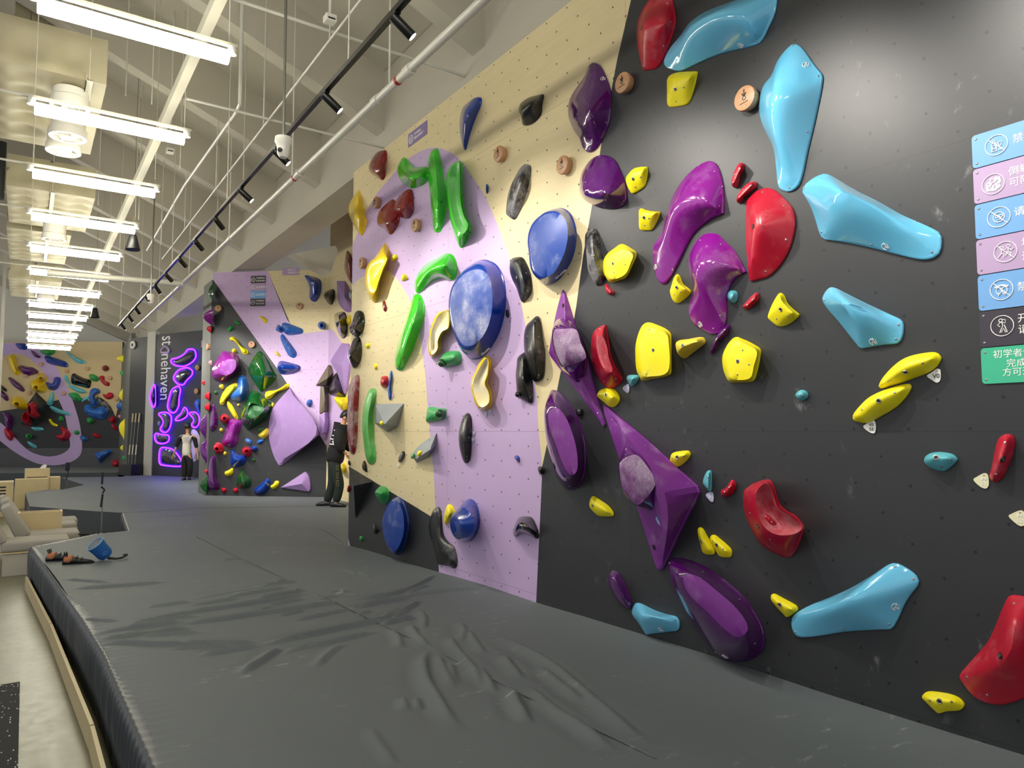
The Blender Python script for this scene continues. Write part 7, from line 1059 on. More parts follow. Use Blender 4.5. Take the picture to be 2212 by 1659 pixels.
# ------------------------------------------------------------------ pipes and gear under the ceiling
def pipe(name, pts, r, label, mat='pipe_white', cat='pipe', fit=(), tapes=(), hang=()):
    o = MB().tube(pts, r, 12).build(name, [mat], None, True); tag(o, label, cat)
    a, c = Vector(pts[0]), Vector(pts[-1])
    for t in fit:
        p = a.lerp(c, t); d = (c-a).normalized(); MB().tube([p-d*.05, p+d*.05], r*1.28, 12).build('coupling', [mat], o, True)
    for t in tapes:
        p = a.lerp(c, t); d = (c-a).normalized(); MB().tube([p-d*.02, p+d*.02], r*1.06, 12).build('red_tape', ['tape_red'], o, True)
    for t in hang:
        p = a.lerp(c, t); MB().tube([p, (p.x, p.y, roof_z(p.x))], .008, 8).build('hanger_rod', [mat], o)
    return o
L = 21.0+1.5
pipe('sprinkler_pipe', [(2.28, -1.5, 4.4), (2.28, 21.0, 4.4)], .033, 'thick white sprinkler main pipe with red tape bands running along the main wall', fit=[(y+1.5)/L for y in (4.75, 5.35, 7.35, 10.4, 15)], tapes=[(4.93+1.5)/L, (7.5+1.5)/L], hang=[(y+1.5)/L for y in (2.2, 5.1, 7.6, 10.5, 13.5, 17)])
pipe('conduit', [(1.2, 7.55, 5.0), (3.46, 7.6, 5.0)], .014, 'thin white branch pipe crossing from the steel channel to the main wall top')
pipe('conduit', [(1.1, 5.9, 5.2), (3.46, 5.95, 5.2)], .014, 'thin white branch pipe crossing near the top of the picture')
pipe('conduit', [(1.98, -1.0, 5.0), (2.05, 15.0, 5.0)], .012, 'thin white conduit running lengthwise above the lighting track', hang=[.3, .42, .55, .7, .85])
pipe('conduit', [(1.70, 7.5, 6.6), (1.70, 7.5, 5.05), (1.79, 8.1, 5.2), (1.75, 10.9, 5.2), (1.82, 15.3, 5.2)], .02, 'white bent pipe dropping from a roof beam and running away lengthwise')
pipe('conduit', [(.2, 14.2, 4.35), (2.28, 14.05, 4.38)], .05, 'thick white cross pipe beyond the white dome camera')
pipe('conduit', [(-1.4, 7.36, 4.60), (-.10, 7.34, 4.60)], .012, 'thin conduit feeding the second strip lamp from the left')
pipe('conduit', [(-1.4, 9.26, 4.60), (-.10, 9.24, 4.60)], .012, 'thin conduit feeding the third strip lamp from the left')
pipe('conduit', [(-1.4, 11.14, 4.60), (-.10, 11.11, 4.60)], .012, 'thin conduit feeding the fourth strip lamp from the left')
pipe('conduit', [(-1.4, 13.10, 4.60), (-.10, 13.08, 4.60)], .012, 'thin conduit feeding the fifth strip lamp from the left')
pipe('conduit', [(-1.4, 15.0, 4.60), (-.10, 15.0, 4.60)], .012, 'thin conduit feeding the sixth strip lamp from the left')
pipe('conduit', [(0.20, 8.7, 7.3), (.20, 8.7, 6.2)], .06, 'thick white drop pipe behind the first duct')
for i, (x, y, zb) in enumerate([(.80, 9.0, 5.5), (1.02, 8.6, 5.3), (1.45, 9.4, 4.9), (2.15, 9.2, 4.6), (1.3, 12.0, 4.9), (1.7, 12.6, 4.7), (2.5, 12.4, 4.6), (.8, 12.6, 5.2), (1.5, 16.0, 4.6), (2.2, 16.4, 4.5)]):
    o = MB().tube([(x, y, zb), (x, y, roof_z(x)-.02)], .007, 6).build('hanger_rod', ['white_steel']); tag(o, 'thin threaded rod hanging from the roof among the pipes', 'hanger rod', 'loose hanger rods')
def cam_dome(x, y, z, label):
    t = empty('dome_camera', (x, y, z)); tag(t, label, 'camera')
    MB().lathe([(.03, .10), (.065, .09), (.068, .05), (.055, .03), (.05, 0), (.046, -.05), (.03, -.075), (.005, -.08)], n=22).build('housing', ['plastic_white'], t, True)
    MB().lathe([(.018, -.02), (.018, .01), (.001, .012)], (-.035, -.035, -.03), (-.7, -.7, -.2), n=14).build('lens', ['black_plastic'], t, True)
    MB().tube([(0, 0, .09), (.02, .1, roof_z(x)-z-(.74 if z < 3.97 or y < 6 else .02))], .012, 8).build('drop_rod', ['grey_metal'], t)
cam_dome(1.64, 5.72, 3.98, 'white dome camera hanging on a grey rod in front of the lighting track')
cam_dome(1.72, 13.75, 3.99, 'farther white dome camera hanging beside the far part of the lighting track')
def smoke(x, y, z, label):
    t = empty('smoke_detector', (x, y, z)); tag(t, label, 'detector')
    MB().box((-.045, -.045, 0), (.045, .045, .06), bev=.008).build('body', ['plastic_white'], t); MB().box((-.03, -.046, .012), (.03, -.044, .026)).build('slot', ['bolt_dark'], t)
    MB().tube([(0, 0, .06), (0, 0, roof_z(x)-z)], .012, 8).build('drop_rod', ['pipe_white'], t)
smoke(1.93, 5.5, 5.02, 'small white square detector box with dark slots near the top of the picture')
smoke(1.36, 9.6, 5.15, 'small white detector hanging beside a roof beam behind the strip lamps')
def speaker(x, y, z, label):
    t = empty('pendant_speaker', (x, y, z)); tag(t, label, 'speaker')
    MB().lathe([(.035, .22), (.05, .20), (.085, .05), (.10, 0), (.09, -.01)], n=20).build('cone', ['black_plastic'], t, True)
    MB().tube([(0, 0, .21), (0, 0, roof_z(x)-z)], .004, 6).build('cable', ['grey_metal'], t)
speaker(1.16, 11.3, 4.27, 'black pendant speaker at the end of the fourth strip lamp'); speaker(1.2, 18.6, 4.27, 'farther black pendant speaker beside a distant strip lamp')
# ducts
def diffuser(t, x, y, ztop, zbot, r=.18):
    s = MB(); s.lathe([(r*.92, ztop-zbot), (r*.92, .10), (r, .09), (r*1.02, .03), (r, 0), (r*.78, .0), (r*.72, .05)], n=32)
    d = s.build('diffuser', ['plastic_white'], t, True); d.location = Vector((x, y, zbot))-t.location
    s = MB(); s.lathe([(r*.5, .02), (r*.42, -.005), (r*.2, .03)], n=28); s.build('nozzle_ring', ['plastic_white'], d, True)
    s = MB(); s.lathe([(r*.2, .028), (r*.16, .032)], n=24); s.build('nozzle', ['grey_metal'], d)
    for a in (0.4, 1.97, 3.54, 5.1): MB().tube([(r*.45*math.cos(a), r*.45*math.sin(a), .012), (r*.92*math.cos(a), r*.92*math.sin(a), .012)], .012, 6).build('spoke', ['plastic_white'], d)
def quilted(name, a, c, t, step=.38):
    """box with shallow tufted dimples on its front and bottom, like wrapped insulation"""
    x0, y0, z0 = a; x1, y1, z1 = c; s = MB(); o = t.location
    def face(fn, nu, nv):
        V = []; F = []
        for i in range(nu+1):
            for j in range(nv+1): V.append(Vector(fn(i/nu, j/nv))-o)
        for i in range(nu):
            for j in range(nv): F.append((i*(nv+1)+j, (i+1)*(nv+1)+j, (i+1)*(nv+1)+j+1, i*(nv+1)+j+1))
        s.add(V, F)
    def dim(u, v):
        d = min(math.hypot((u/step) % 1-.5, (v/step) % 1-.5), .5)*2
        e = min(1, 6*min(abs(u), 1)); return .055*(d-.75)+.006*math.sin(u*9+v*4)
    W, D, H = x1-x0, y1-y0, z1-z0; ru = lambda L: max(8, int(L/.045))
    ed = lambda a: max(0, min(1, 9*min(a, 1-a)))
    face(lambda a, c: (x0+W*a, y0-dim(W*a, H*c)*ed(a)*ed(c), z0+H*c), ru(W), ru(H))
    face(lambda a, c: (x0+W*c, y0+D*a, z0-dim(W*c, D*a)*ed(a)*ed(c)), ru(D), ru(W))
    face(lambda a, c: (x1+dim(D*a, H*c)*ed(a)*ed(c), y0+D*a, z0+H*c), ru(D), ru(H))
    face(lambda a, c: (x0+W*a, y0+D*c, z1), 2, 2); face(lambda a, c: (x0+W*(1-a), y1, z0+H*c), 2, 2); face(lambda a, c: (x0, y0+D*(1-a), z0+H*c), 2, 2)
    me = mesh(name, s.v, s.f, ['duct_wrap'], smooth=True, sharp=math.radians(50), weld=True); return link(name, me, t)
def duct(x0, x1, y0, y1, z0, z1, label, diffs, straps=()):
    t = empty('air_duct', ((x0+x1)/2, (y0+y1)/2, z0)); tag(t, label, 'air duct', 'wrapped air ducts')
    quilted('wrapped_box', (x0, y0, z0), (x1, y1, z1), t)
    for d in diffs: diffuser(t, *d)
    for x in straps:
        s = MB(); s.box((x-.03, y0-.03, z0-.02), (x+.03, y1-.2, z0-.012)); s.box((x-.03, y0-.034, z0-.02), (x-.024, y1-.2, z0+.04))
        for k in range(9): s.box((x-.0345, y0+.1+k*.12, z0+.0), (x-.0338, y0+.14+k*.12, z0+.02), 1)
        q = s.build('strap', ['white_steel', 'bolt_dark'], t); q.location = -t.location
        s = MB().tube([(x, y0, z0), (x, y0, roof_z(x))], .005, 6).build('hanger_rod', ['white_steel'], t); s.location = -t.location
    return t
duct(-2.2, .55, 8.13, 10.35, 5.2, 5.66, 'nearest wrapped white duct box at the upper left with three round outlets', [(.255, 8.50, 5.2, 5.02), (.265, 9.05, 5.2, 4.90), (.245, 9.70, 5.2, 4.95)], (.40,))
duct(-.36, .74, 12.3, 14.5, 5.2, 5.66, 'second wrapped white duct box behind the third and fourth strip lamps', [(.28, 14.1, 5.2, 4.9)], (.2,))
duct(-.40, .55, 14.9, 17.6, 5.2, 5.6, 'third wrapped white duct box, further down the hall', [], (.2,))
duct(-.45, .58, 19.8, 22.5, 5.2, 5.6, 'farthest wrapped white duct box at the upper left', [(.3, 21.0, 5.2, 4.95), (.28, 22.0, 5.2, 4.9)], (.1,))
t = empty('duct_riser', (.0, 10.75, 6.0)); tag(t, 'tall white panelled duct riser behind the nearest duct box', 'duct riser')
for k in range(3): MB().box((-.30+.17*k, -.15, -.2), (-.135+.17*k, .15, 1.45), bev=.006).build('panel', ['duct_wrap'], t)
MB().box((-.34, -.19, -.16), (.24, -.15, -.11)).build('bracket', ['white_steel'], t)
MB().tube([(-.31, -.17, -.16), (-.31, -.17, 1.5)], .006, 6).build('hanger_rod', ['white_steel'], t)
o = MB().tube([(-.42, 12.0, 4.9), (-.42, 12.0, 5.7)], .06, 14).build('black_pipe', ['black_plastic'], None, True); tag(o, 'black vertical pipe at the left picture edge beside the second duct', 'pipe')
o = MB().box((-.70, 24.95, 2.0), (-.62, 25.05, 6.8)).build('steel_post', ['white_steel']); o.location = (0, 0, 0); tag(o, 'white steel post at the left edge in front of the far wall', 'post')
MB().box((-.78, 24.9, 0), (-.54, 25.1, .02)).build('foot_plate', ['white_steel'], o); MB().box((-.70, 24.95, .02), (-.62, 25.05, 2.0)).build('lower_post', ['white_steel'], o)
b = MB(); b.add([(3.36, 11, 4.46), (4.02, 11, 4.68), (4.06, 11, 4.60), (3.93, 11, 4.20), (3.36, 11.4, 4.50), (4.02, 11.4, 4.72), (4.06, 11.4, 4.64), (3.93, 11.4, 4.24)], [(0, 1, 2, 3), (7, 6, 5, 4), (0, 4, 5, 1), (1, 5, 6, 2), (2, 6, 7, 3), (3, 7, 4, 0)])
struct(b.build('trim_alcove_brace', ['ceiling_paint']))

# ------------------------------------------------------------------ lounge seats, boxes, small things
def lounger(x0, x1, y0, y1, label, back=True):
    t = empty('lounge_seat', ((x0+x1)/2, (y0+y1)/2, 0)); tag(t, label, 'seat', 'grey lounge seats beside the mats'); o = t.location
    rel = lambda a, c: (tuple(Vector(a)-o), tuple(Vector(c)-o))
    MB().box(*rel((x0+.02, y0+.02, .001), (x1-.10, y1-.02, .26))).build('base', ['grey_column'], t)
    MB().box(*rel((x0, y0, .26), (x1, y1, .275))).build('board', ['birch'], t)
    MB().box(*rel((x0, y0, .275), (x1, y1, .40)), bev=.035).build('seat_cushion', ['fabric_grey'], t, True)
    if back:
        s = MB(); n = Vector((-.24, 0, .40)).normalized(); v = []
        prof = [(x0+.06, .40), (x0-.18, .78), (x0-.28, .74), (x0-.10, .34)]
        s.add([(p[0]-o.x, y-o.y, p[1]) for y in (y0, y1) for p in prof], [(0, 1, 2, 3), (7, 6, 5, 4), (0, 4, 5, 1), (1, 5, 6, 2), (2, 6, 7, 3), (3, 7, 4, 0)])
        bm = bmesh.new(); me = mesh('back_cushion', s.v, s.f, ['fabric_grey']); bm.from_mesh(me); bmesh.ops.recalc_face_normals(bm, faces=bm.faces); bmesh.ops.bevel(bm, geom=list(bm.edges), offset=.025, segments=3, profile=.5, affect='EDGES')
        for f in bm.faces: f.smooth = True
        bm.to_mesh(me); bm.free(); link('back_cushion', me, t)
    return t
lounger(-.19, .50, 10.40, 10.92, 'nearest grey lounge seat tucked behind the corner of the foreground mat', True)
lounger(.05, .64, 11.02, 11.52, 'second grey lounge seat with a tilted back, beside the plywood arm')
lounger(.02, .66, 12.05, 12.55, 'third grey lounge seat behind the plywood arm')
lounger(-.05, .70, 12.62, 13.10, 'farthest grey lounge seat in the pit')
t = empty('armrest_box', (.21, 11.72, 0)); tag(t, 'plywood arm box with a lilac tray slot between the lounge seats', 'armrest')
MB().box((-.25, -.12, .001), (.25, -.10, .62)).box((-.25, .10, .001), (.25, .12, .62)).box((.23, -.10, .001), (.25, .10, .62)).box((-.25, -.10, .001), (-.23, .10, .62)).box((-.23, -.10, .001), (.23, .10, .56)).build('box', ['birch'], t)
MB().box((-.22, -.09, .562), (.02, .09, .60)).build('tray', ['purplepaint'], t)
def crate(x0, x1, y0, y1, z1, label, slot=False):
    t = empty('plywood_box', ((x0+x1)/2, (y0+y1)/2, 0)); tag(t, label, 'box', 'plywood boxes at the far pit'); w, d = (x1-x0)/2, (y1-y0)/2
    MB().box((-w, -d, .001), (w, d, z1), bev=.006).build('box', ['birch'], t)
    if slot: MB().box((-w+.05, -d-.002, z1-.20), (w-.05, -d+.0, z1-.185)).build('slot', ['bolt_dark'], t)
    return t
crate(.02, .50, 19.62, 19.82, .858, 'tallest plywood box at the far pit with a tissue on top', True)
crate(.505, .71, 19.62, 20.0, .656, 'narrow plywood box right of the tallest plywood box')
crate(-.15, .46, 19.3, 19.6, .645, 'long low plywood box in front of the tallest plywood box')
t = crate(-.6, -.16, 17.6, 18.2, .69, 'plywood shelf with black slats at the left picture edge')
for k in range(8): MB().box((-.18, -.302, .12+.065*k), (.10, -.300, .15+.065*k)).build('slat', ['black_plastic'], t)
s = MB(); s.add([(.30, 19.7, .860), (.42, 19.68, .860), (.44, 19.7, .93), (.40, 19.72, .95), (.34, 19.7, .92), (.30, 19.74, .860), (.42, 19.76, .860)], [(0, 1, 2, 3, 4), (5, 4, 3, 6), (0, 4, 5), (1, 6, 3, 2)])
o = s.build('tissue', ['paper_white']); tag(o, 'crumpled white tissue on top of the tallest plywood box', 'tissue')
def tripod(x, y, z0, z1, label, wide=.16):
    t = empty('phone_stand', (x, y, z0)); tag(t, label, 'phone stand', 'phone stands'); h = z1-z0
    MB().tube([(0, 0, .02), (0, 0, h*.78)], .008, 8).build('pole', ['grey_metal'], t)
    for a in (0.3, 2.4, 4.5): MB().tube([(0, 0, .06), (wide*math.cos(a), wide*math.sin(a), .006)], .006, 6).build('leg', ['black_plastic'], t)
    MB().tube([(0, 0, h*.78), (.02, 0, h*.82), (-.02, 0, h*.86)], .012, 8).build('clamp', ['black_plastic'], t)
    MB().tube([(0, 0, h*.77), (-.015, .0, h*.62)], .014, 8).build('handle', ['black_plastic'], t)
    return t
def phone(x, y, z, label, rz=0.5, w=.07, h=.16):
    o = MB().box((-w/2, -.004, 0), (w/2, .004, h), bev=.003).build('phone', ['black_plastic']); o.location = (x, y, z); o.rotation_euler = (0, .08, rz); tag(o, label, 'phone')
    MB().box((-w/2+.006, -.0052, .008), (w/2-.006, -.0042, h-.008)).build('screen', ['phone_screen'], o)
tripod(.878, 10.98, .002, 1.13, 'nearer thin phone stand rising from the pit edge behind the mat')
phone(.866, 10.98, 1.0, 'phone clipped on the nearer phone stand, seen edge on', 1.2)
tripod(.845, 19.75, .002, .93, 'farther thin phone stand in front of the far wall')
phone(.84, 19.73, .79, 'phone clipped on the farther phone stand, screen to the viewer', .0, .09, .19)
s = MB(); s.lathe([(.20, 0), (.21, .08), (.17, .20), (.08, .27), (.01, .28)], n=20); o = s.build('backpack', ['bag_dark'], None, True); o.location = (.66, 11.15, .13); o.scale = (1.0, .6, .9); tag(o, 'dark bag slumped in the pit behind the mat edge', 'bag')
MB().tube([(-.12, -.14, .20), (-.05, -.2, .26), (.06, -.2, .25), (.12, -.15, .19)], .012, 8).build('strap', ['black_plastic'], o, True)
def shoe(x, y, rz, label):
    t = empty('climbing_shoe', (x, y, .402), rz); tag(t, label, 'climbing shoe', 'pair of climbing shoes on the mat')
    # body along +x from heel to toe
    st = [(-.12, .030, .050, .0), (-.10, .042, .078, .0), (-.06, .044, .082, .0), (-.02, .044, .070, .0), (.03, .048, .056, -.002), (.08, .046, .044, -.004), (.12, .034, .032, -.004), (.14, .014, .020, -.004)]
    def loft(rows, name, mat, par):
        V = []; F = []; n = 14
        for x0, w, hgt, zb in rows:
            for j in range(n):
                a = 2*math.pi*j/n; V.append((x0, w*math.cos(a), max(.002, zb+hgt*(.5+.5*math.sin(a)))))
        for i in range(len(rows)-1):
            for j in range(n): F.append((i*n+j, i*n+(j+1) % n, (i+1)*n+(j+1) % n, (i+1)*n+j))
        F.append(tuple(range(n-1, -1, -1))); F.append(tuple(range((len(rows)-1)*n, len(rows)*n)))
        return link(name, mesh(name, V, F, [mat], smooth=True), par)
    loft(st, 'upper', 'shoe_black', t)
    loft([(-.126, .03, .03, 0), (-.122, .044, .05, 0), (-.09, .047, .052, 0), (-.07, .046, .035, 0)], 'heel_cup', 'rubber_blueblack', t)
    loft([(-.112, .040, .080, .0), (-.104, .0455, .083, .0), (-.075, .0475, .084, .0), (-.04, .0465, .074, .02)], 'heel_band', 'shoe_tan', t)
    loft([(-.12, .03, .012, 0), (-.05, .046, .013, 0), (.05, .051, .013, 0), (.12, .038, .013, 0), (.147, .014, .012, 0)], 'sole', 'rubber_blueblack', t)
    for k, xx in enumerate((-.01, .03)): MB().tube([(xx, -.045, .03), (xx+.005, -.03, .064-.01*k), (xx+.01, 0, .075-.012*k), (xx+.005, .03, .062-.01*k), (xx, .045, .03)], .006, 6).build('strap', ['black_plastic'], t, True)
    for sx in (-.02, .02): MB().tube([(-.10, sx, .078), (-.115, sx*1.1, .115), (-.095, sx*1.3, .12), (-.085, sx, .075)], .005, 6).build('pull_loop', ['black_plastic'], t, True)
shoe(.34, 8.62, -.25, 'farther climbing shoe of the tan heeled pair on the mat corner')
shoe(.47, 8.32, -.12, 'nearer climbing shoe with a tan heel band, beside the blue chalk bag')
t = empty('chalk_bag', (.66, 8.42, .402)); tag(t, 'blue chalk bag with a grey lining tipped over beside the climbing shoes', 'chalk bag')
ax = Vector((-.62, -.20, .76)).normalized(); c0 = Vector((.05, .0, .062))
s = MB(); s.lathe([(.03, -.045), (.062, -.03), (.074, .0), (.078, .08), (.085, .145), (.079, .145), (.066, .04), (.03, .0)], c0, ax, n=26); s.build('pouch', ['bag_blue'], t, True)
s = MB(); s.lathe([(.0785, .142), (.065, .05), (.035, .012), (.002, .008)], c0, ax, n=26); s.build('lining', ['bag_grey'], t, True)
s = MB(); c = c0+ax*.145; u = ax.orthogonal().normalized(); w = ax.cross(u); s.tube([c+(u*math.cos(a)+w*math.sin(a))*.083 for a in [i*math.pi/12 for i in range(24)]], .006, 6, closed=True); s.build('rim', ['skytag'], t, True)
MB().box((.02, -.085, .05), (.07, -.07, .10), bev=.006).build('pocket', ['bag_blue'], t, True)
MB().tube([(.08, -.03, .02), (.15, -.06, .012), (.20, -.05, .014), (.25, -.01, .03)], [.014, .012, .012, .01], 8).build('belt', ['black_plastic'], t, True)
MB().box((.22, .0, .018), (.26, .04, .042), bev=.004).build('buckle', ['black_plastic'], t)
# poles and box in front of the black panel
for i, (u, lab) in enumerate(((.30, 'left one of three long brush poles leaning on the black panel'), (.46, 'middle one of three long brush poles leaning on the black panel'), (.64, 'right one of three long brush poles leaning on the black panel'))):
    t = empty('brush_pole', (0, 0, 0)); t.matrix_world = wall_matrix('K', u, 0.0, .08); tag(t, lab, 'brush pole', 'brush poles on the black panel')
    MB().tube([(0, .40, .06), (0, 2.05, -.04)], .012, 8).build('pole', ['grey_metal'], t, True); MB().tube([(0, 1.98, -.03), (0, 2.25, -.05)], .022, 8).build('brush_head', ['birch'], t, True); MB().tube([(0, 1.0, .03), (0, 1.3, .01)], .018, 8).build('grip', ['cream'], t, True)
o = MB().box((.30, .404, .06), (.95, .72, .42), bev=.01).build('storage_box', ['black_plastic'], mw=wall_matrix('K')); tag(o, 'low black box standing at the foot of the black panel', 'box')
o = MB().lathe([(.12, 0), (.13, .03), (.10, .06), (.06, .05)], n=20).build('wall_camera', ['plastic_white'], None, True, mw=wall_matrix('K', .15, 4.36, .0)); tag(o, 'round white camera at the top of the black panel', 'camera')
MB().lathe([(.058, .045), (.05, .06), (.01, .065)], n=16).build('lens', ['bolt_dark'], o)

# ------------------------------------------------------------------ people
def skin_body(name, joints, bones, mat, parent=None, levels=2):
    """one continuous tapering figure grown with a skin modifier; joints name -> (co, rx, ry)"""
    ks = list(joints); me = bpy.data.meshes.new(name); me.from_pydata([joints[k][0] for k in ks], [(ks.index(a), ks.index(c)) for a, c in bones], [])
    o = bpy.data.objects.new(name, me); COL.objects.link(o)
    sm = o.modifiers.new('skin', 'SKIN'); sm.branch_smoothing = .6; sm.use_smooth_shade = True
    for i, k in enumerate(ks):
        sv = me.skin_vertices[0].data[i]; sv.radius = joints[k][1:3]; sv.use_root = (i == 0)
    ss = o.modifiers.new('sub', 'SUBSURF'); ss.levels = levels; ss.render_levels = levels
    bpy.context.view_layer.update(); dg = bpy.context.evaluated_depsgraph_get()
    m2 = bpy.data.meshes.new_from_object(o.evaluated_get(dg)); bpy.data.objects.remove(o)
    m2.materials.clear(); m2.materials.append(MATS[mat])
    for p in m2.polygons: p.use_smooth = True
    return link(name, m2, parent)
def person(J, label, front, top, legs_mat, sleeve=None, k=1.0):
    J = {a: Vector(c) for a, c in J.items()}; f = Vector(front).normalized()
    side = Vector((0, 0, 1)).cross(f)
    j = {}
    def put(n, co, r, r2=None): j[n] = (tuple(co), r*k, (r2 or r)*k)
    put('pelvis', J['pelvis'], .135, .12); put('waist', J['waist'], .125, .11); put('chest', J['chest'], .145, .12); put('ubk', J['chest'].lerp(J['neck'], .6), .115, .10); put('neck', J['neck'], .052); put('headb', J['headb'], .055)
    up = (J['head']-J['headb']).normalized(); put('jaw', J['head']-up*.035+f*.02, .075, .08); put('skull', J['head']+up*.03, .082, .092); put('crown', J['head']+up*.10, .05, .055)
    bones = [('pelvis', 'waist'), ('waist', 'chest'), ('chest', 'ubk'), ('ubk', 'neck'), ('neck', 'headb'), ('headb', 'jaw'), ('jaw', 'skull'), ('skull', 'crown')]
    nose = J['head']+f*.105-up*.01; put('nose', nose, .013); bones.append(('jaw', 'nose'))
    for s, sg in (('l', 1), ('r', -1)):
        put('sh'+s, J['sh'+s], .052); put('el'+s, J['el'+s], .040); put('wr'+s, J['wr'+s], .028)
        d = (J['wr'+s]-J['el'+s]).normalized(); pm = J['wr'+s]+d*.055; put('pa'+s, pm, .034, .02)
        bones += [('ubk', 'sh'+s), ('sh'+s, 'el'+s), ('el'+s, 'wr'+s), ('wr'+s, 'pa'+s)]
        lat = f-d*f.dot(d); lat = lat.normalized() if lat.length > .1 else side
        curl = side*(-sg)*.4
        for q, (off, ln) in enumerate(((-.024, .068), (-.008, .078), (.008, .074), (.024, .058))):
            a = pm+d*.025+lat*off; c = a+(d+curl*.3).normalized()*ln*.55; e = c+(d+curl*1.2).normalized()*ln*.5
            put('f%s%d' % (s, q), a, .0095); put('g%s%d' % (s, q), c, .009); put('h%s%d' % (s, q), e, .0075); bones += [('pa'+s, 'f%s%d' % (s, q)), ('f%s%d' % (s, q), 'g%s%d' % (s, q)), ('g%s%d' % (s, q), 'h%s%d' % (s, q))]
        a = J['wr'+s]+d*.025+lat*.034; put('t%s0' % s, a, .011); put('t%s1' % s, a+(d*.7+lat*.7).normalized()*.04, .0095); bones += [('wr'+s, 't%s0' % s), ('t%s0' % s, 't%s1' % s)]
        put('hip'+s, J['hip'+s], .092); put('kn'+s, J['kn'+s], .058); put('cf'+s, J['kn'+s].lerp(J['an'+s], .3), .058); put('an'+s, J['an'+s], .036); put('to'+s, J['to'+s], .034, .028)
        bones += [('pelvis', 'hip'+s), ('hip'+s, 'kn'+s), ('kn'+s, 'cf'+s), ('cf'+s, 'an'+s), ('an'+s, 'to'+s)]
    o = skin_body('person', j, bones, 'skin'); tag(o, label, 'person')
    g = lambda n, dr: (j[n][0], j[n][1]+dr, j[n][2]+dr)
    def cloth(name, names, bn, mat, dr, extra=None):
        d = {n: g(n, dr) for n in names}
        if extra: d.update(extra)
        return skin_body(name, d, bn, mat, o)
    low = tuple(J['pelvis'].lerp(J['waist'], -.28)); bag = .05 if sleeve is None else 0.0
    ex = {'hem': (low, (.160+bag)*k, (.145+bag)*k), 'collar': (tuple(J['chest'].lerp(J['neck'], .92)), .080*k, .075*k)}
    cuff = {}
    torso = ['chest', 'waist', 'ubk']; tb = [('chest', 'waist'), ('waist', 'hem'), ('chest', 'ubk'), ('ubk', 'collar')]
    arms = []; ab = []
    for s in 'lr':
        cuff['cu'+s] = (tuple(J['el'+s].lerp(J['wr'+s], .9 if sleeve is None else .25)), (.045)*k, .045*k)
        arms += ['sh'+s, 'el'+s]; ab += [('ubk', 'sh'+s), ('sh'+s, 'el'+s), ('el'+s, 'cu'+s)]
    if sleeve is None:
        e2 = dict(ex); e2.update(cuff); cloth('sweatshirt', torso+arms, tb+ab, top, .03+bag*.5, e2)
    else:
        cloth('shirt', torso, tb, top, .022, {'hem': ex['hem'], 'col': (tuple(J['chest'].lerp(J['neck'], .85)), .075*k, .065*k)} ) if False else cloth('shirt', torso+['shl', 'shr'], tb+[('ubk', 'shl'), ('ubk', 'shr')], top, .020, ex)
        for s in 'lr':
            d = {'sh'+s: g('sh'+s, .026), 'el'+s: g('el'+s, .02), 'cu'+s: cuff['cu'+s], 'in'+s: (tuple(J['sh'+s].lerp(J['chest'].lerp(J['neck'], .55), .45)), .095*k, .085*k)}
            skin_body('sleeve', d, [('in'+s, 'sh'+s), ('sh'+s, 'el'+s), ('el'+s, 'cu'+s)], sleeve, o)
    d = {'pelvis': g('pelvis', .03), 'band': (tuple(J['pelvis'].lerp(J['waist'], .55)), .155*k, .14*k)}; bn = [('band', 'pelvis')]
    for s in 'lr':
        d['hip'+s] = g('hip'+s, .032); d['kn'+s] = (j['kn'+s][0], .085*k, .085*k); d['an'+s] = (tuple(J['an'+s]+Vector((0, 0, -.0))), .082*k, .082*k)
        bn += [('pelvis', 'hip'+s), ('hip'+s, 'kn'+s), ('kn'+s, 'an'+s)]
    skin_body('trousers', d, bn, legs_mat, o)
    for s in 'lr':
        a, c = J['an'+s], J['to'+s]; hd = Vector((c.x-a.x, c.y-a.y, 0)); hd = hd.normalized() if hd.length > .01 else f
        m = Matrix(((hd.x, -hd.y, 0, a.x), (hd.y, hd.x, 0, a.y), (0, 0, 1, .402), (0, 0, 0, 1)))
        sb = MB(); V = []; F = []; n = 12; rows = [(-.09, .03, .06), (-.07, .042, .085), (.0, .044, .09), (.07, .05, .07), (.14, .048, .055), (.18, .03, .035)]
        for x0, w, hh in rows:
            for q in range(n):
                an = 2*math.pi*q/n; V.append(m @ Vector((x0*k, w*math.cos(an)*k, max(0, (hh*(.5+.55*math.sin(an)))*k))))
        for r0 in range(len(rows)-1):
            for q in range(n): F.append((r0*n+q, r0*n+(q+1) % n, (r0+1)*n+(q+1) % n, (r0+1)*n+q))
        F += [tuple(range(n-1, -1, -1)), tuple(range((len(rows)-1)*n, len(rows)*n))]
        link('shoe', mesh('shoe', V, F, ['shoe_black'], smooth=True), o)
    # hair cap over the skull, open towards the face
    hc = Vector(J['head'])+up*.045-f*.012; V = []; F = []; nu, nv = 22, 12
    for a in range(nv+1):
        th = math.pi*.66*a/nv
        for q in range(nu):
            ph = 2*math.pi*q/nu; dirv = f*math.cos(ph)*math.sin(th)+side*math.sin(ph)*math.sin(th)+up*math.cos(th)
            lim = 1.0 if math.cos(ph) < .2 else (1.0 if th < 1.15 else .86)
            V.append(hc+Vector((dirv.x*.103, dirv.y*.103, dirv.z*.112))*k*lim*(1+.03*math.sin(7*ph+3*a)))
    for a in range(nv):
        for q in range(nu): F.append((a*nu+q, a*nu+(q+1) % nu, (a+1)*nu+(q+1) % nu, (a+1)*nu+q))
    link('hair', mesh('hair', V, F, ['hair_black'], smooth=True, weld=True), o)
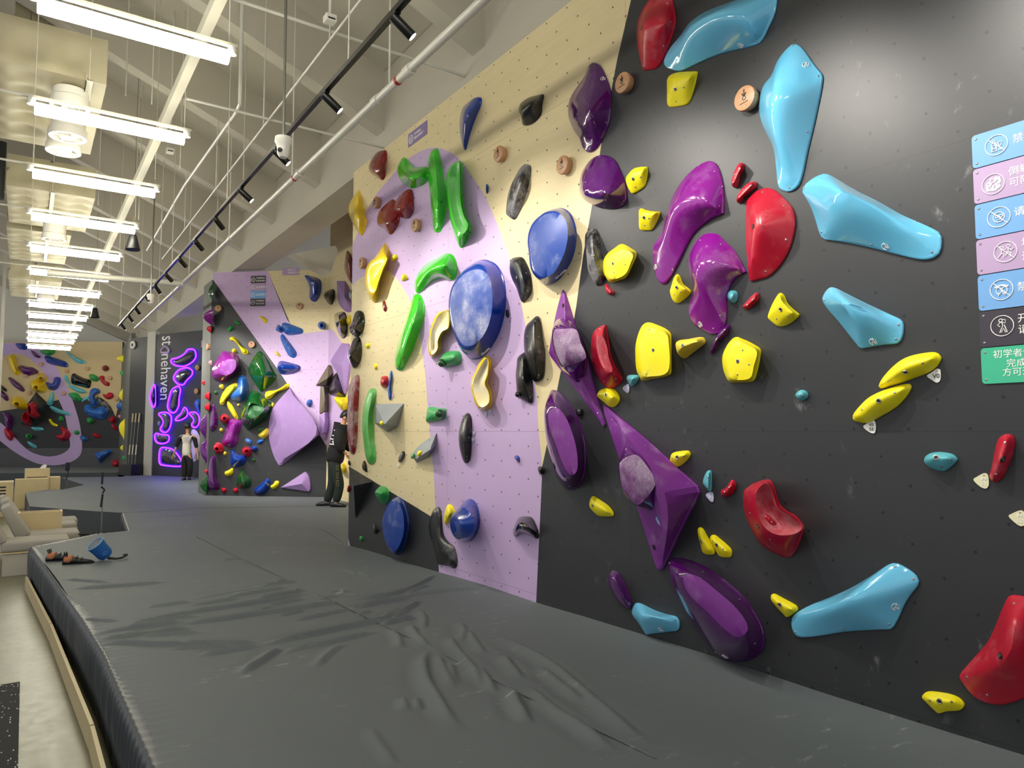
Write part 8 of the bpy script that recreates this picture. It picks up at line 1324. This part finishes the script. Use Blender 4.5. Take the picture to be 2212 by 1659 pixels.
    for sg in (1, -1):
        MB().lathe([(.012*k, -.005), (.028*k, 0), (.026*k, .012*k), (.01, .014*k)], Vector(J['head'])-up*.0+side*sg*.083*k, side*sg, n=12).build('ear', ['skin'], o, True)
        MB().lathe([(.011*k, 0), (.009*k, .004*k), (.002, .006*k)], Vector(J['head'])+f*.088*k+side*sg*.032*k+up*.02*k, f, n=10).build('eye', ['hair_black'], o, True)
    MB().tube([Vector(J['head'])+f*.092*k+side*x*k-up*.05*k for x in (-.02, 0, .02)], .006*k, 6).build('mouth', ['shoe_tan'], o, True)
    return o, J, f, side
p2, J2, f2, s2 = person(NEAR_PERSON, 'climber in black sweatshirt and dark green trousers at the end of the main wall', (.80, -.60, 0), 'cloth_black', 'trousers_green', k=.98)
def print_on(o, P, Q, s, col, hgt, lift=0.0):
    """cloth print: text running from P to Q, facing the way the cloth faces (towards -lift side)"""
    P, Q = Vector(P), Vector(Q); x = (Q-P); L = x.length; x.normalize(); n = Vector((-.56, -.83, 0)); n = (n-x*n.dot(x)).normalized(); y = n.cross(x)
    tm = text_mesh('print', s, hgt, col, .003, 'LEFT'); xs = [v.co.x for v in tm.vertices]; k = L/(max(xs)-min(xs)); P = P+n*lift
    link('print', tm, o, Matrix(((x.x*k, y.x, n.x, P.x), (x.y*k, y.y, n.y, P.y), (x.z*k, y.z, n.z, P.z), (0, 0, 0, 1))))
print_on(p2, NEAR_PERSON['ta'], NEAR_PERSON['tb'], 'OCK YOUR BODY', 'yellow_print', .075)
print_on(p2, NEAR_PERSON['ca'], NEAR_PERSON['cb'], 'M', 'mark_white', .13)
print_on(p2, NEAR_PERSON['cc'], NEAR_PERSON['cd'], 'M', 'mark_white', .13)
p1, J1, f1, s1 = person(FAR_PERSON, 'person in cream shirt with black sleeves and black trousers facing the logo wall', (.55, .83, 0), 'cloth_cream', 'cloth_black', 'cloth_black', k=.86)
for q in range(3):
    d = Vector((0, 0, -.055*q)); print_on(p1, Vector(FAR_PERSON['ba'])+d, Vector(FAR_PERSON['bb'])+d, 'MMM', 'sign_dusk', .05-.012*q)
